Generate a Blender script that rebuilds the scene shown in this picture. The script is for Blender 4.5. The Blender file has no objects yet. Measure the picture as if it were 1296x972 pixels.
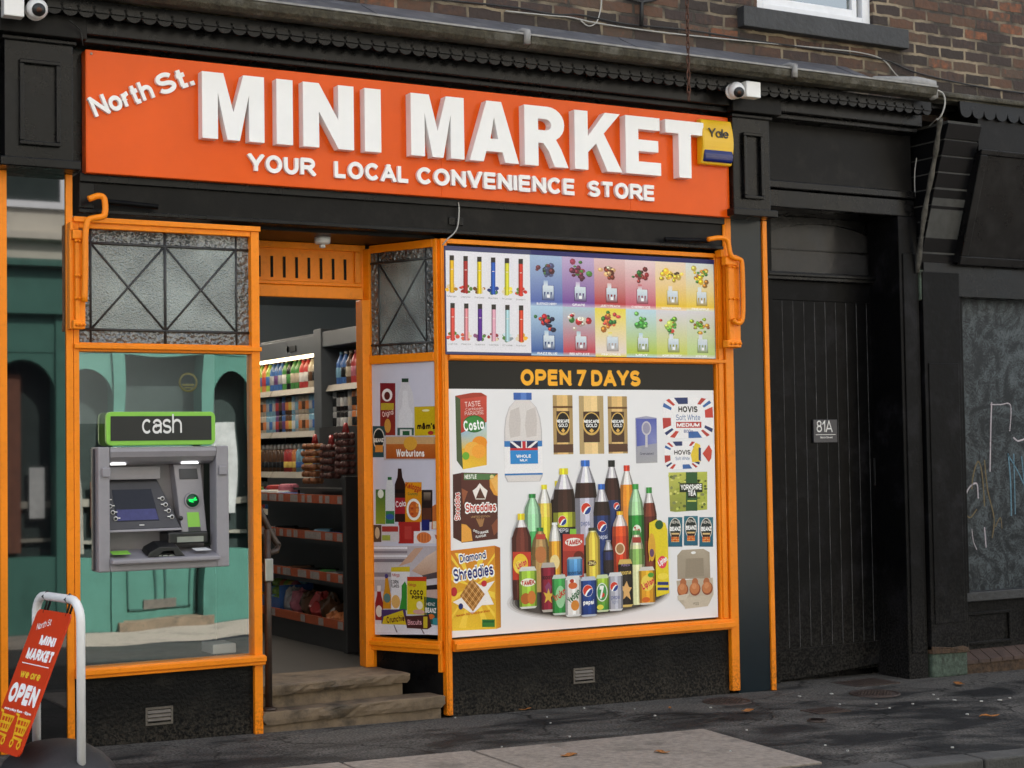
import bpy, bmesh, math, random
from mathutils import Vector, Matrix
S = bpy.context.scene
COL = S.collection
PI = math.pi
# ---------------------------------------------------------------- camera
W_, H_, FL = 1296.0, 972.0, 2100.0
RT = Vector((0.86946383, -0.49375238, -0.01553185)); UP = Vector((-0.00661921, -0.04308283, 0.99904958)); FW = Vector((0.49395226, 0.86853466, 0.04072722))
CAM = Vector((0, -9.08035, 1.6))
cd = bpy.data.cameras.new('camera'); cam = bpy.data.objects.new('camera', cd); COL.objects.link(cam)
cd.sensor_fit = 'HORIZONTAL'; cd.sensor_width = 36; cd.lens = FL/W_*36; cd.clip_start = .05; cd.clip_end = 800
cam.matrix_world = Matrix(((RT.x, UP.x, -FW.x, CAM.x), (RT.y, UP.y, -FW.y, CAM.y), (RT.z, UP.z, -FW.z, CAM.z), (0, 0, 0, 1)))
S.camera = cam
cd.dof.use_dof = True; cd.dof.focus_distance = 9.6; cd.dof.aperture_fstop = 4.0
# ---------------------------------------------------------------- light: sun high behind the shop, the street side in open shade
SUN_EL, SUN_AZ = 47.0, 20.0      # azimuth measured from +Y (behind the shop) towards +X
wd = bpy.data.worlds.new('World'); S.world = wd; wd.use_nodes = True
nt = wd.node_tree; bg = nt.nodes['Background']
sky = nt.nodes.new('ShaderNodeTexSky'); sky.sky_type = 'NISHITA'; sky.sun_disc = False
sky.sun_elevation = math.radians(SUN_EL); sky.sun_rotation = math.radians(SUN_AZ); sky.dust_density = 3.0; sky.air_density = 1.0; sky.ozone_density = 1.0
hs = nt.nodes.new('ShaderNodeHueSaturation'); hs.inputs['Saturation'].default_value = .38   # thin high cloud: a paler sky
nt.links.new(sky.outputs[0], hs.inputs['Color']); nt.links.new(hs.outputs[0], bg.inputs[0]); bg.inputs[1].default_value = 0.15
sl = bpy.data.lights.new('sun', 'SUN'); sl.energy = 4.0; sl.angle = math.radians(0.5); sl.color = (1, .95, .88)
so = bpy.data.objects.new('sun', sl); COL.objects.link(so)
dvec = Vector((math.sin(math.radians(SUN_AZ))*math.cos(math.radians(SUN_EL)), math.cos(math.radians(SUN_AZ))*math.cos(math.radians(SUN_EL)), math.sin(math.radians(SUN_EL))))
so.rotation_euler = dvec.to_track_quat('Z', 'Y').to_euler(); so.location = (0, 0, 20)
vs = S.view_settings; vs.view_transform = 'Standard'; vs.look = 'None'; vs.gamma = 1; vs.use_curve_mapping = False; vs.exposure = 1.72
S.cycles.max_bounces = 8; S.cycles.glossy_bounces = 4; S.cycles.transparent_max_bounces = 8; S.cycles.caustics_reflective = False; S.cycles.caustics_refractive = False
# measured points: where the sight line of a spot in the photograph meets a given real plane
def at(px, py, X=None, Y=None, Z=None):
    d = RT*((px-648)/FL) - UP*((py-486)/FL) + FW
    t = (Y-CAM.y)/d.y if Y is not None else ((X-CAM.x)/d.x if X is not None else (Z-CAM.z)/d.z)
    return CAM + d*t
def R(x0, y0, x1, y1, Y=0):
    my, mx = (y0+y1)/2, (x0+x1)/2
    return at(x0, my, Y=Y).x, at(x1, my, Y=Y).x, at(mx, y1, Y=Y).z, at(mx, y0, Y=Y).z
def gz(x, y=0):
    g = .03 - .018*(min(max(x, -20), 30)-2.37)
    return g
# ---------------------------------------------------------------- materials
def lin(c):
    if isinstance(c, str): c = [int(c[i:i+2], 16)/255 for i in (0, 2, 4)]
    return tuple((v/12.92 if v <= .04045 else ((v+.055)/1.055)**2.4) for v in c)
def mat(name, col, rough=.5, metal=0, spec=.5, noise=0, nscale=8, bump=0, bscale=40, emit=None, estr=0, coat=0, dirt=None, dscale=3, damt=.5, rvar=0, detail=6):
    m = bpy.data.materials.new(name); m.use_nodes = True; n = m.node_tree.nodes; l = m.node_tree.links
    b = n['Principled BSDF']; c = lin(col) if isinstance(col, str) else tuple(col)
    b.inputs['Base Color'].default_value = (*c, 1); b.inputs['Roughness'].default_value = rough; b.inputs['Metallic'].default_value = metal
    b.inputs['Specular IOR Level'].default_value = spec; b.inputs['Coat Weight'].default_value = coat
    tc = n.new('ShaderNodeTexCoord'); src = None
    if noise or rvar:
        t = n.new('ShaderNodeTexNoise'); t.inputs['Scale'].default_value = nscale; t.inputs['Detail'].default_value = detail; t.inputs['Roughness'].default_value = .65
        l.new(tc.outputs['Object'], t.inputs[0])
    if noise:
        r = n.new('ShaderNodeMapRange'); r.inputs[1].default_value = .3; r.inputs[2].default_value = .7; r.inputs[3].default_value = 1-noise; r.inputs[4].default_value = 1+noise
        l.new(t.outputs[0], r.inputs[0]); mx = n.new('ShaderNodeVectorMath'); mx.operation = 'SCALE'; mx.inputs[0].default_value = c
        l.new(r.outputs[0], mx.inputs['Scale']); src = mx.outputs[0]
    if rvar:
        r = n.new('ShaderNodeMapRange'); r.inputs[1].default_value = .3; r.inputs[2].default_value = .7; r.inputs[3].default_value = max(.02, rough-rvar); r.inputs[4].default_value = min(1, rough+rvar)
        l.new(t.outputs[0], r.inputs[0]); l.new(r.outputs[0], b.inputs['Roughness'])
    if dirt:
        t2 = n.new('ShaderNodeTexNoise'); t2.inputs['Scale'].default_value = dscale; t2.inputs['Detail'].default_value = 10; t2.inputs['Roughness'].default_value = .7
        l.new(tc.outputs['Object'], t2.inputs[0]); r = n.new('ShaderNodeMapRange'); r.inputs[1].default_value = .52; r.inputs[2].default_value = .66; r.inputs[4].default_value = damt
        l.new(t2.outputs[0], r.inputs[0]); mc = n.new('ShaderNodeMix'); mc.data_type = 'RGBA'; l.new(r.outputs[0], mc.inputs[0])
        if src: l.new(src, mc.inputs[6])
        else: mc.inputs[6].default_value = (*c, 1)
        mc.inputs[7].default_value = (*lin(dirt), 1); src = mc.outputs[2]
    if src: l.new(src, b.inputs['Base Color'])
    if bump:
        t3 = n.new('ShaderNodeTexNoise'); t3.inputs['Scale'].default_value = bscale; t3.inputs['Detail'].default_value = 8; l.new(tc.outputs['Object'], t3.inputs[0])
        bp = n.new('ShaderNodeBump'); bp.inputs['Strength'].default_value = bump; bp.inputs['Distance'].default_value = .01; l.new(t3.outputs[0], bp.inputs['Height']); l.new(bp.outputs[0], b.inputs['Normal'])
    if emit: b.inputs['Emission Color'].default_value = (*lin(emit), 1); b.inputs['Emission Strength'].default_value = estr
    return m
M = {}
M['orange'] = mat('orange_gloss_paint', (.90, .255, .006), .38, noise=.08, nscale=3, bump=.12, bscale=25, dirt='8a4408', dscale=35, damt=.16, spec=.3)
M['black'] = mat('black_gloss_paint', (.0042, .004, .0045), .30, spec=.22, noise=.3, nscale=5, bump=.1, bscale=14, dirt='222222', dscale=5, damt=.4, rvar=.1)
M['blackrough'] = mat('black_roughcast', (.003, .003, .0034), .5, spec=.16, noise=.6, nscale=60, bump=.6, bscale=60, dirt='2a2825', dscale=5, damt=.5)
def splash(m, z0, z1, col):     # road dust thrown up along the foot of the wall
    n = m.node_tree.nodes; l = m.node_tree.links; b = n['Principled BSDF']; src = b.inputs['Base Color'].links[0].from_socket
    g = n.new('ShaderNodeNewGeometry'); sx = n.new('ShaderNodeSeparateXYZ'); l.new(g.outputs['Position'], sx.inputs[0]); mr = n.new('ShaderNodeMapRange'); mr.inputs[1].default_value = z0; mr.inputs[2].default_value = z1; mr.inputs[3].default_value = 1; mr.inputs[4].default_value = 0; l.new(sx.outputs[2], mr.inputs[0])
    t = n.new('ShaderNodeTexNoise'); t.inputs['Scale'].default_value = 70; t.inputs['Detail'].default_value = 6; l.new(g.outputs['Position'], t.inputs[0]); r2 = n.new('ShaderNodeMapRange'); r2.inputs[1].default_value = .42; r2.inputs[2].default_value = .62; l.new(t.outputs[0], r2.inputs[0])
    mu = n.new('ShaderNodeMath'); mu.operation = 'MULTIPLY'; l.new(mr.outputs[0], mu.inputs[0]); l.new(r2.outputs[0], mu.inputs[1]); mx = n.new('ShaderNodeMix'); mx.data_type = 'RGBA'; l.new(mu.outputs[0], mx.inputs[0]); l.new(src, mx.inputs[6]); mx.inputs[7].default_value = (*col, 1); l.new(mx.outputs[2], b.inputs['Base Color'])
splash(M['blackrough'], -.02, .26, (.045, .038, .03))
M['blackwood'] = mat('black_weathered_wood', (.0022, .0022, .0026), .42, spec=.10, noise=.4, nscale=9, bump=.3, bscale=22, dirt='232226', dscale=3.5, damt=.6)
M['brownblack'] = mat('brown_black_paint', (.0065, .006, .006), .42, spec=.14, noise=.3, nscale=4, bump=.1, dirt='2c2927', dscale=6, damt=.4)
M['navygloss'] = mat('slate_gloss_panel', (.010, .017, .023), .2, noise=.1, nscale=2, spec=.25)
M['mirrorblack'] = mat('polished_black_glass', (.004, .004, .005), .015, spec=1.0, coat=1.0)
M['sign'] = mat('orange_sign_panel', (.77, .098, .006), .2, noise=.06, nscale=2, spec=.22)
M['letter'] = mat('white_acrylic', (.86, .86, .87), .3, noise=.02)
M['letterside'] = M['letter']
M['white'] = mat('white_plastic', (.75, .75, .76), .35, noise=.03)
M['whitepaint'] = mat('white_window_paint', (.72, .73, .76), .4, noise=.05, nscale=10)
M['greyplastic'] = mat('grey_atm_plastic', (.27, .26, .29), .42, noise=.05, nscale=20, bump=.05, bscale=300)
M['darkgrey'] = mat('dark_grey_plastic', (.035, .035, .045), .35, noise=.08)
M['blackplastic'] = mat('black_plastic', (.012, .012, .013), .4, noise=.1)
M['lime'] = mat('lime_plastic', (.24, .56, .07), .35, noise=.03)
M['screen'] = mat('dark_screen', (.006, .006, .012), .12, spec=.4, noise=.1)
M['screenblue'] = mat('lit_blue_screen', (.02, .02, .06), .15, noise=.3, nscale=40, emit='24245a', estr=.22)
M['greenglow'] = mat('lit_green_reader', (.0, .1, .03), .2, noise=.1, emit='12d050', estr=.7)
M['lightstrip'] = mat('lit_strip', (.8, .8, .7), .4, noise=.01, emit='ffe6b8', estr=2.2)
M['tube'] = mat('lit_tube', (.8, .8, .8), .4, noise=.01, emit='fff0dc', estr=19)
M['darkroom'] = mat('dark_room', (.030, .042, .040), .7, spec=.1, noise=.2)
M['atmlight'] = mat('lit_small_lamp', (.8, .8, .8), .4, noise=.01, emit='ffffff', estr=1.2)
M['lead'] = mat('lead_sheet', (.11, .112, .125), .5, noise=.3, nscale=6, bump=.3, bscale=12, dirt='8a8a88', dscale=5, damt=.4, metal=.2)
M['gutter'] = mat('mossy_stone_gutter', (.050, .044, .030), .85, noise=.6, nscale=18, bump=1, bscale=50, dirt='7c7a74', dscale=5, damt=.5)
M['gutterlip'] = mat('weathered_pale_lip', (.26, .255, .25), .7, noise=.3, nscale=12, bump=.4, bscale=40)
M['iron'] = mat('rusty_chain_iron', (.09, .04, .025), .7, metal=.4, noise=.5, nscale=40, bump=.3)
M['stone'] = mat('worn_sandstone', (.15, .108, .070), .8, noise=.4, nscale=7, bump=.7, bscale=22, dirt='20201e', dscale=4, damt=.7)
M['sill'] = mat('dark_painted_stone', (.028, .029, .031), .6, noise=.3, nscale=6, bump=.6, bscale=30)
M['ventmetal'] = mat('vent_metal', (.12, .105, .09), .5, metal=.3, noise=.3, nscale=20)
M['steel'] = mat('brushed_steel', (.35, .35, .34), .35, metal=.8, noise=.1)
M['brownmetal'] = mat('brown_handrail', (.05, .034, .026), .4, noise=.4, nscale=15, metal=.3)
M['yellow'] = mat('yellow_alarm_plastic', (.78, .47, .01), .3, noise=.05, nscale=5)
M['bluelens'] = mat('blue_lens', (.004, .012, .12), .15, noise=.1)
M['rubber'] = mat('black_rubber', (.02, .02, .022), .6, noise=.2, bump=.2, bscale=60)
M['lightgrey'] = mat('cable_grey', (.4, .39, .37), .5, noise=.1)
M['cable'] = mat('black_cable', (.01, .01, .01), .5, noise=.1)
M['came'] = mat('lead_came', (.05, .052, .055), .5, metal=.4, noise=.2, nscale=30)
M['net'] = mat('onion_skin', (.26, .10, .04), .45, noise=.4, nscale=20)
M['teal'] = mat('teal_shop_paint', (.055, .155, .125), .5, spec=.3, noise=.1, nscale=3, dirt='2c4a42', dscale=2, damt=.4)
M['tealdark'] = mat('dark_teal_paint', (.02, .07, .058), .45, noise=.1, nscale=3)
M['cream'] = mat('cream_render', (.50, .47, .40), .85, noise=.1, nscale=2, bump=.3, dirt='8c8678', dscale=1.2, damt=.5)
M['shelfgrey'] = mat('grey_fridge_metal', (.075, .085, .095), .4, noise=.06)
M['shelfdark'] = mat('dark_shelving', (.016, .016, .018), .5, noise=.1)
M['shelfwhite'] = mat('shelf_edge_strip', (.30, .275, .23), .5, noise=.15, nscale=30)
M['bluewall'] = mat('blue_grey_wall_paint', (.27, .33, .38), .7, noise=.04, nscale=2)
M['shopfloor'] = mat('shop_lino', (.016, .015, .014), .5, noise=.2, nscale=5)
M['ceil'] = mat('ceiling_paint', (.35, .36, .36), .8, noise=.03)
M['rot'] = mat('rotten_wood', (.055, .032, .018), .9, noise=.7, nscale=20, bump=1, bscale=30)
M['flaked'] = mat('flaking_green_paint', (.055, .08, .06), .8, noise=.5, nscale=25, bump=.8, bscale=40, dirt='1c1814', dscale=12, damt=.9)
M['tile'] = mat('black_tile', (.004, .004, .005), .3, spec=.2, noise=.3, nscale=6)
M['deck'] = mat('brown_decking', (.055, .032, .024), .7, noise=.4, nscale=8, bump=.4)
M['leaf'] = mat('dead_leaf', (.30, .11, .02), .7, noise=.4, nscale=60)
M['scrap'] = mat('pale_litter', (.4, .4, .38), .7, noise=.1)
M['castiron'] = mat('worn_cast_iron', (.055, .038, .032), .6, metal=.3, noise=.4, nscale=30, bump=.5)

splash(M['blackwood'], -.05, .75, (.028, .026, .024)); splash(M['orange'], -.02, .28, (.42, .12, .01))
def glassmat(name, tint=(.9, .95, .93), refl=.35, rough=.0, wob=0.0):
    m = bpy.data.materials.new(name); m.use_nodes = True; n = m.node_tree.nodes; l = m.node_tree.links; n.remove(n['Principled BSDF'])
    tr = n.new('ShaderNodeBsdfTransparent'); tr.inputs[0].default_value = (*tint, 1)
    gl = n.new('ShaderNodeBsdfGlossy'); gl.inputs['Roughness'].default_value = rough; gl.inputs[0].default_value = (.95, 1, .98, 1)
    lw = n.new('ShaderNodeFresnel'); lw.inputs[0].default_value = 1.55
    mr = n.new('ShaderNodeMapRange'); mr.inputs[1].default_value = 0; mr.inputs[2].default_value = 1; mr.inputs[3].default_value = refl; mr.inputs[4].default_value = 1
    l.new(lw.outputs[0], mr.inputs[0]); mx = n.new('ShaderNodeMixShader'); l.new(mr.outputs[0], mx.inputs[0]); l.new(tr.outputs[0], mx.inputs[1]); l.new(gl.outputs[0], mx.inputs[2])
    l.new(mx.outputs[0], n['Material Output'].inputs[0])
    if wob:
        tc = n.new('ShaderNodeTexCoord'); t = n.new('ShaderNodeTexNoise'); t.inputs['Scale'].default_value = 1.3; t.inputs['Detail'].default_value = 1; l.new(tc.outputs['Object'], t.inputs[0])
        bp = n.new('ShaderNodeBump'); bp.inputs['Strength'].default_value = wob; bp.inputs['Distance'].default_value = .02; l.new(t.outputs[0], bp.inputs['Height']); l.new(bp.outputs[0], gl.inputs['Normal'])
    return m
M['glass'] = glassmat('window_glass', refl=.34, wob=.14)
M['dustyglass'] = glassmat('upstairs_glass', refl=.25)

def texglass(name, scale, strength, col):
    m = bpy.data.materials.new(name); m.use_nodes = True; n = m.node_tree.nodes; l = m.node_tree.links; b = n['Principled BSDF']
    b.inputs['Base Color'].default_value = (*col, 1); b.inputs['Roughness'].default_value = .12; b.inputs['Specular IOR Level'].default_value = 1.0; b.inputs['Coat Weight'].default_value = .3
    tc = n.new('ShaderNodeTexCoord'); v = n.new('ShaderNodeTexVoronoi'); v.inputs['Scale'].default_value = scale; v.feature = 'SMOOTH_F1'
    ns = n.new('ShaderNodeTexNoise'); ns.inputs['Scale'].default_value = scale*.8; ns.inputs['Detail'].default_value = 2
    l.new(tc.outputs['Object'], v.inputs[0]); l.new(tc.outputs['Object'], ns.inputs[0]); ad = n.new('ShaderNodeMath'); ad.operation = 'ADD'; l.new(v.outputs[0], ad.inputs[0]); l.new(ns.outputs[0], ad.inputs[1])
    bp = n.new('ShaderNodeBump'); bp.inputs['Strength'].default_value = strength; bp.inputs['Distance'].default_value = .02; l.new(ad.outputs[0], bp.inputs['Height']); l.new(bp.outputs[0], b.inputs['Normal']); l.new(bp.outputs[0], b.inputs['Coat Normal'])
    n2 = n.new('ShaderNodeTexNoise'); n2.inputs['Scale'].default_value = 3; l.new(tc.outputs['Object'], n2.inputs[0]); r = n.new('ShaderNodeMapRange'); r.inputs[1].default_value = .35; r.inputs[2].default_value = .65; r.inputs[3].default_value = .55; r.inputs[4].default_value = 1.35
    l.new(n2.outputs[0], r.inputs[0]); sc = n.new('ShaderNodeVectorMath'); sc.operation = 'SCALE'; sc.inputs[0].default_value = col; l.new(r.outputs[0], sc.inputs['Scale']); l.new(sc.outputs[0], b.inputs['Base Color'])
    return m
M['hammered'] = texglass('hammered_border_glass', 42, 1.0, (.13, .14, .14))
M['frosted'] = texglass('reeded_frosted_glass', 130, .35, (.17, .205, .20))

def brickmat(name, wallx=9.2):
    m = bpy.data.materials.new(name); m.use_nodes = True; n = m.node_tree.nodes; l = m.node_tree.links; b = n['Principled BSDF']; b.inputs['Roughness'].default_value = .85
    tc = n.new('ShaderNodeTexCoord'); mp = n.new('ShaderNodeMapping'); mp.inputs['Rotation'].default_value = (PI/2, 0, 0); l.new(tc.outputs['Object'], mp.inputs[0])
    dn = n.new('ShaderNodeTexNoise'); dn.inputs['Scale'].default_value = 9; dn.inputs['Detail'].default_value = 5; l.new(mp.outputs[0], dn.inputs[0])
    dsub = n.new('ShaderNodeVectorMath'); dsub.operation = 'MULTIPLY_ADD'; dsub.inputs[1].default_value = (.03, .03, .03); l.new(dn.outputs['Color'], dsub.inputs[0]); l.new(mp.outputs[0], dsub.inputs[2])
    bt = n.new('ShaderNodeTexBrick'); bt.inputs['Scale'].default_value = 1; bt.inputs['Brick Width'].default_value = .25; bt.inputs['Row Height'].default_value = .086; bt.inputs['Mortar Size'].default_value = .0115; bt.inputs['Mortar Smooth'].default_value = .25; bt.inputs['Bias'].default_value = 0
    bt.inputs['Color1'].default_value = (0, 0, 0, 1); bt.inputs['Color2'].default_value = (1, 1, 1, 1); bt.inputs['Mortar'].default_value = (.5, .5, .5, 1)
    l.new(dsub.outputs[0], bt.inputs[0])
    cr = n.new('ShaderNodeValToRGB'); e = cr.color_ramp.elements; e[0].color = (.032, .023, .019, 1); e[1].color = (.28, .105, .045, 1); e[1].position = 1
    for p_, c_ in ((.3, (.045, .030, .026, 1)), (.55, (.10, .050, .030, 1)), (.78, (.075, .052, .038, 1)), (.9, (.17, .065, .032, 1))):
        x = e.new(p_); x.color = c_
    # redder and lighter towards the right of the building, darker on the left
    sx = n.new('ShaderNodeSeparateXYZ'); l.new(tc.outputs['Object'], sx.inputs[0]); g = n.new('ShaderNodeMapRange'); g.inputs[1].default_value = 7.2; g.inputs[2].default_value = 9.6; g.inputs[3].default_value = -.12; g.inputs[4].default_value = .22; l.new(sx.outputs[0], g.inputs[0])
    sub = n.new('ShaderNodeMath'); sub.operation = 'ADD'; l.new(bt.outputs['Color'], sub.inputs[0]); l.new(g.outputs[0], sub.inputs[1])
    n3 = n.new('ShaderNodeTexNoise'); n3.inputs['Scale'].default_value = 22; n3.inputs['Detail'].default_value = 8; l.new(tc.outputs['Object'], n3.inputs[0])
    m3 = n.new('ShaderNodeMath'); m3.operation = 'MULTIPLY_ADD'; m3.inputs[1].default_value = .5; m3.inputs[2].default_value = -.25; l.new(n3.outputs[0], m3.inputs[0]); a2 = n.new('ShaderNodeMath'); l.new(sub.outputs[0], a2.inputs[0]); l.new(m3.outputs[0], a2.inputs[1]); l.new(a2.outputs[0], cr.inputs[0])
    mo = n.new('ShaderNodeMix'); mo.data_type = 'RGBA'; l.new(bt.outputs['Fac'], mo.inputs[0]); l.new(cr.outputs[0], mo.inputs[6])
    mr2 = n.new('ShaderNodeValToRGB'); mr2.color_ramp.elements[0].color = (.04, .033, .026, 1); mr2.color_ramp.elements[0].position = .42; mr2.color_ramp.elements[1].color = (.27, .215, .145, 1); mr2.color_ramp.elements[1].position = .60
    n4 = n.new('ShaderNodeTexNoise'); n4.inputs['Scale'].default_value = 3; n4.inputs['Detail'].default_value = 6; l.new(tc.outputs['Object'], n4.inputs[0]); l.new(n4.outputs[0], mr2.inputs[0]); l.new(mr2.outputs[0], mo.inputs[7])
    l.new(mo.outputs[2], b.inputs['Base Color'])
    iv = n.new('ShaderNodeMath'); iv.operation = 'MULTIPLY_ADD'; iv.inputs[1].default_value = -1; l.new(bt.outputs['Fac'], iv.inputs[0]); l.new(n3.outputs[0], iv.inputs[2])
    bp = n.new('ShaderNodeBump'); bp.inputs['Strength'].default_value = .9; bp.inputs['Distance'].default_value = .012; l.new(iv.outputs[0], bp.inputs['Height']); l.new(bp.outputs[0], b.inputs['Normal'])
    return m
M['brick'] = brickmat('old_brick')

def asphaltmat(name, base=.019, patch=.085):
    m = bpy.data.materials.new(name); m.use_nodes = True; n = m.node_tree.nodes; l = m.node_tree.links; b = n['Principled BSDF']
    tc = n.new('ShaderNodeTexCoord')
    a = n.new('ShaderNodeTexNoise'); a.inputs['Scale'].default_value = 1.3; a.inputs['Detail'].default_value = 9; a.inputs['Roughness'].default_value = .6; a.inputs['Distortion'].default_value = .6
    mp = n.new('ShaderNodeMapping'); mp.inputs['Scale'].default_value = (1.1, 2.4, 1); l.new(tc.outputs['Object'], mp.inputs[0]); l.new(mp.outputs[0], a.inputs[0])
    cr = n.new('ShaderNodeValToRGB'); e = cr.color_ramp.elements; e[0].position = .42; e[0].color = (base, base, base*1.02, 1); e[1].position = .62; e[1].color = (patch, patch*.94, patch*.87, 1); 
    # a smeared cement skim runs along the foot of the buildings
    gx = n.new('ShaderNodeNewGeometry'); sy = n.new('ShaderNodeSeparateXYZ'); l.new(gx.outputs['Position'], sy.inputs[0]); my = n.new('ShaderNodeMapRange'); my.inputs[1].default_value = -.55; my.inputs[2].default_value = -.15; my.inputs[3].default_value = 0; my.inputs[4].default_value = .16; l.new(sy.outputs[1], my.inputs[0])
    ad = n.new('ShaderNodeMath'); l.new(a.outputs[0], ad.inputs[0]); l.new(my.outputs[0], ad.inputs[1]); l.new(ad.outputs[0], cr.inputs[0])
    f = n.new('ShaderNodeTexNoise'); f.inputs['Scale'].default_value = 75; f.inputs['Detail'].default_value = 4; l.new(tc.outputs['Object'], f.inputs[0])
    r = n.new('ShaderNodeMapRange'); r.inputs[1].default_value = .3; r.inputs[2].default_value = .75; r.inputs[3].default_value = .35; r.inputs[4].default_value = 2.0; l.new(f.outputs[0], r.inputs[0]); b.inputs['Specular IOR Level'].default_value = .12
    sc = n.new('ShaderNodeVectorMath'); sc.operation = 'SCALE'; l.new(cr.outputs[0], sc.inputs[0]); l.new(r.outputs[0], sc.inputs['Scale']); vc = n.new('ShaderNodeTexVoronoi'); vc.feature = 'DISTANCE_TO_EDGE'; vc.inputs['Scale'].default_value = .9; dz = n.new('ShaderNodeVectorMath'); dz.operation = 'MULTIPLY_ADD'; dz.inputs[1].default_value = (.5, .5, .5); l.new(a.outputs['Color'], dz.inputs[0]); l.new(tc.outputs['Object'], dz.inputs[2]); l.new(dz.outputs[0], vc.inputs[0])
    ck = n.new('ShaderNodeMapRange'); ck.inputs[1].default_value = .003; ck.inputs[2].default_value = .012; ck.inputs[3].default_value = .35; ck.inputs[4].default_value = 1; l.new(vc.outputs[0], ck.inputs[0]); s2 = n.new('ShaderNodeVectorMath'); s2.operation = 'SCALE'; l.new(sc.outputs[0], s2.inputs[0]); l.new(ck.outputs[0], s2.inputs['Scale']); l.new(s2.outputs[0], b.inputs['Base Color'])
    rr = n.new('ShaderNodeMapRange'); rr.inputs[1].default_value = .4; rr.inputs[2].default_value = .6; rr.inputs[3].default_value = .62; rr.inputs[4].default_value = .9; l.new(a.outputs[0], rr.inputs[0]); l.new(rr.outputs[0], b.inputs['Roughness'])
    bp = n.new('ShaderNodeBump'); bp.inputs['Strength'].default_value = .6; bp.inputs['Distance'].default_value = .006; l.new(f.outputs[0], bp.inputs['Height']); l.new(bp.outputs[0], b.inputs['Normal'])
    return m
M['asphalt'] = asphaltmat('pavement_asphalt'); M['road'] = asphaltmat('road_asphalt', .03, .045)
M['flag'] = mat('paving_flag', (.235, .20, .17), .8, noise=.3, nscale=25, bump=.6, bscale=90, dirt='4a463f', dscale=3, damt=.6)
M['kerb'] = mat('kerb_stone', (.05, .048, .046), .75, noise=.3, nscale=9, bump=.5, bscale=60)

def attrmat(name, rough=.3, spec=.4):
    m = bpy.data.materials.new(name); m.use_nodes = True; n = m.node_tree.nodes; l = m.node_tree.links; b = n['Principled BSDF']; b.inputs['Roughness'].default_value = rough; b.inputs['Specular IOR Level'].default_value = spec
    a = n.new('ShaderNodeVertexColor'); a.layer_name = 'Col'
    t = n.new('ShaderNodeTexNoise'); t.inputs['Scale'].default_value = 60; tc = n.new('ShaderNodeTexCoord'); l.new(tc.outputs['Object'], t.inputs[0])
    r = n.new('ShaderNodeMapRange'); t.inputs['Scale'].default_value = 110; t.inputs['Detail'].default_value = 5; r.inputs[1].default_value = .3; r.inputs[2].default_value = .7; r.inputs[3].default_value = .92; r.inputs[4].default_value = 1.06; l.new(t.outputs[0], r.inputs[0])
    w_ = n.new('ShaderNodeTexNoise'); w_.inputs['Scale'].default_value = 5; w_.inputs['Detail'].default_value = 2; l.new(tc.outputs['Object'], w_.inputs[0]); bp = n.new('ShaderNodeBump'); bp.inputs['Strength'].default_value = .12; bp.inputs['Distance'].default_value = .02; l.new(w_.outputs[0], bp.inputs['Height']); l.new(bp.outputs[0], b.inputs['Normal'])
    sc = n.new('ShaderNodeVectorMath'); sc.operation = 'SCALE'; l.new(a.outputs[0], sc.inputs[0]); l.new(r.outputs[0], sc.inputs['Scale']); l.new(sc.outputs[0], b.inputs['Base Color'])
    return m
M['print'] = attrmat('printed_vinyl', .32, .22)
M['chalk'] = None
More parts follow.
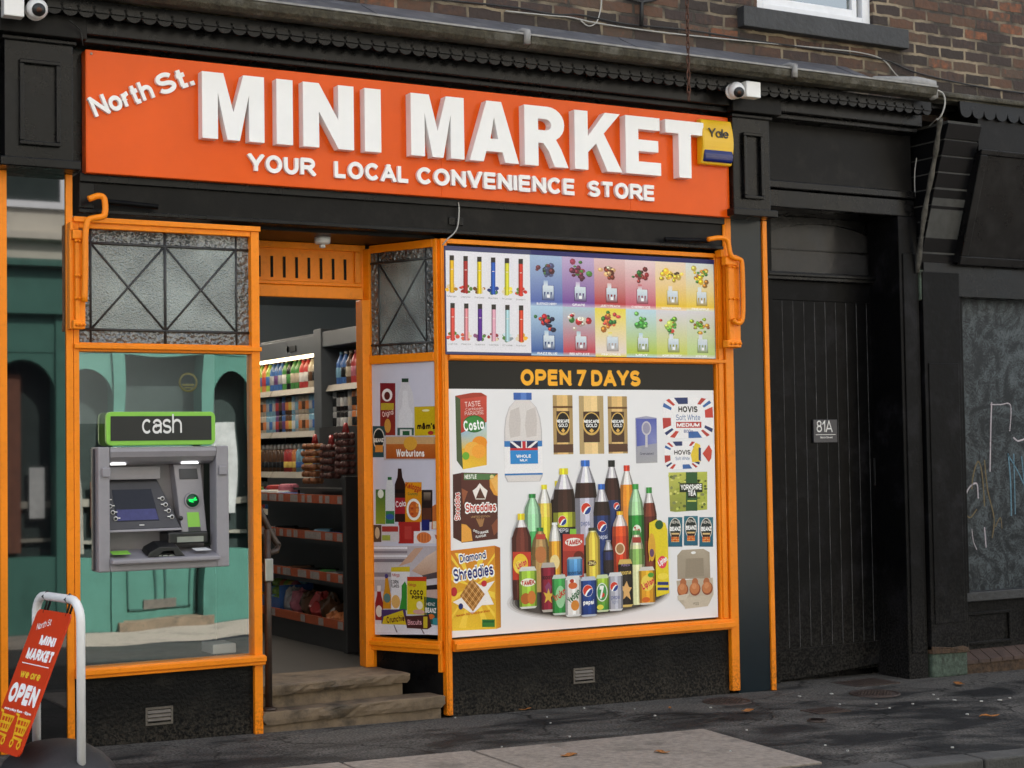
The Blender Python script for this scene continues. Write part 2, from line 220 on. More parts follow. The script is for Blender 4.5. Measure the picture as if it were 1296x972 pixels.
# ---------------------------------------------------------------- objects
def thing(name, label, cat, loc=(0, 0, 0), group=None, kind=None):
    o = bpy.data.objects.new(name, None); COL.objects.link(o); o.location = loc; o.empty_display_size = .1
    return tag(o, label, cat, group, kind)
def tag(o, label=None, cat=None, group=None, kind=None):
    if label: o['label'] = label
    if cat: o['category'] = cat
    if group: o['group'] = group
    if kind: o['kind'] = kind
    return o
def wloc(o):
    v = Vector(o.location)
    while o.parent: o = o.parent; v = v + Vector(o.location)
    return v
class MB:
    def __init__(s): s.v = []; s.f = []; s.sm = []; s.c = []
    def add(s, vs, fs, smooth=False, col=None):
        b = len(s.v); s.v += [tuple(v) for v in vs]
        for f in fs: s.f.append([i+b for i in f]); s.sm.append(smooth); s.c.append(col)
        return s
    def box(s, x0, x1, y0, y1, z0, z1, col=None):
        vs = [(x, y, z) for z in (z0, z1) for y in (y0, y1) for x in (x0, x1)]
        return s.add(vs, [(0, 2, 3, 1), (4, 5, 7, 6), (0, 1, 5, 4), (2, 6, 7, 3), (0, 4, 6, 2), (1, 3, 7, 5)], col=col)
    def obox(s, c, ax, ay, az, col=None):   # oriented box, half axes
        c, ax, ay, az = map(Vector, (c, ax, ay, az))
        vs = [c+ax*i+ay*j+az*k for k in (-1, 1) for j in (-1, 1) for i in (-1, 1)]
        return s.add(vs, [(0, 2, 3, 1), (4, 5, 7, 6), (0, 1, 5, 4), (2, 6, 7, 3), (0, 4, 6, 2), (1, 3, 7, 5)], col=col)
    def prism(s, pts, ext, col=None, smooth=False):   # 3D polygon extruded by vector
        e = Vector(ext); n = len(pts); a = [Vector(p) for p in pts]
        s.add(a+[p+e for p in a], [tuple(range(n)), tuple(range(2*n-1, n-1, -1))]+[(i, n+i, n+(i+1) % n, (i+1) % n) for i in range(n)], col=col, smooth=False)
        return s
    def tube(s, path, r, n=10, closed=False, smooth=True, col=None):
        P = [Vector(p) for p in path]; m = len(P); rs = r if isinstance(r, (list, tuple)) else [r]*m
        rings = []; up = None
        for i, p in enumerate(P):
            if closed: t = P[(i+1) % m]-P[i-1]
            else: t = P[min(i+1, m-1)]-P[max(i-1, 0)]
            t.normalize()
            if up is None: up = Vector((0, 0, 1)) if abs(t.z) < .9 else Vector((1, 0, 0))
            a = t.cross(up).normalized(); up = a.cross(t).normalized()
            rings.append([p+(a*math.cos(2*PI*k/n)+up*math.sin(2*PI*k/n))*rs[i] for k in range(n)])
        vs = [v for q in rings for v in q]; fs = []
        for i in range(m if closed else m-1):
            j = (i+1) % m
            for k in range(n): fs.append((i*n+k, i*n+(k+1) % n, j*n+(k+1) % n, j*n+k))
        if not closed: fs += [tuple(range(n))[::-1], tuple((m-1)*n+k for k in range(n))]
        return s.add(vs, fs, smooth, col)
    def lathe(s, prof, c=(0, 0, 0), n=16, col=None, axis='Z', cols=None, caps=True):   # prof: (r, h)
        c = Vector(c); vs = []
        for r, h in prof:
            for k in range(n):
                a = 2*PI*k/n
                v = (r*math.cos(a), r*math.sin(a), h) if axis == 'Z' else ((r*math.cos(a), -h, r*math.sin(a)) if axis == 'Y' else (h, r*math.cos(a), r*math.sin(a)))
                vs.append(c+Vector(v))
        b = len(s.v); s.v += [tuple(v) for v in vs]
        for i in range(len(prof)-1):
            for k in range(n):
                s.f.append([b+i*n+k, b+i*n+(k+1) % n, b+(i+1)*n+(k+1) % n, b+(i+1)*n+k]); s.sm.append(True); s.c.append(cols[i] if cols else col)
        for i in (0, len(prof)-1) if caps else ():
            if prof[i][0] > 1e-5: s.f.append([b+i*n+k for k in range(n)]); s.sm.append(False); s.c.append(cols[min(i, len(cols)-1)] if cols else col)
        return s
    def build(s, name, m, parent=None, bevel=0, label=None, loc=None, fix=True):
        me = bpy.data.meshes.new(name); off = wloc(parent) if parent else Vector(loc or (0, 0, 0))
        me.from_pydata([tuple(Vector(v)-off) for v in s.v], [], s.f); me.polygons.foreach_set('use_smooth', s.sm); me.materials.append(m if not isinstance(m, str) else M[m])
        if any(c is not None for c in s.c):
            at_ = me.color_attributes.new('Col', 'FLOAT_COLOR', 'CORNER'); d = []
            for p, c in zip(s.f, s.c):
                if c is not None and isinstance(c, list): 
                    for q in c: d += [*q, 1]
                else: d += [*(c or (.5, .5, .5)), 1]*len(p)
            at_.data.foreach_set('color', d)
        if fix:
            bm = bmesh.new(); bm.from_mesh(me); bmesh.ops.recalc_face_normals(bm, faces=bm.faces); bm.to_mesh(me); bm.free()
        me.update(); o = bpy.data.objects.new(name, me); COL.objects.link(o)
        if parent: o.parent = parent
        else: o.location = off
        if bevel:
            b = o.modifiers.new('bevel', 'BEVEL'); b.width = bevel; b.segments = 2; b.limit_method = 'ANGLE'; b.angle_limit = math.radians(40)
        if label: o['label'] = label
        return o
def copy_tree(o, parent=None):
    c = o.copy(); COL.objects.link(c)
    if parent: c.parent = parent
    for ch in list(o.children): copy_tree(ch, c)
    return c
def bezier(pts, n=8):    # Catmull-Rom through points
    P = [Vector(p) for p in pts]; out = []
    for i in range(len(P)-1):
        a, b, c, d = P[max(i-1, 0)], P[i], P[i+1], P[min(i+2, len(P)-1)]
        for k in range(n):
            t = k/n; out.append(.5*((2*b)+(c-a)*t+(2*a-5*b+4*c-d)*t*t+(3*b-a-3*c+d)*t**3))
    return out+[P[-1]]
# ---------------------------------------------------------------- lettering: strokes in a unit box
def arc(cx, cy, rx, ry, a0, a1, n=None):
    n = n or max(4, int(abs(a1-a0)/12)); return [(cx+rx*math.cos(math.radians(a0+(a1-a0)*i/n)), cy+ry*math.sin(math.radians(a0+(a1-a0)*i/n))) for i in range(n+1)]
RING = ('o', arc(.5, .5, .5, .5, 0, 360, 28)[:-1])
def V(*p): return ('l', list(p))
def Cv(*p): return ('c', [q for x in p for q in (x if isinstance(x, list) else [x])])
GL = {
 'A': (.98, [V((0, 0), (.5, 1)), V((1, 0), (.5, 1)), V((.2, .27), (.8, .27))]), 'B': (.88, [V((0, 0), (0, 1)), Cv((0, 1), arc(.6, .76, .34, .24, 90, -90), (0, .52)), Cv((0, .52), arc(.65, .26, .35, .26, 90, -90), (0, 0))]),
 'C': (.93, [Cv(arc(.52, .5, .52, .5, 42, 318, 22))]), 'D': (.9, [V((0, 0), (0, 1)), Cv((0, 1), arc(.45, .5, .55, .5, 90, -90, 14), (0, 0))]),
 'E': (.8, [V((0, 0), (0, 1)), V((0, 1), (1, 1)), V((0, .52), (.92, .52)), V((0, 0), (1, 0))]), 'F': (.75, [V((0, 0), (0, 1)), V((0, 1), (1, 1)), V((0, .5), (.85, .5))]),
 'G': (.97, [Cv(arc(.52, .5, .52, .5, 42, 350, 22)), V((1, 0.02), (1, .42)), V((.6, .42), (1, .42))]), 'H': (.88, [V((0, 0), (0, 1)), V((1, 0), (1, 1)), V((0, .52), (1, .52))]),
 'I': (0, [V((0, 0), (0, 1))]), 'J': (.68, [Cv((1, 1), (1, .3), arc(.5, .3, .5, .3, 0, -170))]), 'K': (.93, [V((0, 0), (0, 1)), V((.0, .30), (.95, 1)), V((.32, .56), (1, 0))]),
 'L': (.74, [V((0, 0), (0, 1)), V((0, 0), (1, 0))]), 'M': (1.08, [V((0, 0), (0, 1)), V((1, 0), (1, 1)), V((0, 1), (.5, 0)), V((1, 1), (.5, 0))]), 'N': (.9, [V((0, 0), (0, 1)), V((1, 0), (1, 1)), V((0, 1), (1, 0))]),
 'O': (1.0, [RING]), 'P': (.85, [V((0, 0), (0, 1)), Cv((0, 1), arc(.55, .71, .45, .29, 90, -90), (0, .42))]), 'Q': (1.0, [RING, V((.6, .3), (1, 0))]),
 'R': (.92, [V((0, 0), (0, 1)), Cv((0, 1), arc(.55, .73, .42, .27, 90, -90), (0, .46)), V((.5, .46), (1, 0))]), 'S': (.86, [Cv(arc(.5, .75, .46, .25, 25, 270, 16), arc(.5, .25, .5, .25, 90, -155, 16)[1:])]),
 'T': (.84, [V((.5, 0), (.5, 1)), V((0, 1), (1, 1))]), 'U': (.88, [Cv((0, 1), arc(.5, .42, .5, .42, 180, 360, 16), (1, 1))]), 'V': (.92, [V((0, 1), (.5, 0)), V((1, 1), (.5, 0))]),
 'W': (1.3, [V((0, 1), (.26, 0)), V((.5, 1), (.26, 0)), V((.5, 1), (.74, 0)), V((1, 1), (.74, 0))]), 'X': (.92, [V((0, 0), (1, 1)), V((0, 1), (1, 0))]), 'Y': (.92, [V((.5, 0), (.5, .45)), V((0, 1), (.5, .42)), V((1, 1), (.5, .42))]),
 'Z': (.84, [V((0, 1), (1, 1)), V((0, 0), (1, 1)), V((0, 0), (1, 0))]),
 '0': (.76, [RING]), '1': (.36, [V((1, 0), (1, 1)), V((0, .72), (1, 1))]), '8': (.76, [('o', arc(.5, .76, .42, .24, 0, 360, 20)[:-1]), ('o', arc(.5, .26, .5, .26, 0, 360, 20)[:-1])]), '7': (.76, [V((0, 1), (1, 1)), V((.3, 0), (1, 1))]),
 '9': (.76, [('o', arc(.5, .68, .5, .32, 0, 360, 20)[:-1]), Cv((1, .68), arc(.5, .3, .5, .3, 0, -150))]), '5': (.76, [V((.1, 1), (.95, 1)), Cv((.1, 1), (.05, .52), arc(.48, .32, .52, .32, 110, -150))]), '&': (.9, [Cv((1, 0), (.2, .72), arc(.45, .8, .27, .2, 180, -20), (.1, .42), arc(.42, .24, .42, .24, 150, 330), (1, .5))]),
 '.': (0, [('d', (0, 0))]), '-': (.35, [V((0, .42), (1, .42))]), ' ': (.28, []), "'": (0, [V((0, .8), (0, 1))]), '%': (.9, [V((0, 0), (1, 1))]),
}
LH = .73
LC = {
 'a': (.68, [Cv((1, 0), (1, .68), arc(.52, .68, .48, .32, 0, 160, 12)), Cv((1, .58), (.4, .56), arc(.4, .28, .4, .28, 90, 270, 10), (.6, 0), (1, .22))]), 'b': (.74, [V((0, 0), (0, 2)), RING]), 'c': (.70, [Cv(arc(.52, .5, .52, .5, 48, 312, 18))]),
 'd': (.74, [V((1, 0), (1, 2)), RING]), 'e': (.72, [V((0, .5), (1, .5)), Cv(arc(.5, .5, .5, .5, 0, 315, 20))]), 'f': (.42, [V((.35, 0), (.35, 1.5)), Cv((.35, 1.4), arc(.85, 1.4, .5, .6, 180, 100)), V((0, 1), (1, 1))]),
 'g': (.74, [RING, Cv((1, 1), (1, -.4), arc(.5, -.4, .5, .6, 0, -150))]), 'h': (.72, [V((0, 0), (0, 2)), Cv((0, .5), arc(.5, .6, .5, .4, 180, 0, 12), (1, 0))]), 'i': (0, [V((0, 0), (0, 1)), V((0, 1.95), (0, 2))]),
 'k': (.72, [V((0, 0), (0, 2)), V((.0, .35), (.9, 1)), V((.35, .55), (1, 0))]), 'l': (0, [V((0, 0), (0, 2))]), 'm': (1.12, [V((0, 0), (0, 1)), Cv((0, .5), arc(.25, .7, .25, .3, 180, 0, 10), (.5, 0)), Cv((.5, .5), arc(.75, .7, .25, .3, 180, 0, 10), (1, 0))]),
 'n': (.72, [V((0, 0), (0, 1)), Cv((0, .5), arc(.5, .6, .5, .4, 180, 0, 12), (1, 0))]), 'o': (.74, [RING]), 'p': (.74, [V((0, -1), (0, 1)), RING]), 'r': (.42, [V((0, 0), (0, 1)), Cv((0, .5), arc(1.0, .5, 1.0, .5, 180, 92))]),
 's': (.66, [Cv(arc(.5, .75, .46, .25, 25, 270, 12), arc(.5, .25, .5, .25, 90, -155, 12)[1:])]), 'ɑ': (.74, [V((1, 0), (1, 1)), RING]), 't': (.46, [V((.38, .1), (.38, 1.8)), V((0, 1), (1, 1)), V((.38, 0), (1, 0))]), 'u': (.72, [Cv((0, 1), arc(.5, .4, .5, .4, 180, 360, 12), (1, 1)), V((1, 0), (1, 1))]),
 'v': (.7, [V((0, 1), (.5, 0)), V((1, 1), (.5, 0))]), 'w': (1.05, [V((0, 1), (.26, 0)), V((.5, 1), (.26, 0)), V((.5, 1), (.74, 0)), V((1, 1), (.74, 0))]), 'y': (.7, [V((0, 1), (.5, 0)), V((1, 1), (.2, -1))]), 'z': (.64, [V((0, 1), (1, 1)), V((0, 0), (1, 1)), V((0, 0), (1, 0))]),
}
def clipy(poly, lo, hi):
    for s, lim in ((1, lo), (-1, -hi)):
        out = []
        for i, p in enumerate(poly):
            q = poly[(i+1) % len(poly)]; a, b = s*p[1]-lim, s*q[1]-lim
            if a >= -1e-9: out.append(p)
            if (a > 0) != (b > 0) and abs(a-b) > 1e-12:
                t = a/(a-b); out.append((p[0]+(q[0]-p[0])*t, p[1]+(q[1]-p[1])*t))
        poly = out
        if len(poly) < 3: return []
    return poly
def ribbon(P, w, closed=False, cap=True):
    n = len(P); P = [Vector(p) for p in P]; L = []; Rr = []
    if cap and not closed:
        P[0] = P[0]+(P[0]-P[1]).normalized()*w*cap; P[-1] = P[-1]+(P[-1]-P[-2]).normalized()*w*cap
    for i in range(n):
        a = (P[i]-P[i-1]).normalized() if (i or closed) else None; b = (P[(i+1) % n]-P[i]).normalized() if (i < n-1 or closed) else None
        if a is None: a = b
        if b is None: b = a
        t = (a+b); t = t.normalized() if t.length > 1e-6 else a; nn = Vector((-t.y, t.x)); k = w/max(.5, nn.dot(Vector((-a.y, a.x))))
        L.append(P[i]+nn*k); Rr.append(P[i]-nn*k)
    return L, Rr
def glyph(ch, w, wp=None):
    """returns advance width, list of strokes; a stroke is a list of convex quads (edge-connected strips)"""
    wp = wp or w
    if ch == 'a' and w > .14: ch = 'ɑ'
    low = ch in LC; Wd, st = (LC if low else GL).get(ch, GL['-']); Wd = max(Wd, 0)
    if ch == ' ': return Wd, []
    Wt = Wd + (w if Wd < .01 else 0) + (w*.25 if Wd > .01 else 0); H = LH if low else 1.0
    if ch == '.': Wt = w
    if ch == '1': Wt = Wd+w*.5
    def mp(p):
        x = w/2 + p[0]*(Wt-w); b = p[1]
        if low:
            if b > 1: y = (H-w/2) + (b-1)*(1-H)
            elif b < 0: y = w/2 + b*.27
            else: y = w/2 + b*(H-w)
        else: y = w/2 + b*(H-w)
        return (x, y)
    out = []
    ext = (wp-w)/2
    for kind, pts in st:
        if kind == 'd': out.append([[(-ext, -ext), (w+ext, -ext), (w+ext, w+ext), (-ext, w+ext)]]); continue
        q = [mp(p) for p in pts]
        if kind == 'o':
            L, Rr = ribbon(q, wp/2, True); n = len(q); out.append([[tuple(L[i]), tuple(L[(i+1) % n]), tuple(Rr[(i+1) % n]), tuple(Rr[i])] for i in range(n)])
        elif kind == 'c':
            L, Rr = ribbon(q, wp/2, False, cap=.25 if len(pts) > 3 and pts[0][0] not in (0, 1) else .5); out.append([[tuple(L[i]), tuple(L[i+1]), tuple(Rr[i+1]), tuple(Rr[i])] for i in range(len(q)-1)])
        else:
            d = Vector(q[1])-Vector(q[0]); diag = abs(d.x) > 1e-4 and abs(d.y) > 1e-4
            L, Rr = ribbon(q, wp/2, False, cap=1.2 if diag else .5)
            poly = [tuple(L[0]), tuple(L[1]), tuple(Rr[1]), tuple(Rr[0])]
            if diag:
                ys = [q[0][1], q[1][1]]; lo, hi = min(ys)-w/2-ext, max(ys)+w/2+ext; poly = clipy(poly, lo, hi)
            if len(poly) > 2: out.append([poly])
    return Wt, out
def textstrokes(s, size, w=.2, wp=None, track=.1, xs=1.0, shear=0):
    """list of (char, strokes) in metres, baseline at 0, and total width"""
    x = 0; res = []
    for ch in s:
        adv, st = glyph(ch, w, wp)
        res.append((ch, [[[((px+x)*size*xs+py*size*shear, py*size) for px, py in q] for q in quads] for quads in st])); x += adv + (track if ch != ' ' else track*.3)
    return res, (x-track)*size*xs
# ---------------------------------------------------------------- printed artwork
class Plane:
    def __init__(s, O, u, up=(0, 0, 1)):
        s.O = Vector(O); s.u = Vector(u).normalized(); s.w = Vector(up).normalized(); s.n = s.u.cross(s.w).normalized()   # n points out to the street
    def px(s, x, y):
        d = RT*((x-648)/FL) - UP*((y-486)/FL) + FW; t = (s.O-CAM).dot(s.n)/d.dot(s.n); p = CAM+d*t-s.O
        return (p.dot(s.u), p.dot(s.w))
    def W(s, a, b, d=0): return s.O+s.u*a+s.w*b+s.n*d
class Art:
    STEP = .00025
    def __init__(s, plane, scale=None): s.P = plane; s.polys = []; s.L = 1; s.fr = (0, 0, 1)
    def frame(s, x0, y0, k): s.fr = (x0, y0, k); return s
    def p(s, x, y): return s.P.px(s.fr[0]+x/s.fr[2], s.fr[1]+y/s.fr[2])
    def raw(s, pts, col, L=None):
        c = [lin(q) for q in col] if isinstance(col, list) else lin(col); 
        L = s.L if L is None else L
        s.k = s.k+1 if getattr(s, 'lastL', None) == L else 0; s.lastL = L
        s.polys.append((pts, c, L+(s.k % 14)*.055)); return s
    def up(s, k=1): s.L += k; return s
    def poly(s, pts, col, L=None): return s.raw([s.p(*q) for q in pts], col, L)
    def quad(s, x0, y0, x1, y1, col, L=None, bot=None):
        if bot: col = [col, col, bot, bot]
        return s.poly([(x0, y0), (x1, y0), (x1, y1), (x0, y1)], col, L)
    def box(s, x0, y0, x1, y1):     # centre-line measured box in poster metres
        a = s.p(x0, (y0+y1)/2); b = s.p(x1, (y0+y1)/2); c = s.p((x0+x1)/2, y0); d = s.p((x0+x1)/2, y1); return a[0], d[1], b[0], c[1]
    def lrect(s, a0, b0, a1, b1, col, bot=None, L=None): return s.raw([(a0, b1), (a1, b1), (a1, b0), (a0, b0)], [col, col, bot, bot] if bot else col, L)
    def ell(s, x, y, rx, ry, col, L=None, n=20, a0=0, a1=360):    # px radii
        c = s.p(x, y); e = s.p(x+rx, y); f = s.p(x, y-ry); return s.lell(c[0], c[1], abs(e[0]-c[0]), abs(f[1]-c[1]), col, L, n, a0, a1)
    def lell(s, cx, cy, rx, ry, col, L=None, n=20, a0=0, a1=360):
        m = n if a1-a0 >= 360 else n+1
        return s.raw([(cx+rx*math.cos(math.radians(a0+(a1-a0)*i/n)), cy+ry*math.sin(math.radians(a0+(a1-a0)*i/n))) for i in range(m)], col, L)
    def ltext(s, t, cx, cy, h, col, w=.2, wp=None, width=None, rot=0, shear=0, L=None, track=.1):
        st, tw = textstrokes(t, h, w, wp, track); xs = (width/tw) if width else 1.0
        st, tw = textstrokes(t, h, w, wp, track, xs, shear); r = math.radians(rot); L0 = s.L if L is None else L
        for ch, strokes in st:
            for k, quads in enumerate(strokes):
                for q in quads:
                    pts = []
                    for a, b in q:
                        a -= tw/2; b -= h/2; pts.append((cx+a*math.cos(r)-b*math.sin(r), cy+a*math.sin(r)+b*math.cos(r)))
                    s.raw(pts, col, L0+k*.25)
        return s
    def text(s, t, x0, y0, x1, y1, col, **k):     # fills the px box
        a0, b0, a1, b1 = s.box(x0, y0, x1, y1); return s.ltext(t, (a0+a1)/2, (b0+b1)/2, b1-b0, col, width=a1-a0, **k)
    def build(s, name, parent, label=None, m='print'):
        mb = MB()
        for pts, c, L in s.polys: mb.add([s.P.W(a, b, L*s.STEP) for a, b in pts], [tuple(range(len(pts)))], col=c if isinstance(c, list) else tuple(c))
        o = mb.build(name, m, parent, label=label, fix=False)
        n = s.P.n
        for p in o.data.polygons:
            if p.normal.dot(n) < 0: p.flip()
        return o
def shade(c, k):
    if isinstance(c, str): c = [int(c[i:i+2], 16)/255 for i in (0, 2, 4)]
    return tuple(max(0, min(1, v*k)) for v in c)
def vstrip(A, pts_fn, col, n=6, L=None):
    """cylinder-like printed shading across the width: pts_fn(t)->(x) for a column set"""
    pass
def bottle(A, x0, y0, x1, y1, cap, liq, label=None, lab=(.55, .8), clear=None, neck=.34, caph=.06, shoulder=.28, top=.0, fill=.2):
    """a printed drinks bottle; px box. sections are drawn as silhouettes with side shading"""
    a0, b0, a1, b1 = A.box(x0, y0, x1, y1); w = a1-a0; h = b1-b0; cx = (a0+a1)/2
    nk = w*neck/2
    def half(t):     # t 0 top .. 1 bottom -> half width
        if t < caph*1.6: return nk
        if t < shoulder:
            k = (t-caph*1.6)/(shoulder-caph*1.6); return nk+(w/2-nk)*math.sin(k*PI/2)
        if t > .97: return w/2*.94
        return w/2
    def band(t0, t1, col, L, n=7):
        ts = [t0+(t1-t0)*i/n for i in range(n+1)]
        for j, (u0, u1, k) in enumerate(((-1, -.55, .68), (-.55, -.1, 1.05), (-.1, .3, 1.22), (.3, .7, .95), (.7, 1, .62))):
            A.raw([(cx+half(t)*u0, b1-t*h) for t in ts]+[(cx+half(t)*u1, b1-t*h) for t in ts[::-1]], shade(col, k), L)
    L = A.L
    band(caph, 1, clear or shade(liq, 1.3), L)
    band(max(fill, caph*1.4), 1, liq, L+1)
    A.lrect(cx-nk*1.15, b1-caph*h, cx+nk*1.15, b1, cap, L=L+1); A.lrect(cx-nk*.4, b1-caph*h, cx+nk*.1, b1, shade(cap, 1.3), L=L+2)
    if label: band(lab[0], lab[1], label, L+2, 2)
    A.L = L+3
    return cx, b0, w, h, b1
def can(A, x0, y0, x1, y1, col, lid='c9ccd0', bot=None):
    a0, b0, a1, b1 = A.box(x0, y0, x1, y1); w = a1-a0; h = b1-b0; cx = (a0+a1)/2
    A.raw([(a0+w*.12, b1), (a1-w*.12, b1), (a1, b1-h*.1), (a1, b0+h*.05), (a1-w*.12, b0), (a0+w*.12, b0), (a0, b0+h*.05), (a0, b1-h*.1)], lid)
    for u0, u1, k in ((0, .15, .7), (.15, .45, 1.0), (.45, .65, 1.15), (.65, .88, .95), (.88, 1, .65)):
        A.lrect(a0+w*u0, b0+h*.05, a0+w*u1, b1-h*.1, shade(col, k), shade(bot, k) if bot else None, L=A.L+1)
    A.L += 2
    return cx, b0, w, h, b1
def pepsi(A, cx, cy, r):
    A.lell(cx, cy, r*1.06, r*1.06, 'ffffff'); A.up()
    A.raw([(cx+r*math.cos(math.radians(a)), cy+r*math.sin(math.radians(a))) for a in range(20, 231, 15)]+[(cx-r*.2, cy-.05*r), (cx+r*.3, cy+r*.35)], 'd8402e')
    A.raw([(cx+r*math.cos(math.radians(a)), cy+r*math.sin(math.radians(a))) for a in range(250, 381, 13)]+[(cx+r*.45, cy+r*.12), (cx-.1*r, cy-.45*r)], '24408e'); A.up()
def flag(A, a0, b0, a1, b1):
    A.lrect(a0, b0, a1, b1, '2a2d55'); A.up(); cx, cy = (a0+a1)/2, b0
    for s_ in (-1, 1):
        e = a0 if s_ < 0 else a1; t = (a1-a0)*.09
        A.raw([(cx, b0), (cx+s_*t*1.6, b0), (e, b1-t*.2), (e, b1), (e-s_*t, b1)], 'f2eef0')
    A.up(); t = (a1-a0)*.06; A.lrect(cx-t*1.7, b0, cx+t*1.7, b1, 'f2eef0', L=A.L); A.up(); A.lrect(cx-t, b0, cx+t, b1, 'c8323a'); A.lrect(a0, b0, a1, b0+(b1-b0)*.25, 'c8323a'); A.up()

# ======================= main poster
def main_poster():
    Y = -.012
    P = Plane((4.70, Y, .46), (1, 0, 0)); A = Art(P)
    x0, z0, x1, z1 = [*at(568, 630, Y=Y).xz, 0, 0]
    X0, X1 = at(568.5, 620, Y=Y).x, at(905.5, 620, Y=Y).x
    Z0, Z1 = at(735, 794.5, Y=Y).z, at(735, 459, Y=Y).z
    root_ = thing('window_poster', 'large white grocery window poster crowded with drinks under an open 7 days heading', 'poster', ((X0+X1)/2, Y, Z0))
    MB().box(X0, X1, Y, Y+.008, Z0, Z1).build('backing_sheet', mat('white_vinyl_sheet', (.80, .80, .83), .22, noise=.02, nscale=2), root_)
    zb = at(735, 493, Y=Y).z
    a0, a1, b1, bb = X0-4.70, X1-4.70, Z1-.46, zb-.46
    A.lrect(a0, bb, a1, b1, '191817'); A.up()
    A.text('OPEN 7 DAYS', 659, 468, 810.5, 488.5, 'fdb52e', w=.26, track=.12)
    A.L = 2
    # juice carton
    A.poly([(576, 501), (582.5, 505), (586, 594), (578, 583)], '4b5a3e'); A.poly([(576, 501), (595, 497.5), (599, 497), (609, 497), (616, 501), (582.5, 505)], 'a8402f')
    A.poly([(582.5, 505), (616, 501), (616, 534), (583.5, 548)], ['c24a3a', 'cf5142', 'c0483a', 'b33a2e']); A.poly([(583.5, 548), (616, 534), (616, 562), (584.5, 568)], ['9db9cc', 'b9cfdc', 'c9cfa0', 'e0c060']); A.poly([(584.5, 568), (616, 562), (616, 588.5), (586, 594)], ['e8b030', 'e59a2a', 'ecb93a', 'f0c93c'])
    A.up(); A.ell(607, 560, 9.5, 8, 'f0952a'); A.ell(598, 568, 10, 9, 'f3b34a'); A.up(); A.ell(606, 571, 9, 9, 'f6a63c'); A.ell(600, 536.5, 14, 11, '2f6b34'); A.up(); A.ell(600, 536, 12.5, 9, '3f8a3f'); A.ell(589.5, 577, 4.5, 5, '6fae38'); A.up()
    A.text('Costa', 586.5, 531, 612, 544.5, 'ffffff', w=.2, rot=6); A.text('TASTE', 588, 508, 608, 514.5, 'f4ded8', w=.14, rot=4); A.text('PARADISE', 588, 520, 612, 525, 'e9c9c2', w=.14, rot=4); A.text('Caribbean', 589, 515.5, 611, 519, 'e9c9c2', w=.12, rot=4)
    # milk
    A.L = 2; a, b, c, d = A.box(638, 497, 686, 611); w, h = c-a, d-b; cx = (a+c)/2
    sil = [(.30, 0), (.70, 0), (.70, .09), (.86, .16), (.96, .28), (1, .42), (1, .93), (.93, .99), (.07, .99), (0, .93), (0, .42), (.04, .28), (.14, .16), (.30, .09)]
    A.raw([(a+w*u, d-h*v) for u, v in sil], 'c4bfc2'); A.raw([(cx+(a+w*u-cx)*.94, d-h*v*.994) for u, v in sil], 'e0dad8', L=A.L+.5); A.up()
    for u in (.12, .55): A.raw([(a+w*(u+q), d-h*v) for q, v in ((.05, .2), (.28, .16), (.32, .3), (.30, .48), (.04, .5), (0, .36))], 'cfc7c4')
    A.lrect(cx-w*.24, d-h*.08, cx+w*.24, d, '3d64b0'); A.up(); A.lrect(cx-w*.05, d-h*.08, cx+w*.1, d, '5b82cc')
    A.lrect(a, d-h*.915, c, d-h*.535, 'f4f2f4'); A.lrect(a, d-h*.60, c, d-h*.535, '3a7cc0'); A.lrect(a, d-h*.915, c, d-h*.895, '3a7cc0'); A.up()
    flag(A, a+w*.15, d-h*.64, c-w*.12, d-h*.54); A.lrect(a+w*.15, d-h*.79, c-w*.12, d-h*.64, '2f8ad0'); A.up(); A.ltext('WHOLE', cx, d-h*.705, h*.035, 'ffffff', w=.2); A.ltext('MILK', cx, d-h*.75, h*.028, 'ffffff', w=.2)
    # coffee jars
    for (xa, ya, xb, yb, tin) in ((700, 500, 725, 575, 0), (733, 501, 764, 574.5, 1), (769.5, 501.5, 794, 574, 0)):
        A.L = 2; a, b, c, d = A.box(xa, ya, xb, yb); w, h = c-a, d-b; cx = (a+c)/2
        for u0, u1, k in ((0, .2, .82), (.2, .5, 1.05), (.5, .75, 1.1), (.75, 1, .8)): A.lrect(a+w*u0, b, a+w*u1, d, shade('d9b476' if not tin else 'e3c48b', k))
        A.up()
        if not tin: A.lrect(a, b+h*.03, c, b+h*.17, '5a3c2c'); A.lrect(a, d-h*.22, c, d-h*.185, '6b4a2a')
        A.lrect(a+w*.17, b+h*.2, c-w*.17, d-h*.27, '4c3527'); A.up(); A.lell(cx, b+h*.52, w*.36, h*.2, 'd8b060'); A.up(); A.lell(cx, b+h*.53, w*.31, h*.17, '1e1a18'); A.up()
        A.ltext('NESCAFE', cx, b+h*.56, h*.055, 'ffffff', w=.26, width=w*.62); A.ltext('GOLD', cx, b+h*.49, h*.06, 'ffffff', w=.2, width=w*.45); A.raw([(cx-w*.1, b+h*.40), (cx, b+h*.36), (cx+w*.1, b+h*.40), (cx, b+h*.44)], 'e0b45a')
    # sugar
    A.L = 2; A.poly([(804, 529), (818, 526.5), (831, 529), (832, 585.5), (805, 586.5)], ['8c90b8', 'a8a8bc', '8f94b8', 'aaa9ac', 'a5a4a8']); A.up(); A.poly([(805, 530), (831, 530), (831, 561), (806, 565)], ['5b63b0', '5560b0', '8a90c4', '5560ac']); A.up(); A.ell(818, 542, 6, 9, 'c9c6cc'); A.up(); A.ell(818, 542, 4.5, 7, '9a98b0'); A.quad(816.5, 550, 819.5, 566, 'c9c6cc'); A.text('Granulated', 810, 572.5, 827, 575.5, '4a4a60', w=.14)
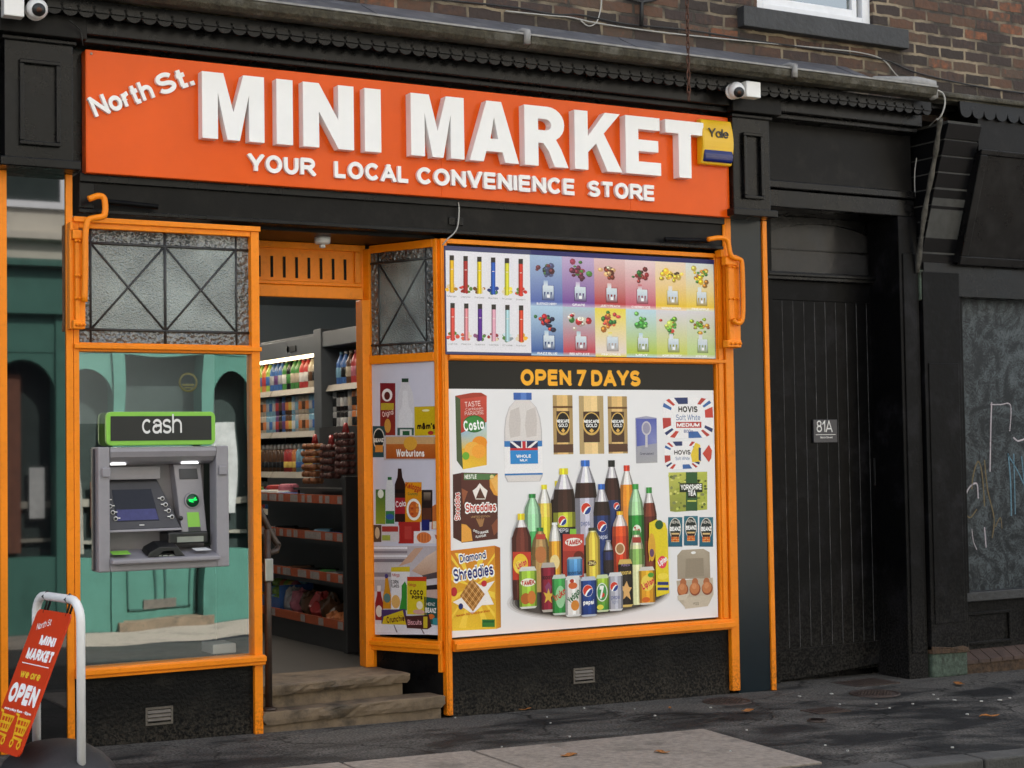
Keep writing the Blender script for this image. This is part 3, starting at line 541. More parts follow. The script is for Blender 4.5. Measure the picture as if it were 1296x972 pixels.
    # bread
    def bread(x0, y0, x1, y1, lines):
        A.L = 2; a, b, c, d = A.box(x0, y0, x1, y1); w, h = c-a, d-b; cx, cy = (a+c)/2, (b+d)/2
        def rr(f, n=24): return [(cx+w/2*f*math.copysign(abs(math.cos(2*PI*i/n))**.45, math.cos(2*PI*i/n)), cy+h/2*f*math.copysign(abs(math.sin(2*PI*i/n))**.45, math.sin(2*PI*i/n))) for i in range(n)]
        o, i_ = rr(1), rr(.64); n = 24; cols = ['c8443a', 'f2f0f2', '3e68a8', 'f2f0f2', 'b8403a', 'f2f0f2', '2c3a6a', 'f2f0f2']
        for k in range(n): A.raw([o[k], o[(k+1) % n], i_[(k+1) % n], i_[k]], cols[(k) % 8])
        A.raw(rr(.68), 'f2f0f2', A.L+1); A.L += 2
        for s_, yy, hh, ww, col, wt in lines: A.ltext(s_, cx, d-h*yy, h*hh, col, w=wt, width=w*ww)
        return a, b, c, d
    a, b, c, d = bread(838.5, 503, 902.5, 554.5, [('HOVIS', .29, .15, .38, '2a2422', .24), ('Soft White', .49, .14, .48, '3a62a0', .12)])
    w, h = c-a, d-b; A.lrect(a+w*.26, d-h*.75, c-w*.24, d-h*.6, 'b8403a'); A.up(); A.ltext('MEDIUM', (a+c)/2, d-h*.675, h*.09, 'ffffff', w=.22, width=w*.44); A.ltext('800g', (a+c)/2, d-h*.83, h*.08, '4a5a98', w=.16)
    a, b, c, d = bread(841, 558.5, 886, 593.5, [('HOVIS', .4, .17, .46, '2a2422', .22), ('Soft White', .62, .12, .4, '3a62a0', .12)])
    A.up(2); A.poly([(874, 575), (880, 560), (886, 563), (887, 584), (876, 585)], 'e8c83c'); A.poly([(889, 574), (897, 563), (901, 570), (900, 580), (897, 585)], 'c8483a'); A.poly([(884, 566), (887, 567), (887, 584), (884, 582)], '2c3a6a')
    # tea
    A.L = 2; A.poly([(846, 598), (895, 597), (895, 645), (855, 648), (848, 647)], ['c8c860', 'b8c050', 'b0b84a', '9aa848', '8a9040']); A.up()
    rnd = random.Random(4)
    for i in range(60):
        x, y = rnd.uniform(848, 893), rnd.uniform(600, 645); A.ell(x, y, rnd.uniform(1, 3), rnd.uniform(.8, 2.2), rnd.choice(['d8d878', '9aa840', '6a7838', 'c4cc60', '858a58', '55602e']), L=A.L+(i % 6)*.15, n=7)
    A.up(); A.quad(868, 597.5, 882.5, 646.5, '2f5a30'); A.up(); A.quad(860, 611.5, 889, 623, '1f2a1a'); A.quad(870, 622, 881, 630, '1f2a1a', L=A.L+.5); A.up(); A.text('YORKSHIRE', 861.5, 613, 888, 620, 'ffffff', w=.22); A.text('TEA', 870.5, 620.5, 880.5, 627.5, 'ffffff', w=.24); A.quad(870, 633, 881, 635, 'c8d060')
    # beans
    for x_ in (865.5, 845.5, 885):
        A.L = 2 if x_ != 865.5 else 2; y_ = 653 if x_ == 865.5 else 654.5; xx = x_ + (17.5 if x_ != 845.5 else 18); A.L = 8 if x_ == 865.5 else 2
        A.quad(x_, y_, xx, y_+37.5, '2c6e80', bot='225e78'); A.up(); A.ell((x_+xx)/2, y_+15, 7.4, 14, 'd8d4cc'); A.up(); A.ell((x_+xx)/2, y_+15, 6.6, 13, '26302e'); A.up()
        A.text('HEINZ', x_+3.5, y_+4.5, xx-3.5, y_+8, 'd8d4cc', w=.16); A.text('BEANZ', x_+2.5, y_+12, xx-2.5, y_+17.5, 'ffffff', w=.26); A.quad(x_+4, y_+20, xx-4, y_+31.5, 'e0bc80'); A.up(); A.quad(x_+4, y_+22, xx-4, y_+25, '3a2018')
        for i in range(6): A.ell(x_+5.5+i % 3*3.2, y_+26.5+i//3*3, 2, 1.5, ['c85a22', 'dd7a30'][i % 2], n=8, L=A.L+1)
    # eggs
    A.L = 2; A.poly([(857.5, 733), (857, 703), (863, 696), (890, 694.5), (898, 699), (899, 732)], ['a39684', 'a89b88', 'b0a390', 'b4a794', 'aa9d8a', 'a09382']); A.up(); A.poly([(868, 707), (890, 706), (891, 729), (867, 731)], '978a78'); A.ell(877.5, 699.5, 3, 1.8, 'eeeeee'); A.up()
    A.poly([(856, 735), (902, 731), (903, 752), (897, 765), (868, 770), (859, 760)], ['b8ab98', 'c0b4a2', 'c4b8a6', 'c8bcaa', 'c8bcaa', 'b8ab98']); A.up()
    for i, x in enumerate((864.5, 879.5, 894)): A.ell(x, 737.5-i*.5, 4, 5.5, 'b06a44'); 
    A.up()
    for i, x in enumerate((864, 879.5, 895)): A.ell(x, 746.5-i, 7, 8.5, '8e4a30')
    A.up()
    for i, x in enumerate((864, 879.5, 895)): A.ell(x-.5, 745.5-i, 6, 7.4, 'c47a4c'); A.ell(x-1, 743-i, 3, 3.8, 'd08c5e', L=A.L+1)
    A.up(2); A.poly([(865, 757), (897, 753), (896, 767), (867, 770.5)], 'c8bcaa'); A.poly([(857, 754), (872, 751), (868, 759), (858, 760)], 'd0c5b4'); A.text('egg', 877, 761, 884, 765, '8a8072', w=.14)
    # chocolate cereal box
    A.L = 2; A.poly([(573, 600.5), (586, 598), (586, 687), (573.5, 680.5)], '4a2a26'); A.poly([(584, 598), (630, 599), (630, 682), (584, 687)], ['5c332c', '5f352d', '55302a', '583029']); A.up()
    A.poly([(587, 599), (627, 600), (627, 607), (587, 607.5)], '567a4a'); A.poly([(619.5, 607), (630, 600), (630, 628), (625, 626), (620, 617)], 'e8a040'); A.poly([(584, 663), (590, 664), (596, 670), (598, 684.5), (584, 686.5)], 'e8a448'); A.up()
    A.poly([(620, 606), (630, 603), (630, 627)], 'f0b860'); A.text('NESTLE', 588, 600.5, 603, 606, 'f2f2ea', w=.24); A.ell(622.5, 603.5, 2.6, 2.6, 'e8d890')
    A.poly([(598, 621), (603, 617), (607, 611.5), (612, 617), (617, 621), (614, 632), (602, 632)], 'f4ece6'); A.up(); A.poly([(602, 631), (607.5, 617), (614, 631)], '5a382c'); A.poly([(584, 618), (592, 622), (586, 639)], '9a5a3e'); A.poly([(622, 665), (630, 655), (630, 672), (625, 678)], '8a4e38')
    A.text('Shreddies', 588.5, 636, 628, 648, 'ffffff', w=.2, wp=.46, rot=1); A.up(2); A.text('Shreddies', 589, 636.5, 627.5, 647.5, 'c4402e', w=.2, rot=1); A.text('LIMITED EDITION', 596, 652.5, 620, 655, 'c8a070', w=.14)
    for i in range(4): A.poly([(602+i*3, 656), (604+i*3, 656), (609+i*.5, 666), (607, 667)], 'a87a50')
    A.text('CHOCO', 598.5, 671, 606.5, 674, 'ffffff', w=.2, rot=-25); A.text('ORANGE', 607, 672, 618, 675, 'ffffff', w=.2, rot=8); A.text('FLAVOUR', 602, 677, 615, 680, 'ffffff', w=.2, rot=6)
    ca = A.p(578.5, 641); A.ltext('Shreddies', *ca, .038, 'ffffff', w=.2, wp=.42, rot=90, width=.17); A.up(); A.ltext('Shreddies', *ca, .038, 'c4402e', w=.2, rot=90, width=.17)
    # yellow cereal box
    A.L = 2; A.poly([(570, 697), (626, 690.5), (628, 796), (571, 798.5)], ['d07a24', 'd8862a', 'e8c030', 'ecc83a']); A.poly([(626, 690.5), (633, 693), (634, 794), (628, 796)], ['b06018', 'a85a18', 'c88c20', 'd49a28']); A.up()
    for r in range(12):
        a_ = math.radians(r*30+8); a2 = math.radians(r*30+17); c0 = (598, 742)
        pts = [c0, (max(571, min(626, c0[0]+60*math.cos(a_))), max(700, min(795, c0[1]+55*math.sin(a_)))), (max(571, min(626, c0[0]+60*math.cos(a2))), max(700, min(795, c0[1]+55*math.sin(a2))))]
        A.poly(pts, 'f4cf48')
    A.up(); A.poly([(586, 748), (596, 733), (608, 741), (626, 735), (617, 748), (625, 765), (610, 766), (598, 777), (588, 770), (573, 762), (583, 757)], 'f2ecea'); A.up()
    A.poly([(597, 731), (613.5, 752), (598.5, 774), (582, 754)], 'b07838'); A.up()
    for i in range(1, 8):
        t = i/8; e = lambda p, q, t: (p[0]+(q[0]-p[0])*t, p[1]+(q[1]-p[1])*t); T_, R_, B_, L_ = (597, 731), (613.5, 752), (598.5, 774), (582, 754)
        for p, q in ((e(T_, R_, t), e(L_, B_, t)), (e(T_, L_, t), e(R_, B_, t))):
            A.poly([(p[0]-.35, p[1]), (p[0]+.35, p[1]), (q[0]+.35, q[1]), (q[0]-.35, q[1])], 'e8b878' if i % 2 else '5e3818', L=A.L+i*.05)
    A.up(); A.ell(612.5, 738.5, 3.6, 4, 'c0303a'); A.ell(574.5, 749, 4, 6, 'b82a34'); A.ell(583, 767.5, 3, 4, '24306a')
    for (x0, y0, x1, y1, tx) in ((581, 699, 615, 710, 'Diamond'), (573, 715.5, 624.5, 732.5, 'Shreddies')):
        A.text(tx, x0, y0, x1, y1, 'ffffff', w=.18, wp=.40, rot=6)
    A.up(2); A.text('Diamond', 581.5, 699.5, 614.5, 709.5, '2a2a70', w=.19, rot=6); A.text('Shreddies', 573.5, 716, 624, 732, '2a2a70', w=.19, rot=6)
    A.text('Now with 100% Whole Grain Wheat', 577, 774.5, 620, 777.5, 'c05020', w=.16, rot=4); A.quad(610, 784, 626, 793.5, '3c7a34'); A.up(); A.quad(611, 785.5, 625, 788, '245a2c')
    # ---- drinks group (crop frame)
    A.frame(640, 560, 4.227); A.L = 2
    n = 28; c_ = (455, 820)
    for k, (rx, ry, col) in enumerate(((425, 112, 'd4d2d4'), (412, 104, 'b8b5b5'), (400, 97, '8a8684'), (388, 90, '55504e'))): A.ell(c_[0], c_[1]+10, rx, ry, col, n=40); A.up()
    base = A.L
    def row(k): A.L = base+k*11
    row(0); bottle(A, 237, 205, 330, 700, 'd8c83a', '3a2622', clear='dcd8e0', fill=.2)
    x = bottle(A, 524, 95, 616, 690, '222222', '3c2420', '26345e', (.36, .72), clear='d8d4dc', caph=.06, fill=.16); pepsi(A, A.p(592, 340)[0], A.p(592, 340)[1], .022)
    row(0); bottle(A, 610, 122, 692, 640, 'c8402e', 'e89030', 'e08a3a', (.42, .9), clear='ece6e4', fill=.2)
    row(1); bottle(A, 253, 138, 372, 700, 'e0d030', '3c2620', 'b8bc3a', (.42, .56), clear='dcd8e2', fill=.2); A.quad(275, 455, 350, 700, '2a2c3e'); A.up(); pepsi(A, *A.p(301, 418), .030); A.text('PEPSI', 275, 460, 332, 480, 'e8e8f0', w=.16)
    row(1); bottle(A, 370, 95, 488, 700, '3868b8', '3c2420', 'b4b2c2', (.335, .75), clear='d8d6e2', fill=.2, caph=.055); pepsi(A, *A.p(428, 354), .037); A.text('pepsi', 400, 415, 450, 445, '7a80a8', w=.18)
    row(1); bottle(A, 168, 226, 246, 640, 'e8d83a', 'e8c858', 'd8c840', (.42, .8), clear='e8e6e0', fill=.24)
    row(1); bottle(A, 655, 222, 738, 700, '3f9448', 'a8d4a0', '2f8a38', (.35, .8), clear='b0dcae', fill=.2); A.ell(700, 470, 22, 30, 'e8f0e0'); A.up(); A.text('7up', 684, 450, 716, 490, 'c03028', w=.24)
    row(1); bottle(A, 730, 240, 808, 760, '3a8a40', '7a3a2a', '5a2a22', (.3, .55), clear='e0dcdc', fill=.16)
    row(2); bottle(A, 95, 275, 188, 640, '2f8040', '9cd0a4', '4aa05c', (.55, .9), clear='a8d8b0', fill=.3)
    row(2); bottle(A, 468, 222, 558, 720, '3060b0', '30221f', '2a3a6c', (.34, 1), clear='d4d0da', fill=.19, caph=.06); pepsi(A, *A.p(512, 448), .034); A.text('pepsi', 492, 490, 540, 516, 'c8cce0', w=.18)
    row(3); bottle(A, 30, 380, 133, 840, 'e6cc30', '6a352c', None, clear='ece8ea', fill=.16, caph=.075, neck=.32); A.quad(34, 585, 131, 735, 'c8402e'); A.up(); A.ell(75, 650, 40, 55, 'f0c83a'); A.up(); A.ell(70, 665, 26, 34, 'f4dc60'); A.up(); A.text('Lipton', 52, 630, 108, 668, 'd83a50', w=.26, rot=22)
    row(3); bottle(A, 566, 368, 652, 700, 'e8b030', 'e0552c', 'c84428', (.4, .98), clear='f0e0dc', fill=.24); A.ell(607, 568, 26, 32, 'f2d8b8'); A.up(); A.ell(607, 568, 20, 25, 'a87a50')
    row(3); bottle(A, 425, 455, 500, 740, '3a3a30', 'ddc04c', None, clear='e6dca0', fill=.08, caph=.06, neck=.5, shoulder=.2); A.ell(457, 645, 24, 16, '5a3a1e'); A.up(); A.text('ZING', 440, 636, 476, 654, 'f0e0a0', w=.2)
    row(3); bottle(A, 135, 455, 228, 800, '2f7a40', 'b8945a', 'a8844a', (.3, .5), clear='b09060', fill=.3); A.quad(158, 490, 208, 518, 'c04a3c'); A.up(2); A.ell(183, 600, 30, 45, 'c07a48')
    row(3); bottle(A, 228, 428, 292, 760, 'e8e8e8', 'e8a438', None, clear='e4e2de', fill=.3, caph=.04, neck=.4); A.ell(258, 640, 26, 40, 'f0d898')
    row(4); A.quad(300, 490, 413, 720, 'c4463a'); A.quad(338, 462, 372, 490, '8cc848'); A.up(); A.ell(358, 532, 46, 22, 'f4f0ea'); A.up(); A.text('TAMEK', 318, 520, 398, 546, 'c03028', w=.26, rot=3); A.quad(300, 580, 413, 720, 'a83a30'); A.up(); A.ell(385, 610, 28, 30, '6a2a20')
    row(4); bottle(A, 516, 522, 572, 700, '888890', '2e2628', '30345c', (.35, .6), clear='b8b8c0', fill=.3, caph=.06, neck=.4, shoulder=.4)
    row(4); bottle(A, 657, 470, 735, 868, '4a8a48', 'd8d8a8', '88b060', (.25, .46), clear='d8d4b8', fill=.2, neck=.5); A.quad(672, 506, 718, 536, 'a84038')
    row(4); A.poly([(762, 430), (800, 412), (848, 430), (860, 470), (870, 805), (800, 826), (795, 560), (762, 640)], 'e8d02c'); A.up(); A.ell(815, 440, 22, 25, '2f5a2a'); A.ell(776, 560, 20, 75, 'e0a83a'); A.ell(832, 640, 24, 34, 'e8485a'); A.up(); A.text('Lipton', 808, 615, 858, 650, 'ffffff', w=.26, rot=28); A.quad(806, 745, 865, 762, '2a3a7a'); A.quad(806, 775, 866, 790, '2a3a7a'); A.ell(835, 715, 28, 18, 'f4dc50'); A.ell(776, 590, 12, 22, '6a4a6a')
    row(5); can(A, 322, 612, 404, 716, '6aa8d8', 'a8b4c0', '3a78b8'); A.text('ROCKSTAR', 328, 690, 398, 706, '1a2438', w=.24)
    row(5); can(A, 66, 664, 160, 888, 'a8cc48', 'd8d8d4', '9abf3c'); A.ell(113, 748, 40, 22, 'f0f0e0'); A.up(); A.text('TAMEK', 78, 736, 148, 762, 'c03028', w=.26, rot=4); A.ell(100, 835, 26, 30, 'b8662e'); A.ell(132, 828, 22, 36, 'd07c38')
    row(5); can(A, 184, 642, 262, 906, '8a2438', 'b8b0a8'); A.text('ROCKSTAR', 190, 712, 256, 732, '181418', w=.26); A.poly([(203, 770), (222, 745), (240, 770), (222, 830)], '8a4468'); A.up(); A.poly([(195, 800), (215, 808), (222, 780), (230, 808), (252, 806), (234, 828), (240, 858), (220, 840), (202, 858), (208, 828)], 'e0b848')
    row(5); can(A, 596, 624, 672, 880, '2a2422', 'd8b868'); A.text('ROCKSTAR', 604, 688, 664, 706, 'e8c468', w=.26); A.text('PUNCH', 612, 650, 656, 662, 'a088b0', w=.2); A.poly([(600, 760), (626, 770), (640, 740), (652, 772), (668, 775), (654, 800), (662, 840), (640, 820), (622, 838), (624, 798)], 'e0b070')
    row(6); can(A, 242, 706, 318, 922, '4aa858', 'c8d0c8', '2f8a40'); A.ell(285, 825, 26, 60, '9cd0a0'); A.up(); A.text('fruko', 246, 790, 316, 832, 'c83830', w=.22, rot=30)
    row(6); can(A, 476, 706, 545, 905, 'a8c840', 'd0dcb0', '3a8a3c'); A.ell(507, 800, 30, 50, 'e4ece0'); A.up(); A.ell(507, 800, 25, 44, '4a9850'); A.up(); A.text('7', 492, 765, 516, 835, 'f4f4f0', w=.3); A.ell(510, 815, 11, 12, 'd84838'); A.ell(498, 880, 18, 14, 'e0d850')
    row(6); can(A, 542, 694, 618, 900, 'b4b4c0', 'dcdce0'); pepsi(A, *A.p(572, 770), .030); A.text('pepsi', 556, 812, 602, 838, '6a72a0', w=.16); A.text('light', 562, 842, 596, 860, '8a90b0', w=.14)
    row(6); can(A, 706, 664, 790, 866, 'e8b030', 'd8d4cc', 'e49a2c'); A.ell(750, 750, 34, 44, 'f4d458'); A.up(); A.text('Lipton', 718, 735, 786, 772, 'd83a48', w=.28, rot=24); A.ell(768, 708, 16, 13, '5aa03a'); A.ell(742, 840, 22, 14, 'd86a2a')
    row(7); can(A, 310, 712, 394, 930, 'e8e4e2', 'e0e0e0'); A.ell(350, 765, 24, 18, 'd86a3a'); A.ell(345, 740, 12, 10, 'b83a2a'); A.up(); A.text('Yedigun', 318, 800, 392, 838, '2f6a40', w=.24, rot=40); A.ell(362, 870, 22, 28, 'd88a38')
    row(7); can(A, 392, 716, 478, 930, '2a4a90', 'c0c8d8', '223a7c'); pepsi(A, *A.p(430, 792), .036); A.text('pepsi', 406, 840, 462, 866, 'ffffff', w=.24)
    A.build('printed_groceries', root_)
    return root_

# ======================= vape price board (upper)
def vape_board():
    Y = -.045
    c = [at(562.5, 310.5, Y=Y), at(904, 329, Y=Y), at(906, 455, Y=Y), at(564, 448, Y=Y)]
    X0, X1 = (c[0].x+c[3].x)/2, (c[1].x+c[2].x)/2; Z1, Z0 = (c[0].z+c[1].z)/2, (c[2].z+c[3].z)/2
    P = Plane((X0, Y, Z0), (1, 0, 0)); A = Art(P); w, h = X1-X0, Z1-Z0
    t = thing('display_board', 'wide upper display board with rows of coloured flavour sticks and fruit tiles', 'display board', ((X0+X1)/2, Y, Z0))
    MB().box(X0, X1, Y, Y+.03, Z0, Z1).build('board_case', mat('navy_board_edge', (.02, .025, .12), .3), t, bevel=.003)
    A.lrect(.008, .018, w-.008, h-.03, 'ebe9f0'); A.up()
    A.lrect(w*.30, h-.03, w, h, '2a2a66')
    rnd = random.Random(3)
    # sticks
    top = ['e8b82c', 'a8322e', 'e6cc2a', '2f5cb8', 'd8d23c', 'd03c30']; bot = ['d85048', 'dd9098', '5c2c90', 'e0a8bc', 'b0d4dc', 'd84c34']
    fru = ['e8a82a', 'b83a30', '8a5a34', '2c3a78', 'd8c84a', 'c83a34', 'd05040', 'd0604a', '7a4a6a', 'b03a40', 'b8c8d0', 'e0a830']
    for i in range(6):
        for r in range(2):
            A.L = 2; col = (top, bot)[r][i]
            xc = (158+i*87, 163+i*86.5)[r]; y0, y1 = ((165+i*4.6, 400+i*4.2), (466+i*3, 700+i*2.4))[r]
            A.frame(540, 290, 4.985)
            for k in range(9):
                a = k*1.3+i; A.ell(xc+34*math.cos(a)*rnd.uniform(.5, 1), y1-26+20*math.sin(a), rnd.uniform(9, 15), rnd.uniform(8, 13), shade(fru[i+6*r], rnd.uniform(.75, 1.25)) if k % 4 else ('5a8a3c' if (i+r) % 2 else 'e8d8b8'), n=9, L=A.L+k*.15)
            A.L = 4; A.quad(xc-14, y0, xc+14, y0+32, '38332f'); A.quad(xc-14, y0+32, xc+14, y1, shade(col, .95)); A.quad(xc-14, y0+32, xc-8, y1, shade(col, .75), L=5); A.quad(xc-2, y0+32, xc+5, y1, shade(col, 1.12), L=5); A.quad(xc-6, y0+86, xc+8, y0+90, 'f0e4dc', L=6)
            A.text(['Mango', 'Cherry Ice', 'Pina Colada', 'Blue Razz', 'Pink Lemonade', 'Strawberry', 'Lush Ice', 'Peach Ice', 'Grape Ice', 'Strawberry Banana', 'Cola', 'Fruit Punch'][i+6*r], xc-30, y1+18, xc+30, y1+28, '8a8a90', w=.12)
    xs = [671.4, 712, 752.6, 791.8, 830, 868.6, 905]
    tops = [('a9bfdc', '5a6cb0'), ('c4aed2', '7a509c'), ('e4c4c4', 'b83c40'), ('ecd4d4', 'c85c70'), ('f2dcc8', 'ecc438'), ('dce4e4', 'f0cc40')]; bots = [('b8d4ea', '4060a4'), ('b4ccd8', 'c84452'), ('f0dc48', 'ecdcd4'), ('c0dcea', 'b8cc48'), ('dcd8e0', 'ccd45c'), ('dcd8dc', 'c0d884')]
    names = [['BLUE RAZZ CHERRY', 'GRAPE', 'JUICY PEACH', 'CHERRY ICE', 'MANGO PASSION', 'PINEAPPLE'], ['RAZZ BLUE', 'RED APPLE ICE', 'PINK CITRUS', 'MINT', 'KIWI BERRY', 'KIWI MIX']]
    frs = [[['3a3e5c', '54587c', '6a3a40', '4a7040'], ['6a2c48', '8a3a50', '4c7a3c', '5a2a3a'], ['8a4030', 'd8a878', '5a2a20', 'e8d0b0'], ['6a2a2c', '8a2c30', '3a6a38', 'a84a48'], ['e8b83c', 'f0cc60', '4a3a2a', 'e8c040'], ['e8c030', '4a8038', 'f0d860', 'b88030']], [['b83038', '3a6a38', '2a2a44', 'd04838'], ['b8343a', 'f0e8d8', '3a7a38', 'e8d0c0'], ['d87040', 'e08a3a', '3a7a3c', 'b84848'], ['4a9a44', '5aaa54', '78ba60', '3a8a3c'], ['4a8a3c', 'e04a40', 'b8cc60', '8ab848'], ['6a9a3a', '8a5a30', 'a8c040', 'e0a040']]]
    A.frame(0, 0, 1)
    a_of = lambda px: P.px(px, 385)[0]
    zt1, zt0 = h-.03, h*.515; zb1, zb0 = h*.475, .03
    for i in range(6):
        a0, a1 = a_of(xs[i]), min(a_of(xs[i+1]), w-.006)
        for r, (zz1, zz0, pal) in enumerate(((zt1, zt0, tops[i]), (zb1, zb0, bots[i]))):
            A.L = 2; A.lrect(a0, zz0, a1, zz1, pal[0], bot=pal[1], L=2); A.lrect(a0, zz0-h*.04, a1, zz0, shade(pal[1], 1.05) if r == 0 else pal[1], bot=shade(pal[0], 1.0), L=2)
            cx = (a0+a1)/2; tw = a1-a0
            A.ltext(names[r][i], cx, zz0-h*.018, h*.021, 'ffffff', w=.2, width=tw*.62 if len(names[r][i]) > 8 else tw*.4, L=3)
            hh = zz1-zz0; cz = zz0+hh*.68
            for k in range(24):
                a = rnd.uniform(0, 6.3); q = abs(rnd.gauss(0, .5)); col = rnd.choice(frs[r][i]); s_ = rnd.uniform(.05, .11)
                ex, ey = cx+math.cos(a)*min(q, 1.1)*tw*.34, cz+math.sin(a)*min(q, 1.1)*hh*.22; A.lell(ex, ey, tw*s_, tw*s_*rnd.uniform(.5, 1), shade(col, rnd.uniform(.7, 1.1)), L=3+k*.12, n=7); A.lell(ex-tw*s_*.25, ey+tw*s_*.2, tw*s_*.45, tw*s_*.35, shade(col, 1.35), L=3.06+k*.12, n=6)
            # device: rounded body with mouthpiece
            A.L = 4; bw, b0, b1 = tw*.17, zz0+hh*.04, zz0+hh*.36; dx = cx+tw*.05
            pc = shade(pal[1], .74); A.lrect(dx-bw*.8, b1-.004, dx-bw*.05, b1+hh*.1, pal[0] if not (i == 3 and r == 0) else 'c83c4c', 'e4ecf2', L=6.6); A.lrect(dx-bw*1.12, b0-.002, dx+bw*1.12, b1+.001, shade(pal[1], .9), shade(pal[1], .6), L=6.2); A.lrect(dx-bw, (b0+b1)/2, dx+bw, b1-.002, 'dfe9f0', 'c8d4e0', L=6.6); A.lrect(dx-bw, b0, dx+bw, (b0+b1)/2, 'c8d4e0', pc, L=6.6)
            for q_ in range(3): A.raw([(dx-bw*.8+q_*bw*.6, (b0+b1)/2+.004), (dx-bw*.8+q_*bw*.6+bw*.35, (b0+b1)/2+.004), (dx-bw*.7+q_*bw*.6, b0+(b1-b0)*.15)], pc, L=6.8)
            A.lrect(dx-bw*.25, b0+hh*.05, dx+bw*.3, b0+hh*.12, 'f4f4f8', L=7)
    A.build('printed_flavours', t)
    return t

# ======================= poster on the splayed side of the doorway
SPL0, SPL1 = Vector((4.415, .50, 0)), Vector((4.655, .0, 0))
def splay_poster():
    u = (SPL1-SPL0).normalized(); P0 = Plane(SPL0, u); off = P0.n*.005
    P = Plane(SPL0+off, u); A = Art(P)
    a0, a1 = P.px(470, 630)[0], P.px(557, 630)[0]; z0, z1 = P.px(515, 801)[1], P.px(515, 459)[1]
    A.P = P
    t = thing('side_poster', 'narrow lilac-white grocery poster on the angled side of the doorway', 'poster', tuple(P.W((a0+a1)/2, z0)))
    mb = MB(); mb.prism([P.W(a0, z0), P.W(a1, z0), P.W(a1, z1), P.W(a0, z1)], -P.n*.004); mb.build('backing_sheet', mat('lilac_vinyl_sheet', (.62, .61, .72), .25, noise=.03), t)
    sc = 5.4
    A.frame(460, 450, sc)
    A.L = 1
    A.quad(114, 188, 218, 545, '7c2028', bot='8a3024'); A.up(); A.ell(162, 270, 36, 44, 'e8e4e4'); A.up(); A.ell(162, 275, 20, 28, '5a2420'); A.quad(120, 325, 208, 372, 'b8a030'); A.up(); A.text('Original', 128, 375, 205, 412, 'e8c8c0', w=.16, rot=10); A.ell(166, 480, 22, 48, 'c89040')
    A.L = 1; A.poly([(262, 158), (308, 158), (312, 195), (335, 250), (345, 330), (347, 545), (230, 545), (232, 330), (240, 250), (258, 195)], 'd2d0d6'); A.up(); A.poly([(270, 240), (300, 240), (308, 340), (335, 400), (335, 490), (242, 490), (242, 400), (264, 340)], 'dedde2'); A.quad(262, 156, 308, 182, '2f4434'); A.quad(232, 494, 345, 545, '3c5850'); A.up(); A.quad(250, 505, 330, 545, 'd8d8d4'); A.up(); A.quad(268, 515, 316, 545, '2a5a38')
    A.L = 2; A.poly([(348, 350), (508, 345), (506, 545), (350, 548)], 'c8ac1c'); A.up(); A.ell(426, 375, 26, 8, 'e8e0b0'); A.text("m&m's", 368, 458, 490, 505, '2a1810', w=.3); A.ell(460, 528, 20, 14, 'a03028')
    A.L = 3; A.quad(64, 482, 152, 695, '2c4a50'); A.up(); A.ell(106, 570, 40, 75, 'c8c4b8'); A.up(); A.ell(106, 570, 34, 66, '1f2826'); A.up(); A.text('BEANZ', 74, 565, 138, 592, 'e0dcd4', w=.26); A.quad(82, 612, 134, 660, 'd08a3c')
    A.L = 7; A.quad(140, 548, 510, 715, 'b8b0b4'); A.up(); A.quad(155, 605, 498, 705, 'b8662c', bot='a8521e'); A.quad(155, 556, 498, 605, 'c8a070'); A.up(); A.ell(322, 600, 46, 48, 'd8a03a'); A.up(); A.text('Warburtons', 226, 640, 418, 692, 'f2ece8', w=.24, rot=-1)
    # middle group: frame of second crop rows continue (y offset 630*)
    def m(y): return y+ (630-450)*sc
    A.L = 1; A.quad(84, 915, 150, m(180), '3f6a34', bot='8a9a30'); A.up(); A.ell(118, 945, 20, 30, 'e0e4d8')
    A.L = 1; A.poly([(165, 832), (192, 832), (208, 900), (214, 960), (214, m(205)), (150, m(205)), (150, 950), (156, 890)], 'd4d6da'); A.up(); A.quad(166, 830, 193, 850, '2f6a3a'); A.quad(152, m(90), 212, m(178), '3a7a48'); A.up(); A.ell(182, m(130), 28, 20, '3a5a98')
    A.L = 2; A.poly([(236, 772), (260, 772), (266, 830), (286, 880), (288, m(165)), (215, m(165)), (214, 880), (232, 830)], '34201c'); A.up(); A.quad(216, 915, 288, 940, '1c1414'); A.quad(216, m(0), 288, m(110), 'a02830'); A.up(); A.text('Cola', 220, m(20), 290, m(62), 'e8dce0', w=.18, rot=6)
    A.L = 4; A.quad(286, 865, 398, m(165), 'd89018', bot='d08a18'); A.up(); A.text('Kelloggs', 288, 875, 396, 918, 'b03020', w=.22, rot=-12); A.ell(345, m(80), 50, 75, 'eeeae4'); A.up(); A.ell(345, m(80), 36, 56, 'c0602a'); A.up()
    for i in range(10): A.ell(345+24*math.cos(i*2.1), m(80)+36*math.sin(i*1.7), 10, 9, ['e08a3c', 'd8702c', 'a8401f'][i % 3], n=7, L=A.L+i*.1)
    A.text('Crunchy', 305, 935, 372, 955, '3a6a38', w=.2)
    A.L = 3; A.quad(398, 918, 472, m(165), '2a201e'); A.up(); A.quad(404, m(70), 466, m(150), '5a3426'); A.quad(412, 935, 460, m(20), '8a7a6a', bot='3a2a26')
    A.L = 2; A.poly([(470, m(60)), (490, m(45)), (525, m(60)), (525, m(215)), (465, m(215))], 'c06a34'); A.up(); A.quad(474, m(160), 525, m(212), 'e0cfb8')
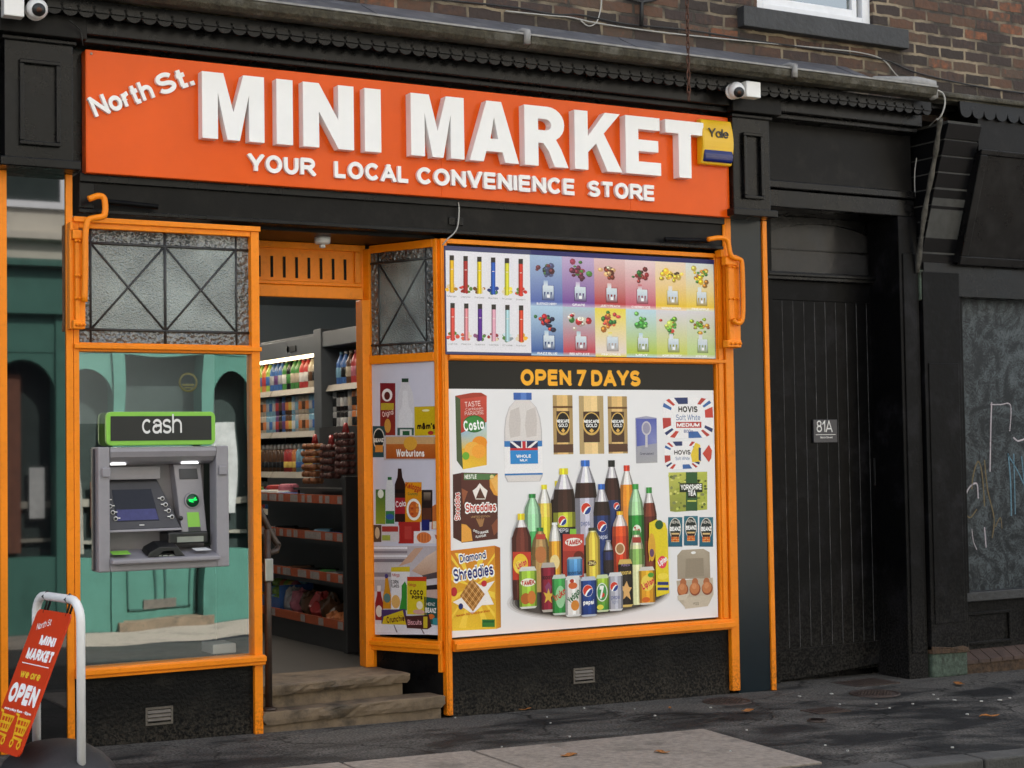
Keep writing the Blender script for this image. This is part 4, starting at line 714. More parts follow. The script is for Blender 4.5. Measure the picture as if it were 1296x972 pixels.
    A.L = 5; A.quad(240, m(165), 388, m(312), 'a82c28'); A.up(); A.quad(282, m(195), 330, m(282), 'b8403a'); A.quad(398, m(150), 452, m(225), '262a68'); A.L = 7; A.quad(120, m(190), 245, m(300), 'cfc6ca'); A.up(); A.quad(128, m(195), 238, m(232), 'a83a34'); A.quad(128, m(255), 185, m(292), 'a0a848'); A.quad(68, m(185), 124, m(302), '5a4436'); A.up(); A.ell(96, m(240), 16, 40, 'c8b090')
    A.L = 8; A.quad(345, m(228), 480, m(312), 'e2dce0'); A.up(); A.ell(415, m(272), 50, 38, 'd87a40'); A.up(); 
    for k in range(4): A.quad(380+k*20, m(245), 386+k*20, m(300), 'b85a2c')
    A.L = 8; A.quad(482, m(228), 526, m(312), 'ded8dc'); A.up(); A.poly([(488, m(250)), (520, m(262)), (520, m(290)), (496, m(280))], 'a85a50')
    # bottom photo: blurred shelves and cereal
    A.L = 1; q = 340; A.quad(70, m(330), 530, m(935), 'b8aeb4', bot='d8d4dc')
    A.up()
    for k, (y0_, y1_, col) in enumerate(((335, 350, 'ece8ee'), (362, 380, '8a8088'), (392, 405, 'e2dee4'), (418, 440, '7a7078'), (455, 500, 'c4bcc2'), (510, 540, '8a8088'), (560, 640, 'b0a8ae'))): A.quad(70, m(y0_), 300, m(y1_), col)
    A.poly([(240, m(470)), (350, m(345)), (410, m(340)), (330, m(440))], 'c8a088'); A.poly([(330, m(500)), (430, m(400)), (520, m(345)), (530, m(520)), (420, m(540))], ['c8a48c', 'd8bca8', 'dcc4b4', 'caa890', 'b89078']); A.poly([(400, m(530)), (530, m(500)), (530, m(545)), (420, m(560))], '54484a'); A.poly([(430, m(600)), (530, m(590)), (530, m(625)), (430, m(630))], '2a2428'); A.poly([(430, m(630)), (530, m(625)), (530, m(800)), (430, m(760))], 'c0a49a')
    A.up(); A.poly([(70, m(860)), (530, m(880)), (530, m(940)), (70, m(915))], 'dedbe4'); A.up(); A.poly([(205, m(868)), (212, m(868)), (235, m(920)), (225, m(920))], '7a7078'); A.poly([(385, m(880)), (392, m(880)), (420, m(930)), (410, m(930))], '7a7078')
    A.L = 5; A.poly([(190, m(475)), (318, m(470)), (315, m(770)), (192, m(765))], 'e0dce0'); A.up(); A.poly([(190, m(475)), (318, m(470)), (318, m(505)), (190, m(505))], 'd0b82c'); A.text('Kelloggs', 196, m(515), 248, m(538), 'b03030', w=.16); A.text('CORN', 190, m(562), 240, m(588), '222222', w=.22); A.text('FLAKES', 190, m(592), 244, m(614), '222222', w=.22); A.ell(222, m(710), 30, 46, 'd8a860')
    A.poly([(262, m(600)), (285, m(570)), (298, m(600)), (298, m(770)), (245, m(765)), (262, m(680))], '3a8a34')
    A.L = 8; A.poly([(300, m(545)), (432, m(545)), (432, m(800)), (300, m(795))], 'd2bc24'); A.up(); A.poly([(300, m(540)), (432, m(540)), (432, m(570)), (300, m(568))], 'b83a24'); A.text('Kelloggs', 308, m(582), 362, m(604), 'b03030', w=.16); A.text('COCO', 318, m(630), 410, m(664), '3a2018', w=.3); A.text('POPS', 332, m(668), 405, m(694), '3a2018', w=.3); A.ell(385, m(735), 22, 28, 'e8dcc0'); A.ell(380, m(780), 40, 16, 'c89a90')
    A.L = 8; A.poly([(415, m(675)), (515, m(690)), (512, m(872)), (420, m(855))], '24504c'); A.up(); A.text('HEINZ', 432, m(716), 490, m(738), 'd8d4cc', w=.16); A.text('BEANZ', 424, m(752), 498, m(786), 'e8e4e0', w=.24); A.ell(465, m(812), 22, 18, 'c8682c'); A.poly([(475, m(820)), (512, m(825)), (512, m(872)), (475, m(866))], '3a8890')
    A.L = 5; A.poly([(95, m(610)), (118, m(610)), (122, m(665)), (136, m(720)), (134, m(838)), (82, m(835)), (80, m(720)), (94, m(665))], '8a2426'); A.up(); A.quad(95, m(600), 119, m(640), 'd8d4d4'); A.ell(108, m(775), 22, 40, 'd8d0c8')
    A.L = 5; A.poly([(150, m(545)), (168, m(545)), (180, m(620)), (190, m(670)), (188, m(758)), (135, m(758)), (134, m(670)), (145, m(620))], 'c88a20'); A.up(); A.ell(158, m(535), 12, 16, '4a3a78'); A.ell(162, m(685), 24, 32, '5a7a78')
    A.L = 12; A.poly([(125, m(765)), (290, m(760)), (300, m(862)), (125, m(860))], '4a3464'); A.poly([(140, m(812)), (270, m(768)), (295, m(868)), (130, m(862))], 'd0b424', L=13); A.L = 14; A.text('Crunchie', 160, m(805), 282, m(850), '5a2a20', w=.22, rot=8)
    A.L = 15; A.poly([(285, m(808)), (450, m(800)), (468, m(880)), (440, m(898)), (300, m(890))], '4a2826'); A.up(); A.text('Biscuits', 305, m(832), 400, m(868), 'd8a0a8', w=.18, rot=3); A.quad(412, m(812), 440, m(890), 'c8b030')
    A.build('printed_groceries', t)
    return t
# ================================================================ GROUND
def sheet(name, pts, m, kind='structure', th=None):
    mb = MB(); n = len(pts); mb.add(pts, [tuple(range(n))]); o = mb.build(name, m); o['kind'] = kind; return o
def gridsheet(name, xs, ys, zf, m):
    mb = MB(); vs = [(x, y, zf(x, y)) for y in ys for x in xs]; n = len(xs)
    mb.add(vs, [(j*n+i, j*n+i+1, (j+1)*n+i+1, (j+1)*n+i) for j in range(len(ys)-1) for i in range(n-1)], smooth=False); o = mb.build(name, m); o['kind'] = 'structure'; return o
KY = -2.5      # kerb line
def kerb_y(x): return -2.42 - .03*max(0, x-5)**1.6
XS = [-60, -25, -8] + [i*.5 for i in range(-8, 30)] + [20, 35, 80]
mb = MB(); n = len(XS)
vs = [(x, kerb_y(max(0, min(x, 14))), gz(x)-.012) for x in XS]+[(x, .9 if 7 < x < 10.5 else .3, gz(x)) for x in XS]; mb.add(vs, [(i, i+1, n+i+1, n+i) for i in range(n-1)]); o = mb.build('pavement', M['asphalt']); o['kind'] = 'structure'
mb = MB()
for i in range(n-1):
    x0, x1 = XS[i], XS[i+1]; a, b = kerb_y(max(0, min(x0, 14))), kerb_y(max(0, min(x1, 14)))
    if x1-x0 > 1: pass
    g = .006
    mb.add([(x0+g, a-.15, gz(x0)-.012), (x1-g, b-.15, gz(x1)-.012), (x1-g, b+.0, gz(x1)-.006), (x0+g, a+.0, gz(x0)-.006), (x0+g, a-.16, gz(x0)-.14), (x1-g, b-.16, gz(x1)-.14), (x1-g, b, gz(x1)-.14), (x0+g, a, gz(x0)-.14)],
           [(0, 1, 2, 3), (4, 5, 1, 0), (7, 3, 2, 6), (4, 0, 3, 7), (1, 5, 6, 2)])
o = mb.build('kerb', M['kerb'], bevel=.012); o['kind'] = 'structure'
gridsheet('road', [-60, -20, 0, 10, 20, 80], [-9.0, -6, -4, -2.4], lambda x, y: gz(x)-.12 - .045*max(0, -2.4-y), M['road'])
gridsheet('far_pavement', [-60, 0, 5, 10, 80], [-10.56, -8.99], lambda x, y: -.44, M['flag'])
gridsheet('ground', [-120, 0, 160], [-60, 60], lambda x, y: -.9, M['road'])
# paving flags laid in the asphalt
FLG = [(2.75, 3.46), (3.475, 4.215), (4.235, 5.74)]
for i, (xa, xb) in enumerate(FLG):
    mb = MB(); y1 = -1.13-.02*i; y0 = -2.33; g = lambda x: gz(x)
    xbb = xb-.09 if i == 2 else xb-.03; xaa = xa-.03 if i else xa
    mb.add([(xaa, y0, gz(xa)-.03), (xbb, y0, gz(xb)-.03), (xb, y1, gz(xb)-.03), (xa, y1, gz(xa)-.03), (xaa, y0, gz(xa)+.001), (xbb, y0, gz(xb)+.001), (xb, y1, gz(xb)+.006), (xa, y1, gz(xa)+.006)], [(0, 1, 5, 4), (1, 2, 6, 5), (2, 3, 7, 6), (3, 0, 4, 7), (4, 5, 6, 7)])
    o = mb.build('paving_slab', M['flag'], bevel=.004); o['kind'] = 'structure'

# ================================================================ THE BRICK BUILDING
bld = thing('brick_building', 'old dark brick building with a white upstairs window above the shopfronts', 'building', (5.9, 0, 0))
WX0, WX1, WZ0 = at(958, 2, Y=0).x, at(1105, 20, Y=0).x, at(1050, 22, Y=.0).z
SX0, SX1 = at(941, 15, Y=-.07).x, at(1150, 50, Y=-.07).x; SZ0, SZ1 = at(1045, 47, Y=-.07).z, at(1045, 22, Y=-.07).z
HT = 7.0; mb = MB(); wz1 = SZ1+1.5
for x0, x1, z0, z1 in ((-.5, WX0, 4.0, HT), (WX1, 14.5, 4.0, HT), (WX0, WX1, 4.0, SZ1), (WX0, WX1, wz1, HT)): mb.box(x0, x1, 0, .3, z0, z1)
mb.build('brick_wall', M['brick'], bld)
MB().box(SX0, SX1, -.075, .05, SZ0, SZ1).build('window_sill', M['sill'], bld, bevel=.006)
wf = MB().box(WX0+.003, WX0+.075, .03, .12, SZ1, wz1).box(WX1-.075, WX1-.003, .03, .12, SZ1, wz1).box(WX0+.075, WX1-.075, .03, .12, wz1-.08, wz1).box(WX0+.075, WX1-.075, .03, .12, SZ1, SZ1+.07).build('window', M['whitepaint'], bld, bevel=.004)
MB().box(WX0+.09, WX0+.135, .05, .10, SZ1+.072, wz1-.09).box(WX1-.155, WX1-.11, .05, .10, SZ1+.072, wz1-.09).box(WX0+.135, WX1-.155, .05, .10, SZ1+.072, SZ1+.125).build('frame', M['whitepaint'], wf, bevel=.004)
MB().box(WX0+.08, WX1-.08, .08, .084, SZ1+.07, wz1-.08).build('pane', M['dustyglass'], wf)
MB().box(WX0-.1, WX1+.1, .32, .34, SZ1-.1, wz1+.1).build('net_curtain', mat('grey_net_curtain', (.30, .30, .29), .9, noise=.1), wf)
MB().box(-.5, 14.5, 1.0, 9.2, 6.8, 7.0).box(-.5, 14.5, .3, 1.0, 6.9, 7.0).build('roof', M['shelfdark'], bld)
MB().box(-.5, -.3, .3, 9.2, -.9, 6.9).box(14.3, 14.5, .3, 9.2, -.9, 6.9).box(-.5, 14.5, 9.2, 9.4, -.9, 7.0).build('side_wall', M['brick'], bld)
# lead flashing over the shopfront cornice, in lapped sheets
mb = MB(); x = -.5; rnd = random.Random(5); k = 0
while x < 7.95:
    w = min(.93, 7.97-x); d = .004 if k % 2 else 0
    mb.prism([(x, .0-.002-d, 4.325), (x, -.035-d, 4.30+d), (x, -.30, 4.172+d), (x, -.30, 4.155), (x, -.0-.002, 4.155)], (w+(.012 if w > .9 else 0), 0, 0)); x += w; k += 1
mb.build('lead_flashing', M['lead'], bld)
# gutter with lapped joints
mb = MB(); gx0 = 1.2
for x0, x1 in ((-.5, 2.58), (2.585, 5.08), (5.085, 7.15), (7.155, 8.42)):
    prof = [(-.27, 4.155), (-.27, 4.09), (-.30, 4.07), (-.40, 4.065), (-.435, 4.085), (-.445, 4.115), (-.445, 4.130)]
    mb.prism([(x0, y, z) for y, z in prof]+[(x0, -.30, 4.150)], (x1-x0, 0, 0))
mb.build('gutter', M['gutter'], bld, bevel=.004)
mb = MB().box(-.5, 8.42, -.452, -.425, 4.131, 4.143)
for x in (2.58, 5.08, 7.15): mb.tube([(x-.03, -.452, 4.075), (x-.03, -.456, 4.15), (x-.03, -.40, 4.165), (x-.03, -.28, 4.17)], .022, 8)
mb.tube([(7.9, -.36, 4.16), (8.3, -.37, 4.165), (8.41, -.38, 4.15), (8.43, -.40, 4.06)], [.02, .05, .06, .03], 8)
for x0 in (2.62, 5.12, 7.2): pass
mb.build('gutter_lip', M['gutterlip'], bld)
# far-right mossy ledge over the neighbouring shop
mb = MB().box(8.46, 14.5, -.32, -.0-.003, 4.085, 4.15).box(8.46, 14.5, -.36, -.30, 4.10, 4.135)
mb.build('mossy_ledge', M['gutter'], bld, bevel=.01)
# cornice with a scalloped (lambrequin) valance
def scallop_board(name, x0, x1, y, ztop, zbot, pitch, parent, m, amp=.045):
    mb = MB(); n = int(round((x1-x0)/pitch)); p = (x1-x0)/n; front = []
    for i in range(n):
        xa = x0+i*p; r = p*.46
        zc = zbot+r*.78
        pts = [(xa, y, ztop), (xa, y, zc+.02)]
        for k in range(9):
            a = PI+PI*k/8; pts.append((xa+p/2+r*math.cos(a), y, zc+r*.78*math.sin(a)))
        pts += [(xa+p, y, zc+.02), (xa+p, y, ztop)]
        mb.prism(pts, (0, .02, 0))
        # dark key-hole slot between scallops
    mb.build(name, m, parent)
    return p, n
crn = thing('shop_cornice', 'long black painted cornice with scalloped valance above the orange sign', 'cornice', (5, 0, 4))
MB().box(-.5, 8.50, -.27, .0, 4.035, 4.068).box(-.5, 8.50, -.245, .0, 3.99, 4.035).box(-.5, 8.5, -.20, 0, 3.9, 3.99).box(-.5, 8.5, -.15, 0, 3.865, 3.90).build('moulding', M['black'], crn, bevel=.006)
scallop_board('valance', 2.10, 8.50, -.292, 4.062, 3.967, .0865, crn, M['black'])
mb = MB()
for i in range(75):
    x = 2.10+i*(6.4/74); 
    if x < 8.5: mb.lathe([(0, 0), (.0085, 0), (.0085, .004), (0, .004)], (x, -.2925, 4.025), 8, axis='Y'); mb.box(x-.004, x+.004, -.296, -.293, 3.99, 4.02)
mb.build('keyhole_slots', mat('slot_shadow_paint', (.002, .002, .002), .9), crn)
mb = MB()
for i in range(74): x = 2.10+(i+.5)*(6.4/74); mb.box(x-.036, x+.036, -.304, -.2925, 3.998, 4.009)
mb.build('beads', M['black'], crn)

# ================================================================ MINI MARKET SHOPFRONT
shop = thing('shopfront', 'black and bright orange mini market shopfront with a recessed doorway', 'shopfront', (4.6, 0, 0))
def capital(x0, x1, z0, z1, lab=None):
    cap = MB().box(x0, x1, -.16, -.0, z0+.05, z1-.13).box(x0-.03, x1+.03, -.20, 0, z0, z0+.05).box(x0-.015, x1+.015, -.18, 0, z1-.15, z1-.125).build('pilaster_capital', M['black'], shop, bevel=.006)
    MB().box(x0-.04, x1+.06, -.225, 0, z1-.122, z1).build('capital_block', M['brownblack'], cap, bevel=.006)
    a, b, c, d = x0+.075, x1-.075, z0+.12, z1-.25; w = .022
    MB().box(a, b, -.188, -.161, d-w, d).box(a, b, -.188, -.161, c, c+w).box(a, a+w, -.188, -.161, c+w, d-w).box(b-w, b, -.188, -.161, c+w, d-w).build('panel_moulding', M['black'], cap, bevel=.004)
    return cap
capital(2.0, 2.365, 3.155, 3.985)
capital(6.815, 7.13, 3.165, 3.985)
MB().box(2.37, 6.83, -.03, -.0, 3.17, 3.9).build('fascia_board', M['black'], shop)
# awning box beam over the windows
ab = MB().box(2.42, 6.80, -.055, .08, 2.945, 3.165).build('awning_box', M['brownblack'], shop, bevel=.006)
MB().box(2.42, 6.80, -.075, -.056, 3.115, 3.165).box(2.42, 6.80, -.068, -.056, 2.945, 2.968).box(2.42, 2.50, -.07, -.056, 2.97, 3.11).box(4.70, 4.80, -.064, -.056, 3.0, 3.05).build('beam_moulding', M['black'], ab, bevel=.004)
# polished dark pilasters with orange edge strips
pl = MB().box(2.04, 2.352, -.02, .05, gz(2.2)+.02, 3.155).build('pilaster', M['mirrorblack'], shop, label='polished black pilaster at the left end')
MB().box(2.0, 2.038, -.035, .05, gz(2), 3.155).box(2.354, 2.392, -.035, .05, gz(2.35), 3.155).build('edge_strip', M['orange'], pl, bevel=.003)
pr = MB().box(6.875, 7.15, -.02, .3, gz(7), 3.165).build('pilaster', M['navygloss'], shop, label='slate grey pilaster at the right end')
MB().box(6.807, 6.873, -.045, .05, gz(6.84)+.02, 3.165).box(7.152, 7.19, -.035, .02, gz(7.17), 3.165).build('edge_strip', M['orange'], pr, bevel=.004)
MB().box(1.2, 1.998, -.02, .3, -.05, 3.155).build('end_wall', M['black'], shop)
# window joinery: posts, transoms, sills
def frame_bar(x0, x1, z0, z1, y0=-.035, y1=.06): return (x0, x1, y0, y1, z0, z1)
lw = MB()
for b in (frame_bar(2.394, 2.425, .46, 2.92), frame_bar(3.42, 3.47, .0, 2.92, -.04), frame_bar(2.425, 3.42, 2.865, 2.92), frame_bar(2.425, 3.42, 2.185, 2.235)): lw.box(*b)
lw.box(2.394, 3.475, -.06, -.035, 2.20, 2.225).box(2.394, 3.475, -.055, -.035, 2.895, 2.925).box(2.394, 3.475, -.075, .06, .405, .46).box(2.394, 3.475, -.09, -.06, .425, .455)
wl = lw.build('window_frame', M['orange'], shop, bevel=.004)
rw = MB()
X_R0, X_R1 = 4.70, 6.735
for b in (frame_bar(4.658, 4.70, .0, 2.92, -.03), frame_bar(6.735, 6.80, .39, 2.92, -.03), frame_bar(4.70, 6.735, 2.89, 2.92), frame_bar(4.70, 6.735, 2.168, 2.21)): rw.box(*b)
rw.box(4.70, 6.80, -.06, .06, .385, .455).box(4.70, 6.82, -.085, -.06, .40, .435).box(4.70, 6.805, -.05, -.035, 2.175, 2.20).box(6.75, 6.785, -.04, -.03, .46, 2.9).box(4.668, 4.69, -.038, -.03, .0, 2.9)
wr = rw.build('window_frame', M['orange'], shop, bevel=.004)
# splayed side of the doorway
su = (SPL1-SPL0).normalized(); sn = Vector((su.y, -su.x, 0)); sL = (SPL1-SPL0).length
def sp(a, z, d=0): return SPL0+su*a+Vector((0, 0, z))+sn*d
def spbar(mb, a0, a1, z0, z1, d0, d1):
    mb.prism([sp(a0, z0, d0), sp(a1, z0, d0), sp(a1, z1, d0), sp(a0, z1, d0)], sn*(d1-d0)); return mb
mb = MB()
for q in ((-.06, .018, .26, 2.90, -.05, .02), (sL-.03, sL+.0, .26, 2.92, -.05, .02), (.018, sL-.03, 2.87, 2.92, -.05, .02), (.018, sL-.03, 2.165, 2.22, -.05, .025), (-.06, sL, .37, .45, -.05, .03), (-.06, sL, .40, .43, .03, .045)): spbar(mb, *q)
wsf = mb.build('window_frame', M['orange'], shop, bevel=.004)
mb = MB(); spbar(mb, -.03, sL-.01, .0, .37, -.06, -.01); mb.build('stall_riser', M['black'], shop)
# leaded top lights
def leaded(x0, x1, z0, z1, fn, b, cells, parent, zig=True):
    """fn(a,z,d)->point ; border width b"""
    def slab(a0, a1, c0, c1, d0, d1): return [fn(a0, c0, d0), fn(a1, c0, d0), fn(a1, c1, d0), fn(a0, c1, d0)], fn(a0, c0, d1)-fn(a0, c0, d0)
    mb = MB()
    for q in ((x0, x1, z0, z0+b), (x0, x1, z1-b, z1), (x0, x0+b, z0+b, z1-b), (x1-b, x1, z0+b, z1-b)): mb.prism(*slab(*q, -.002, .002))
    g = mb.build('hammered_border', M['hammered'], parent)
    mb = MB(); mb.prism(*slab(x0+b, x1-b, z0+b, z1-b, -.002, .0022)); mb.build('frosted_pane', M['frosted'], parent)
    mb = MB(); r = .0065
    def T(a0, c0, a1, c1, k=1): mb.tube([fn(a0, c0, .003), fn(a1, c1, .003)], r*k, 6)
    T(x0+b, z0, x0+b, z1); T(x1-b, z0, x1-b, z1); T(x0, z0+b, x1, z0+b, 1.3); T(x0, z1-b, x1, z1-b, 1.3)
    w = (x1-x0-2*b)/cells
    for i in range(cells):
        a = x0+b+i*w; T(a, z0+b, a+w, z1-b); T(a, z1-b, a+w, z0+b)
        if i: T(a, z0, a, z1, 1.3)
    mb.build('lead_cames', M['came'], parent)
leaded(2.425, 3.42, 2.235, 2.865, lambda a, z, d: Vector((a, .01-d, z)), .075, 2, wl)
leaded(.018, sL-.03, 2.22, 2.87, lambda a, z, d: sp(a, z, d), .065, 1, wsf)
# stall risers
mb = MB().box(2.394, 3.42, -.01, .06, -.02, .405); rl = mb.build('stall_riser', M['blackrough'], shop)
mb = MB().box(4.70, 6.807, -.01, .06, -.1, .385); rr_ = mb.build('stall_riser', M['blackrough'], shop)
def vent(x0, x1, z0, z1, parent):
    mb = MB().box(x0, x1, -.018, -.011, z0, z0+.012).box(x0, x1, -.018, -.011, z1-.012, z1).box(x0, x0+.012, -.018, -.011, z0+.012, z1-.012).box(x1-.012, x1, -.018, -.011, z0+.012, z1-.012)
    for k in range(3):
        z = z0+.02+k*(z1-z0-.036)/3; mb.prism([(x0+.013, -.012, z), (x0+.013, -.022, z+.004), (x0+.013, -.013, z+.02)], (x1-x0-.026, 0, 0))
    mb.build('air_vent', M['ventmetal'], parent)
vent(2.787, 2.944, .113, .212, rl); vent(5.572, 5.731, .115, .213, rr_)
# shop window glass with the hatch board the cash machine is set in
_xl, _xr, _zb, _zt = at(118, 640, Y=0).x+.01, at(290.5, 640, Y=-.12).x-.02, at(205, 722, Y=-.12).z+.02, at(205, 565, Y=-.12).z-.02
mb = MB()     # the pane is cut out round the cash machine
for q in ((2.428, 3.418, _zt, 2.183), (2.428, 3.418, .462, _zb), (2.428, _xl, _zb, _zt), (_xr, 3.418, _zb, _zt)): mb.add([(q[0], .005, q[2]), (q[1], .005, q[2]), (q[1], .005, q[3]), (q[0], .005, q[3])], [(0, 1, 2, 3)])
mb.build('shop_glass', M['glass'], wl)
MB().box(2.5, 3.38, .5, .505, .1, 1.80).build('window_backing', mat('booth_grey', (.03, .045, .045), .6, noise=.2), shop)
MB().box(3.22, 3.36, .1, .3, .465, .52).build('cable_tray', M['white'], shop, bevel=.004)
MB().box(4.70, 6.735, .03, .05, .455, 2.9).build('window_backing', M['shelfdark'], shop)
# entrance: soffit, door head, vent panel, jambs
DY = .52
MB().box(3.42, 4.66, .061, 1.0, 2.925, 2.96).build('soffit', M['brownblack'], shop)
dh = MB().box(3.47, 4.40, DY, DY+.06, 2.62, 2.925).build('door_head', M['orange'], shop)
mb = MB().box(3.47, 4.36, DY-.05, DY-.001, 2.575, 2.65).box(3.47, 4.36, DY-.02, DY-.001, 2.655, 2.68).box(3.47, 4.36, DY-.02, DY-.001, 2.88, 2.923).box(4.32, 4.36, DY-.02, DY-.001, 2.68, 2.88); mb.build('head_moulding', M['orange'], dh, bevel=.005)
slot_m = mat('slot_black', (.003, .003, .003), .9)
for i in range(10): x = 3.52+i*.082; MB().box(x-.008, x+.008, DY-.006, DY-.0005, 2.70, 2.83).build('vent_slot', slot_m, dh)
MB().box(4.355, 4.42, DY-.04, DY+.06, .262, 2.575).build('door_jamb', M['orange'], shop, bevel=.005)
MB().box(3.42, 3.45, .061, .6, .0, 2.925).build('doorway_reveal', M['brownblack'], shop)
# steps
def rough_slab(pts, z0, z1, seed, m, name):
    rnd = random.Random(seed); mb = MB(); P = []
    for i in range(len(pts)):
        a, b = Vector(pts[i]), Vector(pts[(i+1) % len(pts)]); n = max(1, int((b-a).length/.04))
        for k in range(n): P.append(a+(b-a)*k/n)
    N = len(P); c = sum(P, Vector((0, 0)))/N; rings = []
    for zz, s_ in ((z0, -.012), (z0+(z1-z0)*.35, .004), (z0+(z1-z0)*.7, .006), (z1-.006, .004), (z1, -.006)):
        rings.append([(p.x+(p-c).normalized().x*(s_+rnd.uniform(-.006, .006)), p.y+(p-c).normalized().y*(s_+rnd.uniform(-.008, .008)), zz+(rnd.uniform(-.003, .003) if zz < z1 else 0)) for p in P])
    vs = [v for r in rings for v in r]; fs = [(j*N+i, j*N+(i+1) % N, (j+1)*N+(i+1) % N, (j+1)*N+i) for j in range(4) for i in range(N)]+[tuple(range(4*N, 5*N)), tuple(range(N))[::-1]]
    mb.add(vs, fs); return mb.build(name, m, shop)
rough_slab([(3.475, -.045), (4.63, -.045), (4.62, .12), (3.475, .3)], .055, .128, 3, M['stone'], 'step')
rough_slab([(3.475, .04), (4.47, .10), (4.42, .56), (3.475, .56)], .205, .262, 4, M['stone'], 'step')
MB().box(3.475, 4.62, -.02, .3, -.05, .055).build('step_riser', M['stone'], shop)
MB().prism([(3.475, .085, .128), (4.44, .14, .128), (4.41, .5, .128), (3.475, .5, .128)], (0, 0, .078)).build('step_riser', M['stone'], shop)
# rusty cleats etc.
# ---------------------------------------------------------------- the sign
sgn = thing('shop_sign', 'large orange fascia sign reading north st. mini market in raised white letters', 'sign', (4.63, -.1, 3.155))
SZ_, ST_ = 3.157, 3.838
MB().box(2.443, 6.812, -.12, -.035, SZ_, ST_).build('sign_panel', M['sign'], sgn, bevel=.006)
MB().box(2.452, 4.62, -.122, -.1202, SZ_+.004, ST_-.004).box(4.623, 6.0, -.122, -.1202, SZ_+.004, ST_-.004).box(6.003, 6.805, -.122, -.1202, SZ_+.004, ST_-.004).build('sign_face', M['sign'], sgn)
# big built-up letters, traced as real outlines
BY = -.19
def zig(): pass
def big(ch, px0, px1):
    x0, x1 = at(px0, 150, Y=BY).x, at(px1, 150, Y=BY).x; z0, z1 = 3.388, 3.766; w, h = x1-x0, z1-z0; holes = []
    s = .235*.94  # stem as fraction of cap height
    sw = h*.262/w
    if ch == 'I': polys = [[(0, 0), (1, 0), (1, 1), (0, 1)]]
    elif ch == 'M': polys = [[(0, 0), (sw*.93, 0), (sw*.93, .70), (.40, 0), (.60, 0), (1-sw*.93, .70), (1-sw*.93, 0), (1, 0), (1, 1), (.66, 1), (.5, .42), (.34, 1), (0, 1)]]
    elif ch == 'N': polys = [[(0, 0), (sw, 0), (sw, .56), (1-sw*1.0, 0), (1, 0), (1, 1), (1-sw, 1), (1-sw, .45), (sw*1.0, 1), (0, 1)]]
    elif ch == 'A': polys = [[(0, 0), (.28, 0), (.335, .17), (.42, .38), (.5, .74), (.5, 1), (.35, 1)], [(1, 0), (.72, 0), (.665, .17), (.58, .38), (.5, .74), (.5, 1), (.65, 1)], [(.335, .17), (.665, .17), (.58, .38), (.42, .38)]]
    elif ch == 'K': polys = [[(0, 0), (sw, 0), (sw, .30), (.46, .46), (.70, 0), (1.03, 0), (.63, .64), (.99, 1), (.66, 1), (sw, .57), (sw, 1), (0, 1)]]
    elif ch == 'E': polys = [[(0, 0), (1, 0), (1, .22), (sw, .22), (sw, .40), (.93, .40), (.93, .60), (sw, .60), (sw, .78), (.98, .78), (.98, 1), (0, 1)]]
    elif ch == 'T': t = h*.262/w/2; polys = [[(.5-t, 0), (.5+t, 0), (.5+t, .77), (1, .77), (1, 1), (0, 1), (0, .77), (.5-t, .77)]]
    elif ch == 'R':
        o = [(.55, 1)]+[(.55+.39*math.sin(math.radians(a)), .71+.29*math.cos(math.radians(a))) for a in range(15, 180, 15)]
        i_ = [(.5, .79)]+[(.5+.13*math.sin(math.radians(a)), .695+.095*math.cos(math.radians(a))) for a in range(20, 180, 20)]+[(.5, .60)]
        polys = [[(0, 0), (sw, 0), (sw, 1), (0, 1)], [(sw, .79)]+i_[:1]+[]+[(.5, .79)]][:1]
        polys.append([(sw, 1)]+o+[(.57, .42)]+[(.5, .40), (sw, .40)]+[(sw, .60)]+i_[::-1]+[(sw, .79)])
        polys.append([(sw, .40), (.5, .40), (.57, .42), (.74, .455), (.86, .30), (1.03, 0), (.70, 0), (.57, .25), (.44, .385), (sw, .385)])
    mb = MB()
    for k, p in enumerate(polys): mb.prism([(x0+a*w, BY-k*.0004, z0+b*h) for a, b in p], (0, -BY-.1225+k*.0004+.0, 0))
    mb2 = MB()
    return mb.build('letter', M['letter'], sgn)
for ch, a, b in (('M', 256, 334.6), ('I', 350.2, 370.7), ('N', 383.8, 447.8), ('I', 461.7, 482.2), ('M', 520, 587.2), ('A', 594, 656), ('R', 663.6, 717), ('K', 727, 785), ('E', 791.4, 835.5), ('T', 842, 890)): big(ch, a, b)
def solid_text(s, origin, u, up, size, w, depth, m, parent, width=None, track=.1, name='letter', out=Vector((0, -1, 0)), merge=False):
    st, tw = textstrokes(s, size, w, None, track); xs = width/tw if width else 1; st, tw = textstrokes(s, size, w, None, track, xs)
    allm = MB()
    for ch, strokes in st:
        if ch == ' ': continue
        mb = allm if merge else MB()
        for k, quads in enumerate(strokes):
            d = depth+k*.0005
            n0 = len(mb.v); key = {}
            # one closed shell per stroke
            from collections import Counter
            vs = []; F = []
            def vid(p):
                q = (round(p[0], 6), round(p[1], 6))
                if q not in key: key[q] = len(vs); vs.append(q)
                return key[q]
            for q in quads: F.append([vid(p) for p in q])
            ed = Counter()
            for f in F:
                for i in range(len(f)): ed[frozenset((f[i], f[(i+1) % len(f)]))] += 1
            n = len(vs); v3 = [origin+u*a+up*b+out*d for a, b in vs]+[origin+u*a+up*b for a, b in vs]; fs = [tuple(f) for f in F]+[tuple(i+n for i in f[::-1]) for f in F]
            for f in F:
                for i in range(len(f)):
                    a, b = f[i], f[(i+1) % len(f)]
                    if a != b and ed[frozenset((a, b))] == 1: fs.append((b, a, a+n, b+n))
            mb.add(v3, [f for f in fs if len(set(f)) > 2])
        if not merge: mb.build(name, m, parent)
    if merge: return allm.build(name, m, parent)
uX, uZ = Vector((1, 0, 0)), Vector((0, 0, 1))
YS = -.145
